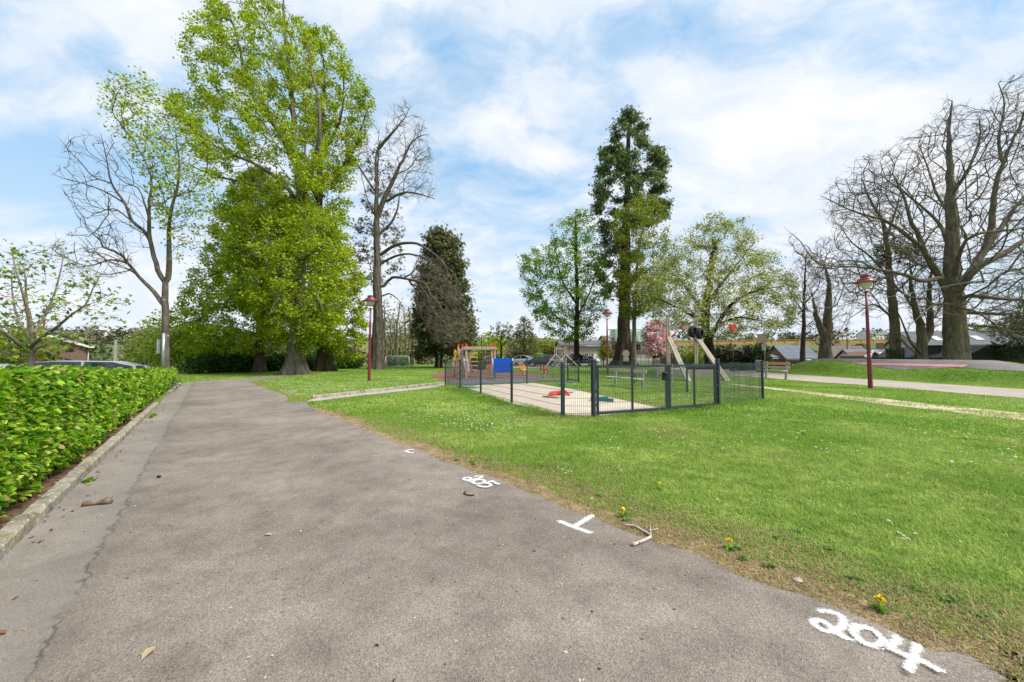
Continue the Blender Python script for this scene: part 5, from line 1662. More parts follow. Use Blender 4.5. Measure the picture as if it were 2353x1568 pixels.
    r = thing('stone_house', 'long pale stone house with small white windows behind the parked cars', 'building', ((x0 + x1) / 2 - .3, dep, 0))
    w = x1 - x0 - .6
    gable(r, w, 9, hz, 1.0, 'stone', 'slate', .3, -2)
    for i in range(6):
        window(r, -w / 2 + (i + .5) * w / 6, -4.5, 1.5, .8, 1.2)
    MB().box((w * .3, -4.53, .9), (1., .08, 2.1)).build('door', M['white'], r)
    # dark copper hedge-like wall next to it
    # site cabins left of the stone house
    r = thing('white_fence_panels', 'row of white site hoardings below the scaffolding', 'hoarding', (at(1400, 838, 78).x, 78, 0))
    for i in range(5): MB().box((i * 2.1, 0, .9), (2.0, .08, 1.9)).build('panel', M['render'], r)
    m = MB()
    for i in range(6): m.bar((i * 2.1 - 1.05, .06, -.2), (i * 2.1 - 1.05, .06, 2.), .08)
    m.build('post', M['galv'], r)
    # slate roofed houses on the right, down in the valley
    def house(label, px0, px1, ridge, eave, dep, wall, roof, d=9, sky=0, rz=0, chim=0, edge=None, name='valley_house'):
        a, b = at(px0, ridge, dep), at(px1, ridge, dep)
        h, top = at(px0, eave, dep - d / 2).z, a.z
        r = thing(name, label, 'house', ((a.x + b.x) / 2, dep, 0), rz)
        o = gable(r, b.x - a.x, d, h, max(.8, top - h), wall, roof, .3, -9, edge=edge)
        w_ = b.x - a.x
        rise = max(.8, top - h)
        for i in range(sky):
            x = -w_ / 2 + (i + .5) * w_ / sky + .6
            t0, t1 = .38, .62
            MB().loft([[(x - .4, -d / 2 * (1 - t), h + rise * t + .16), (x + .4, -d / 2 * (1 - t), h + rise * t + .16), (x + .4, -d / 2 * (1 - t), h + rise * t + .24), (x - .4, -d / 2 * (1 - t), h + rise * t + .24)] for t in (t0, t1)]).build('skylight', M['headlight'], o)
        for i in range(chim): MB().box((-w_ * .3 + i * w_ * .6, 0, top + .3), (.7, .6, 1.2)).build('chimney', M['brick'], o)
        for i in range(max(2, int(w_ / 3))): window(r, -w_ / 2 + (i + .5) * w_ / max(2, int(w_ / 3)), -d / 2, h - 1.3, .9, 1.1)
        return r
    house('slate roofed house with a skylight behind the pollarded tree', 1903, 1966, 797, 826, 62, 'brick', 'tile_brown', 8, 1, -.4, 0)
    house('blue grey slate roofed house left of the lamp pole', 1948, 2004, 805, 829, 54, 'render', 'slate_blue', 7, 2, -.35, 0)
    house('long grey slate roof right of the lamp pole', 2016, 2072, 803, 830, 56, 'brick', 'slate', 8, 0, -.35, 1)
    house('pale metal roofed shed behind the thin tree', 1786, 1842, 795, 825, 60, 'brick', 'slate_blue', 10, 0, -.3)
    house('slate roof between the ivy trunk and the forked tree', 2074, 2125, 798, 826, 50, 'render', 'slate', 8, 1, -.4)
    house('large grey roof rising behind the big bare tree', 2100, 2290, 762, 800, 62, 'stone', 'slate', 16, 3, -.45, 1)
    house('brown roofed house far behind the blossom tree', 1690, 1740, 806, 822, 62, 'brick', 'slate_blue', 9, 0, 0)
    house('low grey roof behind the yellow shrubs', 1530, 1612, 812, 828, 78, 'render', 'slate', 10, 2, 0, 0)
    r = thing('brick_dormer', 'small red brick gable with white edges between the slate roofs', 'dormer', (at(2007, 815, 50).x, 50, 0))
    hh, tp = at(2007, 818, 50).z, at(2007, 808, 50).z
    MB().loft([[(-.95, y, -4), (-.95, y, hh), (0, y, tp), (.95, y, hh), (.95, y, -4)] for y in (0, 4)]).build('wall', M['brick'], r)
    for s in (-1, 1): MB().bar((s * 1.15, -.1, hh - .15), (0, -.1, tp + .1), .3, .2).build('verge', M['white'], r)
    # dark slate-clad building at the right edge
    dep = 40
    a, b = at(2222, 795, dep), at(2470, 795, dep)
    r = thing('dark_building', 'low black slate-clad building at the right edge behind the pump track', 'building', ((a.x + b.x) / 2, dep + 5, 0))
    w = b.x - a.x
    z = a.z
    zl = at(2216, 822, dep).z
    MB().loft([[(-w / 2 - .6, y, -6), (-w / 2 - .6, y, zl), (-w / 2 + 2.0, y, z), (w / 2, y, z), (w / 2, y, -6)] for y in (-5, 5)]).build('wall', M['slate_dark'], r)
    MB().bar((-w / 2 - .7, -5.1, zl + .02), (-w / 2 + 2.0, -5.1, z + .08), .1, .16).build('verge', M['slate'], r)
    MB().box((.6, 0, z + .09), (w - 3.2, 10.4, .14)).build('roof', M['galv'], r)
    MB().box((-w / 2 + 2.6, -5.03, -.2), (1.0, .08, 1.1)).build('window', M['glass'], r)
    dep = 44
    a = at(2160, 815, dep)
    r = thing('dark_shed', 'black double-doored shed between the forked tree and the big trunk', 'shed', (a.x, dep, 0))
    zt = at(2160, 796, dep).z
    MB().box((0, 0, (zt - 4) / 2), (2.3, 2, zt + 4)).build('wall', M['black'], r)
    MB().box((0, 0, zt + .06), (2.5, 2.2, .1)).build('roof', M['slate_dark'], r)
    for x in (-.55, .55): MB().box((x, -1.02, zt - 1.3), (1.0, .06, 2.2)).build('door', M['slate_dark'], r)
    # crane jib seen across the roofs
    p0, p1 = at(1520, 789, 120), at(2033, 784, 130)
    r = thing('crane_jib', 'long yellow-orange steel girder stretching behind the valley roofs', 'crane', p0)
    e = p1 - p0
    m = MB().bar(Vector((0, 0, 0)), e, .7, .9)
    for i in range(18): m.bar(e * (i / 17) + Vector((0, -.43, -.6)), e * (i / 17) + Vector((0, -.43, .6)), .12)
    for z in (-.7, .7): m.bar(Vector((0, 0, z)), e + Vector((0, 0, z)), 1.1, .14)
    m.build('girder', M['crane'], r)
    for t in (0.12, .55): MB().bar(e * t + Vector((0, .6, -1)), e * t + Vector((0, .6, -9)), .8).build('support', M['crane'], r)
    # little houses on the far slope
    spots = [(345, 776, 260), (392, 772, 300), (218, 778, 250), (425, 800, 190), (300, 774, 300), (2000, 778, 240), (1915, 774, 270), (150, 776, 280), (60, 780, 260)]
    lbs = ['pale house on the far left slope, above the utility pole', 'small grey roofed house on the far left ridge, beside the light green bushes', 'white house on the left ridge above the brick gable', 'small red house with a white door on the green bank', 'house on the left ridge between the maple twigs', 'pale house on the right ridge behind the lamp pole', 'low house on the right ridge behind the pollarded tree', 'house on the left ridge just right of the maple trunk', 'house on the left ridge behind the maple limbs']
    for (px, py, dep), lb in zip(spots, lbs):
        v = at(px, py, dep)
        r = thing('far_house', lb, 'house', (v.x, v.y, float(gz(v.x, v.y)) - .5), rnd.uniform(-.6, .6), 'houses on the far slopes')
        red = 'red' in lb
        gable(r, rnd.uniform(9, 13), 8, 4.6, 3., 'brick' if red else 'render', rnd.choice(['slate', 'tile_brown', 'slate_blue']), .4, -3)
        for x in (-2.6, 2.6): window(r, x, -4.0, 2.6, 1.3, 1.4)
        if red: MB().box((0, -4.04, 1.2), (2.4, .1, 2.4)).build('door', M['white'], r)
def leafspec(tpl, n, size, pal, sig=.25, **k):
    d = dict(tpl=tpl, n=n, size=size, pal=PAL[pal] if isinstance(pal, str) else pal, sig=sig, near=True)
    d.update(k)
    return d
def big_trees():
    # --- three horse chestnuts
    B1 = [(415, 60), (440, 20), (490, 4), (560, -6), (640, -2), (700, 30), (735, 150), (750, 300), (760, 420), (700, 520), (560, 500), (510, 430), (470, 380), (430, 320), (385, 275), (370, 220), (400, 195), (440, 160), (405, 110)]
    B2 = [(520, 480), (700, 450), (770, 480), (800, 600), (800, 700), (760, 780), (690, 810), (610, 780), (550, 720), (505, 600)]
    tree('horse_chestnut', 'tallest horse chestnut with bright spring leaves, its flared trunk in the middle of the three', [(678, 860), (680, 780), (684, 700), (690, 600), (694, 500), (690, 420), (676, 340), (672, 250), (664, 150), (655, 60), (650, -20)], 31.4, .56,
         [(B1, 850), (B2, 900)], M['bark_chestnut'],
         [leafspec(T_PALM, 62000, .235, 'chestnut', .24, part_of=.62, el=(-.55, .4), rmax=.02, lo=0), leafspec(T_PALM, 430, .25, 'chestnut', .4, fill=[(B2, 1)], each=22, el=(-.6, .35), part='hanging_foliage')],
         [([(690, 520), (660, 430), (590, 380), (500, 340), (430, 285), (390, 265), (350, 262)], .2, .03), ([(676, 380), (640, 300), (590, 240), (560, 150), (540, 70), (520, 10)], .22, .05), ([(690, 470), (720, 380, -1), (735, 280, -2), (720, 180, -2), (700, 90, -1)], .2, .05),
          ([(655, 440), (560, 420, -1), (480, 400, -2), (420, 370, -2)], .12, .03), ([(690, 560), (620, 560, -3), (570, 590, -4)], .13, .03), ([(692, 600), (750, 560, -3), (780, 590, -4)], .12, .03), ([(684, 640), (650, 660, -3), (620, 720, -5)], .1, .02), ([(684, 640), (720, 660, -3), (745, 720, -5)], .1, .02)],
         rtop=.05, seed=21, clear=3.5, flare=1.25, tip=.014, step=.55, wlen=.25, deep=7, group='horse chestnuts by the bend of the path')
    C1 = [(690, 40), (760, 70), (830, 160), (862, 250), (850, 300), (815, 420), (800, 520), (700, 520), (690, 300)]
    C2 = [(700, 520), (800, 540), (840, 640), (848, 740), (830, 820), (780, 830), (740, 800), (700, 790), (690, 600)]
    tree('horse_chestnut', 'right-hand horse chestnut of the three, with a dark mossy trunk', [(746, 852.5), (744, 780), (740, 700), (738, 560), (735, 420), (738, 300), (745, 200), (740, 110)], 38, .62,
         [(C1, 620), (C2, 620)], M['bark_brown'],
         [leafspec(T_PALM, 40000, .255, 'chestnut', .26, part_of=.6, el=(-.55, .4), rmax=.02)],
         [([(738, 420), (790, 380), (820, 330), (838, 270), (850, 240)], .18, .04), ([(736, 360), (780, 280), (790, 190), (785, 130)], .16, .04), ([(738, 560), (790, 600, -3), (825, 650, -3)], .14, .03), ([(740, 640), (790, 690, -4), (820, 760, -5)], .12, .02), ([(738, 480), (705, 400, -2), (700, 300, -2)], .14, .03)],
         rtop=.05, seed=22, clear=3.2, flare=.9, tip=.014, step=.6, deep=7, group='horse chestnuts by the bend of the path')
    A1 = [(500, 440), (600, 380), (690, 450), (700, 640), (680, 780), (640, 800), (560, 815), (480, 835), (425, 835), (405, 730), (430, 640), (470, 600), (480, 500)]
    tree('horse_chestnut', 'left-hand horse chestnut of the three, its low boughs reaching over the dark hedge', [(596, 856.5), (598, 790), (600, 720), (604, 640), (600, 540), (595, 440)], 35.2, .45,
         [(A1, 900)], M['bark_brown'],
         [leafspec(T_PALM, 42000, .25, 'chestnut', .28, part_of=.7, el=(-.55, .4), rmax=.02)],
         [([(600, 740), (560, 700), (500, 700), (450, 740)], .14, .03), ([(602, 680), (540, 620, -2), (470, 640, -2)], .14, .03), ([(602, 660), (650, 600, -2), (680, 560, -2)], .13, .03), ([(600, 740), (640, 710, -3), (670, 730, -4)], .1, .02)],
         rtop=.05, seed=23, clear=2.6, flare=.7, tip=.014, step=.6, deep=7, group='horse chestnuts by the bend of the path')
    # --- tall bare trunk right of the chestnuts
    dl = lambda pts: [(p[0], p[1], p[2] if len(p) > 2 else 0) for p in pts]
    S1 = [(895, 240), (930, 230), (985, 300), (1000, 450), (960, 470), (900, 440), (880, 330)]
    S2 = [(960, 590), (1010, 590), (1060, 680), (1075, 770), (1030, 800), (985, 770), (955, 700), (940, 640)]
    S3 = [(800, 320), (850, 260), (880, 300), (860, 430), (815, 400)]
    tree('bare_tree', 'tall half dead tree with a thick grey trunk and bare boughs drooping over the conifer', [(866, 849), (867, 800), (868, 700), (866, 600), (865, 517), (864.6, 428), (864.6, 350), (875, 322)], 43.5, .66,
         [(S1, 420), (S2, 800), (S3, 120)], M['bark_grey'], None,
         [([(864.6, 350), (882.8, 326), (901, 306), (930.6, 270), (940, 250)], .2, .03), ([(868, 500), (881, 461.6), (914, 392), (947, 326), (976.8, 310)], .3, .04), ([(881, 470), (905, 452), (934, 442), (970, 448), (1000, 458)], .17, .03), ([(868, 540), (897.6, 514), (914, 478), (918, 440)], .17, .05),
          ([(868, 590), (876.7, 583.9), (913, 562, -.5), (957, 560, -1), (989.5, 578, -2), (1018.8, 605, -3), (1040, 650, -4)], .2, .03), ([(868, 610), (877, 604.4), (907, 589.7, 0), (939.7, 584, -1), (980.7, 595.6, -2), (998, 615, -3)], .15, .03),
          ([(868, 665), (882.6, 657), (901.6, 638, 0), (939.7, 642.5, -1), (977.8, 654, -2.5), (989.5, 677.7, -3), (1010, 700, -4), (1030, 740, -4)], .17, .03), ([(868, 690), (878, 680.6), (893, 674.7), (913, 686.5, -1), (930, 710, -1)], .09, .02), ([(865, 445), (835, 400), (808, 356), (795, 320)], .13, .03), ([(864, 500), (845, 460), (830, 400)], .08, .02),
          ([(1018, 605, -3), (1050, 640, -4), (1062, 690, -4)], .05, .015)],
         twig=(5500, .8, .009, M['twig_grey'], -.1), seed=31, clear=9, flare=.55, step=.6, wig=.03, tip=.017, up=-.02, deep=5, turn=.4, rtop=.06)
    # --- left tree with bare boughs to the left and leaves to the right
    L1 = [(140, 330), (170, 310), (250, 300), (300, 380), (330, 480), (340, 560), (300, 600), (250, 560), (170, 500), (120, 420)]
    L2 = [(110, 560), (180, 520), (260, 530), (310, 590), (300, 640), (230, 640), (150, 620)]
    L3 = [(240, 190), (330, 170), (420, 250), (490, 340), (480, 460), (460, 540), (410, 590), (370, 560), (345, 480), (320, 380), (260, 280)]
    r = tree('half_leafed_tree', 'slender forked tree behind the hedge, bare on its left side and leafy at the top', [(379.6, 846), (380.9, 748), (379.6, 681), (379.6, 650), (369, 635), (354, 589), (345, 553), (342, 517), (343, 462), (349.6, 419), (336, 376), (317, 340)], 24, .24,
         [(L1, 330), (L2, 260), (L3, 330)], M['bark_grey'],
         [leafspec(T_PALM, 2300, .3, 'chestnut', .22, el=(-.5, .4), fill=None)][:0],
         [([(379.6, 655), (386, 640), (388.6, 604), (388.6, 560), (388.6, 517), (395.8, 475), (409, 422), (412, 379), (405, 320)], .15, .03), ([(380, 705), (370.6, 694), (354, 671), (315.5, 632.5), (295, 607), (256.5, 598), (218, 608), (179.5, 614.5)], .13, .02), ([(295, 607), (282, 589), (261.6, 577), (236, 568), (232, 555), (213, 537), (197.5, 517)], .08, .015),
          ([(190, 612), (154, 594), (115, 585), (77, 571)], .03, .01), ([(345, 553), (330, 530), (303, 508), (287, 468), (257, 422), (244, 363), (237, 330), (231, 307)], .1, .015), ([(287, 468), (244, 442), (198, 424), (151.7, 412), (122, 400.7)], .05, .012), ([(257, 422), (214, 405.7), (184.7, 372.7), (161.6, 349.6), (132, 313)], .04, .01), ([(342, 500), (330, 461.7), (316.6, 432), (280, 415.6), (247, 372.7)], .05, .012), ([(303, 508), (260, 480), (215, 490), (170, 465)], .04, .01)],
         twig=(1500, .5, .006), seed=41, clear=5, flare=.3, step=.35, wig=.022, tip=.011, up=.05, deep=3.5, rtop=.02, turn=.8)
    g = np.random.default_rng(5)
    q = in_crown([(237, 180), (290, 170), (330, 165), (380, 230), (430, 240), (500, 330), (485, 470), (465, 560), (400, 600), (370, 520), (335, 420), (290, 340), (245, 270)], 24, 420, g, 3.2)
    q = np.repeat(q, 11, 0) + g.normal(0, .24, (len(q) * 11, 3)) * np.array([1, 1, .6]) - np.array(r.location)
    scatter('crown', T_PALM, q, .2, PAL['chestnut'], M['leaf'], r, (-.5, .4), g)
    # --- young maple at the far left
    Y1 = [(0, 570), (60, 548), (150, 562), (250, 620), (300, 690), (290, 745), (200, 770), (60, 760), (-90, 780), (-120, 600)]
    Y2 = [(-60, 770), (60, 775), (190, 775), (200, 800), (110, 812), (40, 830), (-60, 830)]
    tree('young_maple', 'young maple with a pale stem, fanning limbs and sparse new leaves at the left edge', [(73.3, 860), (74, 830), (74.5, 812), (74.5, 794), (73, 755), (65, 717), (60, 671), (54, 620)], 11, .095,
         [(Y1, 300), (Y2, 70)], M['bark_pale'],
         [leafspec(T_TRI, 1300, .12, 'young', .13, el=(-.2, .35), rmax=.007, jit=.3)],
         [([(74.5, 796), (84.6, 783.8, -.2), (133, 750, -.4), (166.7, 722, -.5), (195, 701.7, -.5), (213, 665.8, -.5), (228, 635, -.5)], .05, .012), ([(74.5, 794), (77, 768, .2), (105, 722, .5), (123, 681, .6), (138.5, 630, .7), (146, 578.6, .7)], .045, .01), ([(74, 780), (62.8, 717, -.2), (51, 671, -.4), (33, 606.8, -.5), (25.6, 568, -.5)], .04, .01),
          ([(74, 790), (59, 763, .2), (41, 730, .4), (29.5, 683.8, .5), (27, 627, .6)], .045, .01), ([(74.5, 800), (51, 796.6, -.2), (15.4, 768, -.6), (-25, 742.7, -.9), (-80, 700, -1)], .05, .012), ([(74.5, 806), (84.6, 801.7), (115, 789, -.5), (143.6, 781, -.7), (180, 775, -.8)], .028, .008), ([(74.5, 810), (40, 812, .3), (0, 818, .5), (-30, 820, .6)], .022, .008)],
         rtop=.012, seed=51, clear=.9, flare=.15, step=.18, wig=.035, tip=.004, up=.02, deep=1.9, turn=.35)
    # --- big bare trees on the right
    R1 = [(1885, 450), (1960, 365), (2050, 330), (2120, 290), (2180, 220), (2260, 255), (2300, 178), (2360, 165), (2480, 170), (2560, 300), (2580, 560), (2560, 640), (2330, 640), (2200, 620), (2080, 620), (1990, 560), (1890, 500)]
    R2 = [(2090, 640), (2330, 640), (2560, 640), (2560, 800), (2330, 790), (2230, 760), (2150, 740), (2080, 720)]
    R3 = [(1800, 530), (1850, 560), (1900, 590), (2040, 600), (2060, 660), (1960, 700), (1900, 660), (1850, 640)]
    tree('bare_beech', 'huge spreading bare tree with a thick pocked trunk behind the pump track at the right', [(2197, 832), (2196, 780), (2194, 720), (2188, 670), (2187, 640), (2188, 572), (2185, 473), (2183, 374), (2181.6, 302), (2185, 232.6)], 33, .86,
         [(R1, 3900), (R2, 900), (R3, 380)], M['bark_mossy'], None,
         [([(2189, 690), (2160, 638), (2127, 585.5, -1), (2110.8, 539, -1), (2094, 513, -2), (2080, 460, -2), (2050, 400, -2)], .3, .04), ([(2120, 570, -1), (2044.8, 513, -2), (1995, 496.5, -2), (1946, 480, -2), (1913, 463.5, -2), (1885, 450, -2)], .17, .025), ([(2188, 590), (2170, 540, 2), (2155, 510, 3), (2100, 460, 4), (2020, 400, 4)], .2, .03),
          ([(2160, 640), (2120, 645, -2), (2077.8, 631.7, -3), (2011.8, 618.5, -3), (1946, 612, -3), (1880, 615, -3)], .2, .03), ([(1900, 613, -3), (1880, 606, -3), (1857, 582, -3), (1840, 556, -3), (1806, 527, -3)], .06, .015), ([(2011, 618, -3), (1970, 600, -4), (1930, 602, -4), (1895, 618, -4), (1860, 640, -4)], .07, .015),
          ([(2190, 680), (2206, 658), (2249, 598.7, 1), (2275.6, 532.8, 1), (2285.5, 440, 1), (2305, 374, 1), (2341.6, 292, 1), (2370, 220, 1)], .34, .05), ([(2303, 380, 1), (2295, 315, 1), (2308.6, 242.5, 1), (2295, 193, 1)], .13, .03), ([(2192, 680), (2242.7, 618.5, -2), (2308.6, 582, -2), (2353, 552.6, -2), (2440, 510, -2), (2520, 480, -2)], .27, .05), ([(2190, 650), (2209.7, 572, -2), (2242.7, 539, -3), (2353, 523, -3), (2450, 480, -3)], .16, .03),
          ([(2195, 700), (2226.6, 680, -1), (2290, 686, -2), (2353, 689.6, -2), (2450, 700, -2)], .17, .04), ([(2195, 735), (2221, 719, 0), (2290, 722, -1), (2353, 720, -1), (2450, 735, -1)], .15, .04), ([(2186, 500), (2150, 440, 2), (2130, 380, 3), (2110, 330, 3)], .14, .03), ([(2184, 450), (2225, 390, -2), (2250, 320, -2), (2250, 270, -2)], .14, .03),
          ([(2249, 600, 1), (2330, 480, 2), (2420, 380, 2), (2480, 300, 2)], .2, .04), ([(2192, 700), (2150, 700, -3), (2110, 730, -5), (2080, 760, -5)], .1, .02), ([(2195, 705), (2250, 720, -4), (2300, 760, -5), (2330, 790, -5)], .09, .02)],
         twig=(13000, .65, .0085), seed=61, clear=4.0, flare=.18, step=.55, wig=.03, tip=.0145, up=.02, deep=9, rtop=.04, turn=.6, lobes=4)
    R4 = [(1900, 470), (1985, 395), (2070, 420), (2105, 520), (2080, 600), (2100, 700), (1990, 740), (1940, 690), (1920, 590)]
    cl = np.random.default_rng(4)
    r = tree('bare_tree', 'bare tree with an ivy-clad foot behind the pump track, beside the lamp post', [(2058, 828), (2056.7, 762), (2054, 724), (2046, 655), (2041, 600), (2035, 539), (2025, 500), (2008.5, 477), (1992, 440), (1978.8, 410)], 36, .46,
         [(R4, 900)], M['bark_mossy'], None,
         [([(2054, 735), (2010, 700, -1), (1970, 720, -2), (1940, 740, -2)], .09, .02), ([(2048, 680), (2090, 640, 1), (2110, 600, 1)], .12, .03), ([(2045, 640), (2000, 590, 2), (1960, 560, 2), (1930, 520, 2)], .12, .03), ([(2036, 550), (2060, 480, -1), (2070, 430, -1)], .1, .02), ([(2060, 770), (2090, 800, -2), (2106, 815, -2)], .11, .06)],
         rtop=.04, twig=(2700, .6, .009), seed=62, clear=3, flare=.35, step=.55, wig=.035, tip=.012, up=-.03, deep=5)
    # ivy and mistletoe-like clumps
    base = np.array(r.location)
    n = 1500
    zz = cl.random(n) ** 1.3 * 2.9 - .3
    th = cl.uniform(0, 6.28, n)
    rr = .48 + .09 * cl.random(n) + .25 * np.clip(.3 - zz, 0, 1)
    scatter('ivy', T_LEAF, np.stack([rr * np.cos(th) - .02, rr * np.sin(th), zz], -1), .16, [(2, (.035, .07, .02)), (1, (.06, .1, .03))], M['leaf_dense'], r, (-.6, .4), cl, np.stack([np.cos(th), np.sin(th), zz * 0], -1))
    P = []
    for px, py, rad in ((2020, 578, .8), (2055, 566, .9), (2085, 590, .9), (2100, 572, .7), (2030, 600, .6)):
        v = D(px, py, 35.5)
        u = cl.standard_normal((330, 3)); u /= np.linalg.norm(u, axis=1)[:, None]
        P.append(np.array(v) + u * rad * cl.random((330, 1)) ** .4)
    scatter('leafy_clump', T_TRI, np.concatenate(P) - base, .2, [(2, (.13, .15, .025)), (1, (.18, .2, .04)), (1, (.09, .08, .03))], M['leaf'], r, (0, .6), cl)
    R5 = [(2080, 740), (2070, 640), (2100, 560), (2170, 560), (2190, 640), (2180, 740), (2130, 760)]
    tree('bare_tree', 'leaning bare tree with two close stems left of the huge trunk', [(2117, 830), (2119, 775), (2111.5, 735), (2103.5, 708), (2095, 660), (2090, 600)], 35, .5, [(R5, 600)], M['bark_mossy'], None,
         [([(2119, 790), (2135.6, 762), (2137, 708), (2135, 660), (2145, 600)], .3, .06), ([(2117, 812), (2095, 790, -1), (2075, 745, -1.5), (2055, 700, -2)], .12, .03), ([(2105, 715), (2080, 680, -1), (2070, 640, -1)], .1, .02)], rtop=.04, twig=(1800, .6, .009), seed=63, clear=2.5, flare=.35, step=.5, wig=.035, tip=.012, up=-.03, deep=4)
    R6 = [(1845, 690), (1850, 600), (1880, 540), (1930, 550), (1965, 620), (1965, 700), (1940, 790), (1900, 800), (1860, 790)]
    tree('pollarded_tree', 'stout pollarded tree sprouting thin upright whips, left of the lamp post', [(1897, 829), (1896, 800), (1894.8, 778), (1885, 750), (1876, 724), (1866, 680)], 42, .72, [(R6, 800)], M['bark_mossy'], None,
         [([(1895, 785), (1902, 750), (1902.8, 724), (1905.5, 655), (1901, 625)], .5, .12)], rtop=.04, twig=(2100, .6, .009), seed=64, clear=.6, flare=.3, step=.5, wig=.04, tip=.012, up=.35, deep=3)
    R7 = [(1785, 720), (1815, 610), (1850, 560), (1890, 610), (1905, 720), (1870, 780), (1800, 780)]
    tree('bare_tree', 'thin bare tree with one straight stem between the road sign and the pollarded tree', [(1844, 830), (1847, 745), (1847, 690), (1850, 640), (1852, 590)], 45, .3, [(R7, 550)], M['bark_red'], None,
         [([(1847, 720), (1815, 670), (1805, 630)], .08, .02), ([(1847, 700), (1880, 660), (1885, 620)], .08, .02)], rtop=.04, twig=(1650, .6, .009), seed=65, clear=1.2, flare=.2, step=.5, wig=.03, tip=.012, up=0, deep=4)
    R8 = [(2260, 640), (2353, 560), (2480, 560), (2480, 800), (2300, 800), (2250, 720)]
    tree('bare_tree', 'tangle of bare boughs at the right edge before the dark building', [(2420, 835), (2415, 760), (2410, 690), (2400, 640)], 37, .35, [(R8, 900)], M['bark_mossy'], None,
         [([(2412, 720), (2350, 690), (2300, 700), (2260, 730)], .12, .02)], rtop=.04, twig=(1500, .6, .009), seed=66, clear=1.5, flare=.2, step=.5, wig=.04, tip=.012, up=-.06, deep=4)
    # --- conifers
    C = [(970, 610), (978, 560), (990, 530), (1010, 522), (1030, 540), (1048, 556), (1060, 580), (1064, 640), (1076, 690), (1082, 730), (1088, 790), (1060, 815), (1000, 808), (958, 822), (953, 740), (962, 660)]
    r = tree('dark_conifer', 'dense dark conifer with twin reddish stems and some brown withered boughs', [(1008, 845), (1010, 790), (1012, 740), (1015, 640), (1020, 530)], 50, .42, [(C, 900)], M['bark_red'],
         [leafspec(T_SPRAY, 17000, .42, 'conifer', .42, el=(-.35, .5), out=True, rmax=.03, mat=M['leaf_dense']), leafspec(T_SPRAY, 9000, .42, 'withered', .5, el=(-.4, .5), rmax=.03, part='withered_foliage')],
         [([(1009, 838), (1019, 790, -.5), (1022, 740, -.5), (1040, 600, 0)], .3, .05)], seed=71, clear=1.7, flare=.5, step=.7, tip=.01, up=-.05, deep=5.0)
    S = [(1405, 300), (1420, 262), (1440, 248), (1462, 252), (1480, 275), (1490, 325), (1515, 345), (1530, 372), (1528, 400), (1542, 420), (1530, 450), (1555, 485), (1530, 500), (1500, 515), (1450, 520), (1430, 545), (1390, 545), (1375, 510), (1362, 488), (1378, 450), (1352, 430), (1378, 400), (1378, 350), (1390, 330)]
    S2 = [(1378, 560), (1430, 545), (1430, 720), (1390, 690), (1370, 620)]
    S3 = [(1440, 560), (1520, 600), (1530, 690), (1450, 730)]
    tree('giant_redwood', 'giant redwood towering over the park, with a broad tapering trunk', [(1433, 839), (1433, 800), (1434, 740), (1436, 640), (1438, 540), (1441, 440), (1443, 340), (1446, 262)], 62, 1.12, [(S, 330), (S2, 45), (S3, 40)], M['bark_red'],
         [leafspec(T_SPRAY, 26000, .44, 'sequoia', .46, part_of=.7, el=(-.25, .6), out=True, rmax=.022, mat=M['leaf_dense'], jit=.3)], [], seed=72, clear=6, flare=1.0, step=1.0, tip=.018, up=-.08, deep=7, rtop=.2, turn=.2, wlen=.05, lobes=7)
    N = [(846, 345), (868, 335), (890, 350), (905, 420), (920, 480), (935, 560), (925, 640), (890, 660), (830, 650), (800, 640), (805, 540), (828, 450)]
    tree('brown_spruce', 'thin withering spruce with sparse brown sprays behind the tall bare trunk', [(872, 846), (872, 740), (870, 600), (868, 450), (868, 340)], 54, .3, [(N, 260)], M['bark_dark'],
         [leafspec(T_NEEDLE, 1500, .5, [(2, (.1, .085, .06)), (2, (.14, .11, .08)), (1, (.08, .09, .05))], .3, el=(-.3, .5), out=True, rmax=.03, mat=M['leaf_dense'])], seed=73, clear=5, flare=.3, step=.8, tip=.012, up=-.1, deep=3.5)
    # --- mid park trees
    GT = [(1298, 500), (1320, 480), (1345, 474), (1366, 500), (1376, 570), (1400, 620), (1398, 700), (1375, 740), (1350, 785), (1290, 785), (1250, 775), (1225, 730), (1203, 690), (1193, 630), (1200, 585), (1220, 565), (1262, 560), (1270, 510)]
    tree('green_tree', 'upright green tree with small leaves and a dark trunk, left of the redwood', [(1325, 839), (1325, 780), (1326, 700), (1324, 600), (1322, 500)], 58, .42, [(GT, 900)], M['bark_dark'],
         [leafspec(T_TRI, 21000, .27, 'fresh', .3, el=(-.3, .5), rmax=.03)], [([(1326, 700), (1290, 640), (1275, 560)], .16, .04), ([(1326, 730), (1360, 660), (1375, 600)], .15, .04), ([(1326, 760), (1270, 720), (1230, 660)], .14, .03)], seed=81, clear=3.5, flare=.4, step=.8, tip=.012, deep=7)
    YT = [(1440, 470), (1470, 450), (1500, 443), (1528, 500), (1535, 560), (1556, 600), (1560, 660), (1530, 710), (1470, 730), (1430, 740), (1410, 640), (1425, 590), (1402, 520), (1410, 490)]
    tree('yellow_green_tree', 'slender tree in yellow-green new leaf standing in front of the redwood', [(1456, 840), (1457, 760), (1460, 680), (1465, 600), (1480, 500)], 54, .34, [(YT, 700)], M['bark_mossy'],
         [leafspec(T_TRI, 16000, .25, 'olive', .32, el=(-.3, .5), rmax=.03)], [([(1458, 740), (1430, 660), (1415, 560)], .1, .03), ([(1460, 690), (1510, 620), (1530, 570)], .12, .03)], seed=82, clear=4.5, flare=.3, step=.8, tip=.012, deep=5)
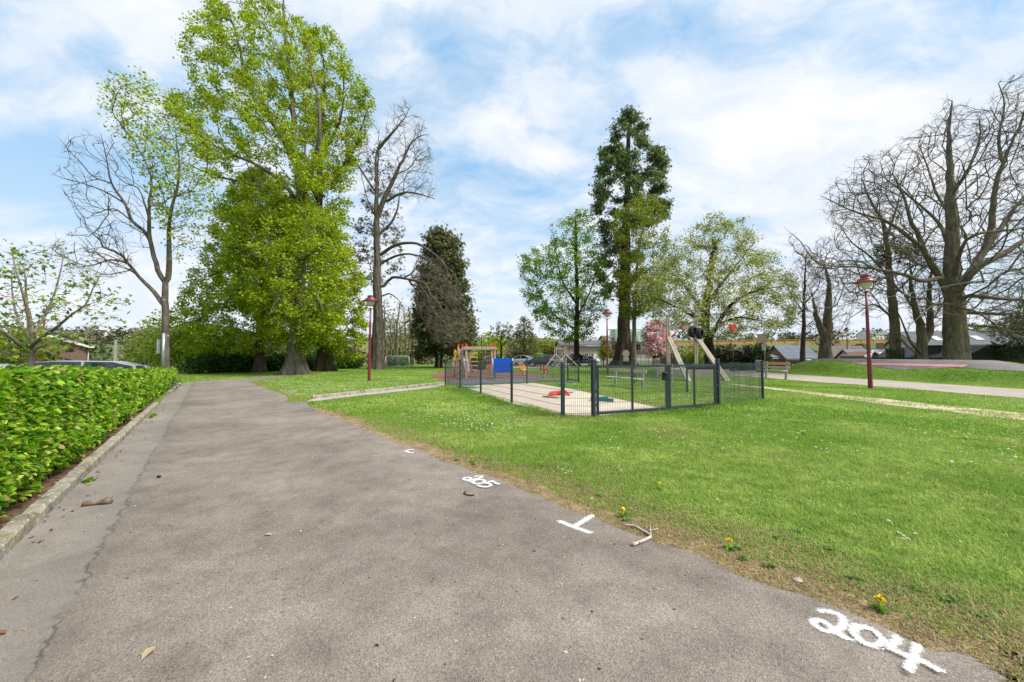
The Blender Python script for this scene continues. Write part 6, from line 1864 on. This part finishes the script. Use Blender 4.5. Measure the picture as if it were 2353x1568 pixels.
    BT = [(1600, 515), (1640, 488), (1670, 505), (1700, 500), (1740, 525), (1760, 560), (1795, 580), (1800, 620), (1838, 640), (1845, 720), (1805, 770), (1740, 772), (1640, 780), (1580, 772), (1540, 765), (1480, 735), (1460, 690), (1462, 650), (1490, 600), (1535, 580), (1550, 545)]
    tree('blossom_tree', 'broad fruit tree covered in white blossom behind the tyres', [(1632, 858), (1632, 800), (1629, 775), (1622, 740), (1625, 700), (1632, 640), (1640, 560)], 33, .42, [(BT, 1100)], M['bark_dark'],
         [leafspec(T_TRI, 24000, .16, 'blossomleaf', .22, el=(-.2, .5), rmax=.02, part_of=.55), leafspec(T_FLOWER, 8500, .13, 'white', .25, el=(.2, .5), rmax=.02, part='blossom', mat=M['petal'])],
         [([(1630, 778), (1650, 745, -1), (1680, 700, -1), (1730, 670, -1.5), (1790, 660, -1.5)], .2, .03), ([(1625, 730), (1590, 680, 1), (1560, 640, 1), (1530, 620, 1)], .17, .03), ([(1624, 700), (1660, 650, 1), (1700, 600, 1.5), (1730, 560, 1.5)], .16, .03), ([(1622, 745), (1580, 720, -2), (1520, 690, -2), (1480, 680, -2)], .14, .02), ([(1650, 745, -1), (1700, 730, -3), (1760, 740, -4)], .1, .02)], seed=83, clear=2.3, flare=.3, step=.5, tip=.008, deep=6)
    # pink cherry, saplings and small trees
    PK = [(1472, 795), (1478, 755), (1495, 738), (1520, 735), (1540, 765), (1550, 800), (1525, 820), (1480, 822)]
    tree('pink_cherry', 'cherry tree in pink blossom beside the redwood trunk', [(1503, 842), (1503, 815), (1502, 790), (1505, 760)], 60, .3, [(PK, 220)], M['bark_dark'],
         [leafspec(T_FLOWER, 3600, .3, 'pink', .3, el=(.1, .6), rmax=.05, mat=M['petal'], part='blossom')], seed=84, clear=1., flare=.3, step=.6, tip=.012, deep=3.4)
    tree('sapling', 'small bright green staked sapling left of the lamp behind the sandpit', [(1386.5, 842), (1387, 810), (1388, 788)], 62, .09, [([(1370, 820), (1378, 795), (1388, 770), (1400, 795), (1408, 822), (1390, 826)], 90)], M['bark_brown'],
         [leafspec(T_TRI, 1500, .26, 'acid', .2, el=(0, .6), rmax=.05)], seed=85, clear=.8, flare=.1, step=.5, tip=.01, deep=1.5)
    SM = [(1122, 770), (1135, 740), (1155, 735), (1180, 745), (1190, 775), (1170, 790), (1140, 795), (1120, 785)]
    tree('small_bare_tree', 'small crooked tree with few leaves beside the swan neck lamps', [(1152, 840), (1152, 805), (1151, 785), (1155, 760)], 72, .24, [(SM, 160)], M['bark_dark'],
         [leafspec(T_TRI, 650, .3, 'olive', .2, rmax=.05)], [([(1151, 790), (1135, 775), (1122, 772)], .08, .02), ([(1152, 780), (1170, 760), (1182, 748)], .08, .02)], seed=86, clear=1.8, flare=.2, step=.5, tip=.018, deep=3)
    SB = [(1172, 800), (1180, 760), (1195, 730), (1205, 724), (1218, 740), (1235, 780), (1240, 812), (1210, 825), (1180, 822)]
    tree('brownish_tree', 'rounded brownish tree just coming into leaf behind the white saloon', [(1204, 840), (1204, 805), (1204, 770), (1203, 735)], 72, .2, [(SB, 260)], M['bark_dark'],
         [leafspec(T_TRI, 3300, .3, 'hazeltwig', .3, rmax=.05)], seed=87, clear=1.2, flare=.2, step=.5, tip=.014, deep=3.2)

def copses():
    # light green willows and bushes behind the hedge on the left
    def B(px, py, dep, rx, ry, rz):
        v = D(px, py, dep)
        return ((v.x, dep, v.z), (rx, ry, rz))
    bush('willow_bush', 'pale yellow-green bush behind the slender forked tree', [B(362, 785, 44, 2.2, 2, 3.2), B(345, 815, 42, 2.2, 2, 1.9), B(390, 795, 44, 2., 2, 3.0)], PAL['willow'], .3, 3600, seed=91, mat=M['leaf'])
    bush('willow_bush', 'light green bush between the forked tree and the chestnuts', [B(420, 770, 38, 2.2, 2, 3.2), B(410, 815, 37, 2.4, 2, 2.0), B(445, 800, 38.5, 2, 2, 2.4)], PAL['willow'][:3] + [(3, (.15, .24, .03))], .3, 3400, seed=92, mat=M['leaf'])
    bush('brown_bush', 'brownish thicket at the foot of the valley right of the utility pole', [B(318, 822, 52, 2.4, 2, 1.8), B(340, 795, 54, 2.6, 2, 3.0)], PAL['hazeltwig'], .35, 2600, seed=93)
    bush('green_bush', 'yellow-green bush at the left edge behind the maple', [B(15, 812, 19, 2.0, 1.4, 1.5), B(-40, 800, 19, 2., 1.4, 2.0)], PAL['young'], .22, 2300, seed=94, mat=M['leaf'])
    # dark evergreen hedge behind the chestnuts
    bx = []
    P0, P1 = D(432, 850, 31.5), D(800, 846, 46)
    n = 15
    for i in range(n):
        p = P0.lerp(P1, i / (n - 1))
        bx.append(((p.x + rnd.uniform(-.2, .2), p.y + .9, .72), (1.15, 1.0, .98 + rnd.uniform(-.1, .18))))
    bush('evergreen_hedge', 'long dark green evergreen hedge behind the chestnut trunks', bx, PAL['laurel'], .24, 13000, T_TRI, seed=95, stems=3)
    bush('green_shrub', 'fresh green shrubs rising behind the dark hedge under the chestnuts', [B(470, 800, 41, 2.5, 2, 2.4), B(540, 805, 43, 2.5, 2, 2.2), B(640, 805, 46, 2.6, 2, 2.4), B(700, 812, 48, 2.4, 2, 2.2)], [(3, (.13, .22, .03)), (2, (.2, .29, .05)), (1, (.18, .15, .08))], .36, 6500, seed=96, mat=M['leaf'])
    bush('copper_shrub', 'dark red leaved shrub behind the maroon lamp on the daisy lawn', [B(812, 822, 58, 1.9, 1.4, 1.5)], PAL['copper'], .35, 900, seed=97)
    bush('goal_shrub', 'dark green shrub behind the football goal', [B(915, 832, 60, 2.2, 1.6, 1.4), B(900, 836, 60, 1.4, 1.3, 1.0)], PAL['laurel'][:2], .35, 1500, seed=98)
    bush('park_shrub', 'dense dark shrub inside the climbing frame opening', [B(1097, 838, 42, .95, .9, 1.0)], PAL['laurel'], .2, 1700, seed=99)
    bush('yellow_shrub', 'round yellow-green shrub left of the right zip line post', [B(1581, 823, 52, 1.15, 1.1, 1.0)], PAL['acid'], .22, 1500, seed=100, mat=M['leaf'])
    bush('yellow_shrub', 'round yellow-green shrub right behind the right zip line post', [B(1610, 820, 50, 1.35, 1.2, 1.3)], PAL['acid'], .22, 1700, seed=101, mat=M['leaf'])
    bush('low_shrub', 'low green shrub on the lawn between the zip line posts', [B(1571, 838, 50, .6, .6, .45)], PAL['laurel'], .2, 500, seed=102)
    bush('round_shrub', 'brown-green shrub beside the left zip line post', [B(1544, 828, 50, .9, .8, 1.1)], PAL['brown'], .22, 900, seed=103)
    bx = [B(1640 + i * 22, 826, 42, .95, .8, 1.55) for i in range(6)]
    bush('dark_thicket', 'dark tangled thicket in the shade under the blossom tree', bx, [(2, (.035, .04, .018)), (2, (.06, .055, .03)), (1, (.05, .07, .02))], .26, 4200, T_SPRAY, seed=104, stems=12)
    bush('low_hedge', 'low dark clipped hedge in front of the tangled thicket', [B(1680 + i * 20, 843, 40, .8, .6, .42) for i in range(4)], PAL['laurel'], .18, 2200, seed=105)
    bush('dark_fir', 'small dark fir behind the brown sign board', [B(1743, 822, 41, .95, .9, 1.1), B(1748, 805, 41, .6, .6, .9), B(1755, 835, 41, .8, .8, .8)], PAL['conifer'][:3], .26, 1700, T_SPRAY, seed=106)
    # the wood between the bare trunk and the conifer: thin leafless stems
    g = np.random.default_rng(9)
    kinds = ['slim bare woodland tree left of the goal, close to the tall trunk', 'slim bare woodland tree above the goal', 'slim bare woodland tree close to the dark conifer', 'thin leaning woodland stem behind the goal net', 'thin woodland stem left of the conifer shade', 'bare woodland tree with a forked top behind the goal', 'slender woodland tree right of the tall grey trunk', 'far woodland stem in the gap beside the conifer', 'low woodland tree under the bare drooping boughs', 'woodland tree half covered in ivy beside the tall trunk']
    for i, px in enumerate((888, 905, 938, 922, 946, 913, 897, 931, 951, 882)):
        dep = 58 + (i * 7) % 17
        top = 690 + (i * 37) % 60
        o = [(px - 16, top + 40), (px - 10, top), (px + 12, top - 5), (px + 18, top + 50), (px + 10, 790), (px - 10, 790)]
        tree('woodland_tree', kinds[i], [(px, 842), (px + rnd.uniform(-3, 3), 790), (px + rnd.uniform(-6, 6), 740), (px + rnd.uniform(-8, 8), top)], dep, .2 + .03 * (i % 3), [(o, 90)], M['bark_mossy'],
             [leafspec(T_TRI, 160, .3, 'hazeltwig', .3, rmax=.05)], seed=120 + i, clear=2, flare=.2, step=.8, tip=.018, deep=2.5, group='bare wood behind the goal')
    bush('undergrowth', 'brown undergrowth at the edge of the bare wood', [B(870 + i * 16, 828, 72, 2.4, 2, 2.6) for i in range(8)], PAL['hazeltwig'] + [(1.5, (.06, .09, .03))], .5, 3600, seed=107, kind='stuff')
    # greenery beyond the car park
    lb = ['yellow-green rounded tree far behind the climbing frame', 'grey-green tree far behind the blue board', 'brownish green tree behind the white saloon', 'olive green tree between the brownish tree and the green tree', 'fresh green shrub behind the black convertible', 'light green tree behind the small crooked tree']
    for i, (px, py, dep, rx, rz, pal) in enumerate(((1122, 800, 95, 3.6, 3.8, 'willow'), (1175, 815, 100, 4.2, 3.4, 'hazeltwig'), (1222, 808, 92, 4., 3.6, 'hazeltwig'), (1255, 810, 88, 3.6, 3.4, 'olive'), (1242, 830, 84, 3, 1.6, 'fresh'), (1148, 808, 110, 4.4, 4.2, 'willow'))):
        bush('distant_tree', lb[i], [B(px, py, dep, rx, rx * .8, rz), B(px + 10, py + 12, dep, rx * .8, rx * .7, rz * .7)], PAL[pal], .6, 1900, seed=130 + i, mat=M['leaf'], group='trees beyond the car park')
    bush('copper_hedge', 'dark red hedge at the left end of the stone house', [B(1272, 828, 76, 1.4, 1.2, 1.6)], PAL['copper'], .4, 700, seed=140)
    bush('dark_holly', 'dark evergreen mass at the right edge, overhanging the dark building', [B(2345, 770, 38, 2.2, 2, 2.4), B(2375, 800, 38, 2.2, 2, 2.2), B(2400, 750, 38, 2.5, 2, 3)], [(2, (.03, .05, .018)), (1, (.05, .075, .02))], .3, 2600, T_SPRAY, seed=141)
    bush('valley_tree', 'green treetops at the right edge above the dark building', [B(2320, 775, 75, 5, 3, 3.6), B(2370, 765, 75, 5, 3, 4.4)], PAL['fresh'] + [(2, (.12, .12, .06))], .7, 1700, seed=142)
    # hillside woods
    P, S, Z = [], [], []
    for side, n in ((-1, 330), (1, 300), (0, 150)):
        for k in range(n):
            a = {-1: g.uniform(-1.0, -.52), 1: g.uniform(.36, 1.0), 0: g.uniform(-.5, .36)}[side]
            r = g.uniform(95, 470)
            x, y = r * math.sin(a), r * math.cos(a)
            if side == -1 and -.86 < x / y < -.78 and r < 200: continue
            if fnoise(x, y, .016) < .38: continue
            rad = g.uniform(2., 4.6) * (1 if r > 160 else .75)
            if r < 150: rad *= .8
            m = 46 if r > 220 else 110
            u = g.standard_normal((m, 3)); u /= np.linalg.norm(u, axis=1)[:, None]
            c = np.array([x, y, float(gz(x, y)) + rad * .8])
            P.append(c + u * np.array([rad, rad, rad * 1.0]) * g.random((m, 1)) ** .3)
            S.append(np.full(m, k % 5)); Z.append(np.full(m, 1.9 if r > 220 else .45 + .0045 * r))
    P, S, Z = np.concatenate(P), np.concatenate(S), np.concatenate(Z)
    pals = [[(1, (.07, .1, .035)), (1, (.09, .13, .045))], [(1, (.13, .15, .05)), (1, (.17, .18, .07))], [(1, (.12, .095, .065)), (1, (.15, .125, .085))], [(1, (.045, .065, .03)), (1, (.06, .08, .035))], [(1, (.16, .18, .08)), (1, (.2, .19, .1))]]
    for i in range(5):
        o = scatter('hillside_wood', T_TRI, P[S == i], Z[S == i], pals[i], M['leaf_dense'], None, (.1, .6), g)
        tag(o, 'woods and gardens on the distant slopes', 'hillside wood', kind='stuff')

def hedge():
    g = np.random.default_rng(17)
    top = lambda s: np.interp(s, [-4, 5, 8, 12, 16, 25], [1.27, 1.3, 1.26, 1.12, .98, .84])
    def end(s): return np.where(s < 16.8, 0, .0)
    def pts(n, s0, s1, inner):
        s = s0 + (s1 - s0) * g.random(n)
        wv = fnoise(s, s * 0, .9) - .5
        T = top(s) + .1 * wv
        k = g.random(n)
        face = k < .56
        d = np.where(face, np.abs(g.normal(0, .05 + inner, n)), np.abs(g.normal(0, .04 + inner, n)))
        zf = .06 + (T - .06) * g.random(n) ** .85
        bulge = .11 * (fnoise(s, zf, 1.6) - .5) * 2 + .05 * (fnoise(s, zf, 5) - .5)
        nf = -1.33 + bulge - .1 * np.clip((.35 - zf) / .35, 0, 1) - d
        nt = -1.36 - 1.4 * g.random(n)
        zt = T - d + .07 * (fnoise(s, nt, 2.2) - .5) * 2 - .1 * np.clip((nt + 1.55) / .15, 0, 1) + .05 * g.random(n) ** 4
        n_ = np.where(face, nf, nt); z = np.where(face, zf, zt)
        ok = ~(face & (zf < .22) & (g.random(n) < .4))
        shift = np.where(s > 16.6, .0, 0)
        n_, z, s, face = (n_ + shift)[ok], z[ok], s[ok], face[ok]
        x, y = n_ * .791 - s * .612, n_ * .612 + s * .791
        o = np.where(face[:, None], np.array([.791, .612, .25]), np.array([.4, .3, 1.]) + g.normal(0, .5, (len(s), 3)))
        return np.stack([x, y, z], -1), o
    root = thing('hornbeam_hedge', 'long clipped hedge with fresh bright green leaves along the left of the path', 'hedge', tuple(NS(-2.1, 8)))
    b = np.array(root.location)
    for n, s0, s1, sz, inner in ((44000, -.5, 6, .055, .06), (28000, 6, 13, .072, .06), (13000, 13, 26, .11, .06)):
        p, o = pts(n, s0, s1, inner)
        scatter('foliage', T_LEAF if s0 < 6 else T_TRI if s0 > 12 else T_LEAF, p - b, sz * (1.35 if s0 > 12 else 1), PAL['hedge'], M['leaf'], root, (-.12, .6), g, o, jit=.28, roll=.9)
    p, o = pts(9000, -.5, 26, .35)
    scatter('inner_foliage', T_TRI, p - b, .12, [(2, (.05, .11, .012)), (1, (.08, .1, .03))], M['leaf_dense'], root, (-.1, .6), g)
    m = MB()
    for i in range(230):
        s = g.uniform(-.5, 25)
        n0 = g.uniform(-1.75, -1.5)
        a = NS(n0, s, -.05) - root.location
        c = NS(n0 + g.normal(.05, .12), s + g.normal(0, .15), g.uniform(.5, 1.0)) - root.location
        m.tube([a, a.lerp(c, .5) + Vector((0, 0, .05)), c], [.014, .01, .004], 5)
    m.build('stem', M['bark_brown'], root)['kind'] = 'stuff'
    # an added dark solid block inside the hedge keeps daylight from shining right through
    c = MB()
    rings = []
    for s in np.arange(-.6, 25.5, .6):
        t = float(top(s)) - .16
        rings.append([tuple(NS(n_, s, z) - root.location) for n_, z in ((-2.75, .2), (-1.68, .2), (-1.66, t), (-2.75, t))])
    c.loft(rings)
    c.build('daylight_block', M['bark_dark'], root)
    # small plants at the gap of the kerb
    P = np.array([tuple(G(a, b_)) for a, b_ in ((382, 897), (392, 893), (400, 890), (408, 884), (388, 901))])
    P = np.repeat(P, 60, 0) + g.normal(0, .16, (300, 3)) * np.array([1, 1, .6]) + np.array([0, 0, .18])
    tag(scatter('ground_cover', T_LEAF, P, .1, [(2, (.09, .16, .06)), (1, (.14, .22, .1))], M['leaf'], None, (.3, .4), g), 'grey-green ground cover at the foot of the hedge end', 'ground cover', kind='stuff')
def sky_and_light():
    w = bpy.data.worlds.new('World')
    scene.world = w
    w.use_nodes = True
    nt = w.node_tree
    nt.nodes.clear()
    el, az = R(50), R(112)
    sky = nd(nt, 'ShaderNodeTexSky', sky_type='NISHITA', sun_disc=False, sun_elevation=el, sun_rotation=az, altitude=100, air_density=1.0, dust_density=1.2, ozone_density=1.6)
    v = nt.nodes.new('ShaderNodeTexCoord').outputs['Generated']
    s = nd(nt, 'ShaderNodeSeparateXYZ', {0: v})
    def math_(op, x, y=None, **k):
        ins = {0: x}
        if y is not None: ins[1] = y
        return nd(nt, 'ShaderNodeMath', ins, operation=op, **k).outputs[0]
    zz = math_('ADD', math_('MAXIMUM', s.outputs[2], 0.), .42)
    p = nd(nt, 'ShaderNodeCombineXYZ', {0: math_('DIVIDE', s.outputs[0], zz), 1: math_('DIVIDE', s.outputs[1], zz), 2: SKY_SEED}).outputs[0]
    wob = nd(nt, 'ShaderNodeTexNoise', {'Vector': p, 'Scale': 2.2, 'Detail': 3.})
    p2 = nd(nt, 'ShaderNodeVectorMath', {0: p, 1: nd(nt, 'ShaderNodeVectorMath', {0: wob.outputs[1], 3: .35}, operation='SCALE').outputs[0]}, operation='ADD').outputs[0]
    p2 = nd(nt, 'ShaderNodeMapping', {'Vector': p2, 'Scale': (1.3, 2.1, 1.), 'Rotation': (0, 0, R(-12))}).outputs[0]
    big = noise(nt, p2, 1.15, 9, .5)
    fine = noise(nt, p2, 4.6, 9, .62)
    m = math_('ADD', math_('MULTIPLY', fine, .42), math_('MULTIPLY', big, .58))
    # the day's banks of cloud and the clear gaps between them, by compass direction and height
    yy = math_('MAXIMUM', s.outputs[1], .08)
    uv = nd(nt, 'ShaderNodeCombineXYZ', {0: math_('DIVIDE', s.outputs[0], yy), 1: math_('DIVIDE', s.outputs[2], yy), 2: 0.}).outputs[0]
    uv = nd(nt, 'ShaderNodeVectorMath', {0: uv, 1: nd(nt, 'ShaderNodeVectorMath', {0: wob.outputs[1], 3: .16}, operation='SCALE').outputs[0]}, operation='ADD').outputs[0]
    for cu, cv, ru, rv, rot, amt in SKY_BANKS:
        q = nd(nt, 'ShaderNodeMapping', {'Vector': uv, 'Location': (cu + .08, cv + .08, .08), 'Rotation': (0, 0, R(rot)), 'Scale': (ru, rv, 10.)}, vector_type='TEXTURE').outputs[0]
        d = nd(nt, 'ShaderNodeVectorMath', {0: q}, operation='LENGTH').outputs[1]
        f = nd(nt, 'ShaderNodeMapRange', {0: d, 1: 1., 2: 0., 3: 0., 4: amt * .6}, interpolation_type='SMOOTHSTEP').outputs[0]
        m = math_('ADD', m, f)
    cover = ramp(nt, m, SKY_RAMP)
    # nearer the horizon the air whitens
    hz = nd(nt, 'ShaderNodeMapRange', {0: s.outputs[2], 1: 0., 2: .42, 3: .95, 4: 0.}).outputs[0]
    blue = mixc(nt, .72, sky.outputs[0], SKY_TINT)
    base = mixc(nt, hz, blue, SKY_HAZE)
    shade = noise(nt, p2, 3.1, 7, .62)
    cl = ramp(nt, shade, [(.3, SKY_C0), (.62, SKY_C1)])
    c = mixc(nt, cover, base, mixc(nt, 1., cl, (1, 1, 1), 'MULTIPLY'))
    bg = nd(nt, 'ShaderNodeBackground', {0: c, 1: .1})
    o = nt.nodes.new('ShaderNodeOutputWorld')
    nt.links.new(bg.outputs[0], o.inputs[0])
    L = bpy.data.lights.new('sun', 'SUN')
    L.energy = SUN_E
    L.angle = R(SUN_A)
    L.color = (1., .95, .87)
    so = bpy.data.objects.new('sun', L)
    col.objects.link(so)
    d = Vector((math.sin(az) * math.cos(el), math.cos(az) * math.cos(el), math.sin(el)))
    so.rotation_euler = d.to_track_quat('Z', 'Y').to_euler()
    so.location = d * 60
SKY_SEED = 3.7
SKY_BANKS = [(-1.22, .5, .42, .2, 0, -.26), (-1.1, .78, .2, .1, 0, -.18), (-.05, .4, .36, .24, -20, -.24), (-.2, .86, .18, .1, -30, -.2), (.4, .86, .36, .12, 10, -.2), (.55, .34, .22, .08, 15, -.18),
             (-1.0, .64, .4, .13, 0, .2), (-.95, .92, .5, .14, 0, .16), (0., .62, .4, .16, 10, .14), (.85, .62, .75, .24, 0, .2), (.7, .42, .35, .07, 22, .16), (.1, .5, .16, .07, 0, .14), (1.2, .3, .4, .12, 0, .05)]
SKY_RAMP = [(.33, 0.), (.45, .4), (.53, .78), (.66, 1.)]
SKY_TINT = (2.3, 4.2, 6.2)
SKY_HAZE = (4.5, 5.3, 6.0)
SKY_C0 = (4.7, 5.2, 5.9)
SKY_C1 = (6.1, 6.15, 6.25)
SUN_E, SUN_A = 3.5, 20
def camera():
    c = bpy.data.cameras.new('camera')
    c.sensor_width = 36
    c.lens = 36 * F / W2
    c.clip_start, c.clip_end = .05, 4000
    o = bpy.data.objects.new('camera', c)
    col.objects.link(o)
    o.location = (0, 0, EYE)
    o.rotation_euler = (math.pi / 2 + PITCH, 0, 0)
    scene.camera = o
def settings():
    scene.render.engine = 'CYCLES'
    cy = scene.cycles
    cy.max_bounces, cy.diffuse_bounces, cy.glossy_bounces, cy.transmission_bounces, cy.transparent_max_bounces = 7, 4, 2, 4, 6
    cy.caustics_reflective = cy.caustics_refractive = False
    cy.use_adaptive_sampling = True
    cy.adaptive_threshold = .012
    cy.use_denoising = True
    cy.sample_clamp_indirect = 4
    scene.view_settings.view_transform = 'Standard'
    scene.view_settings.look = 'None'
    scene.view_settings.exposure = EXPO
    scene.view_settings.gamma = 1
EXPO = 0.76
import time
def step(f):
    t = time.time(); f(); print('STEP', f.__name__, round(time.time() - t, 2))
for f in (setup_mats, sky_and_light, camera, settings, build_ground, build_grass, hedge, big_trees, copses, street_things, fence_things, play_things, litter_things, cars, buildings): step(f)
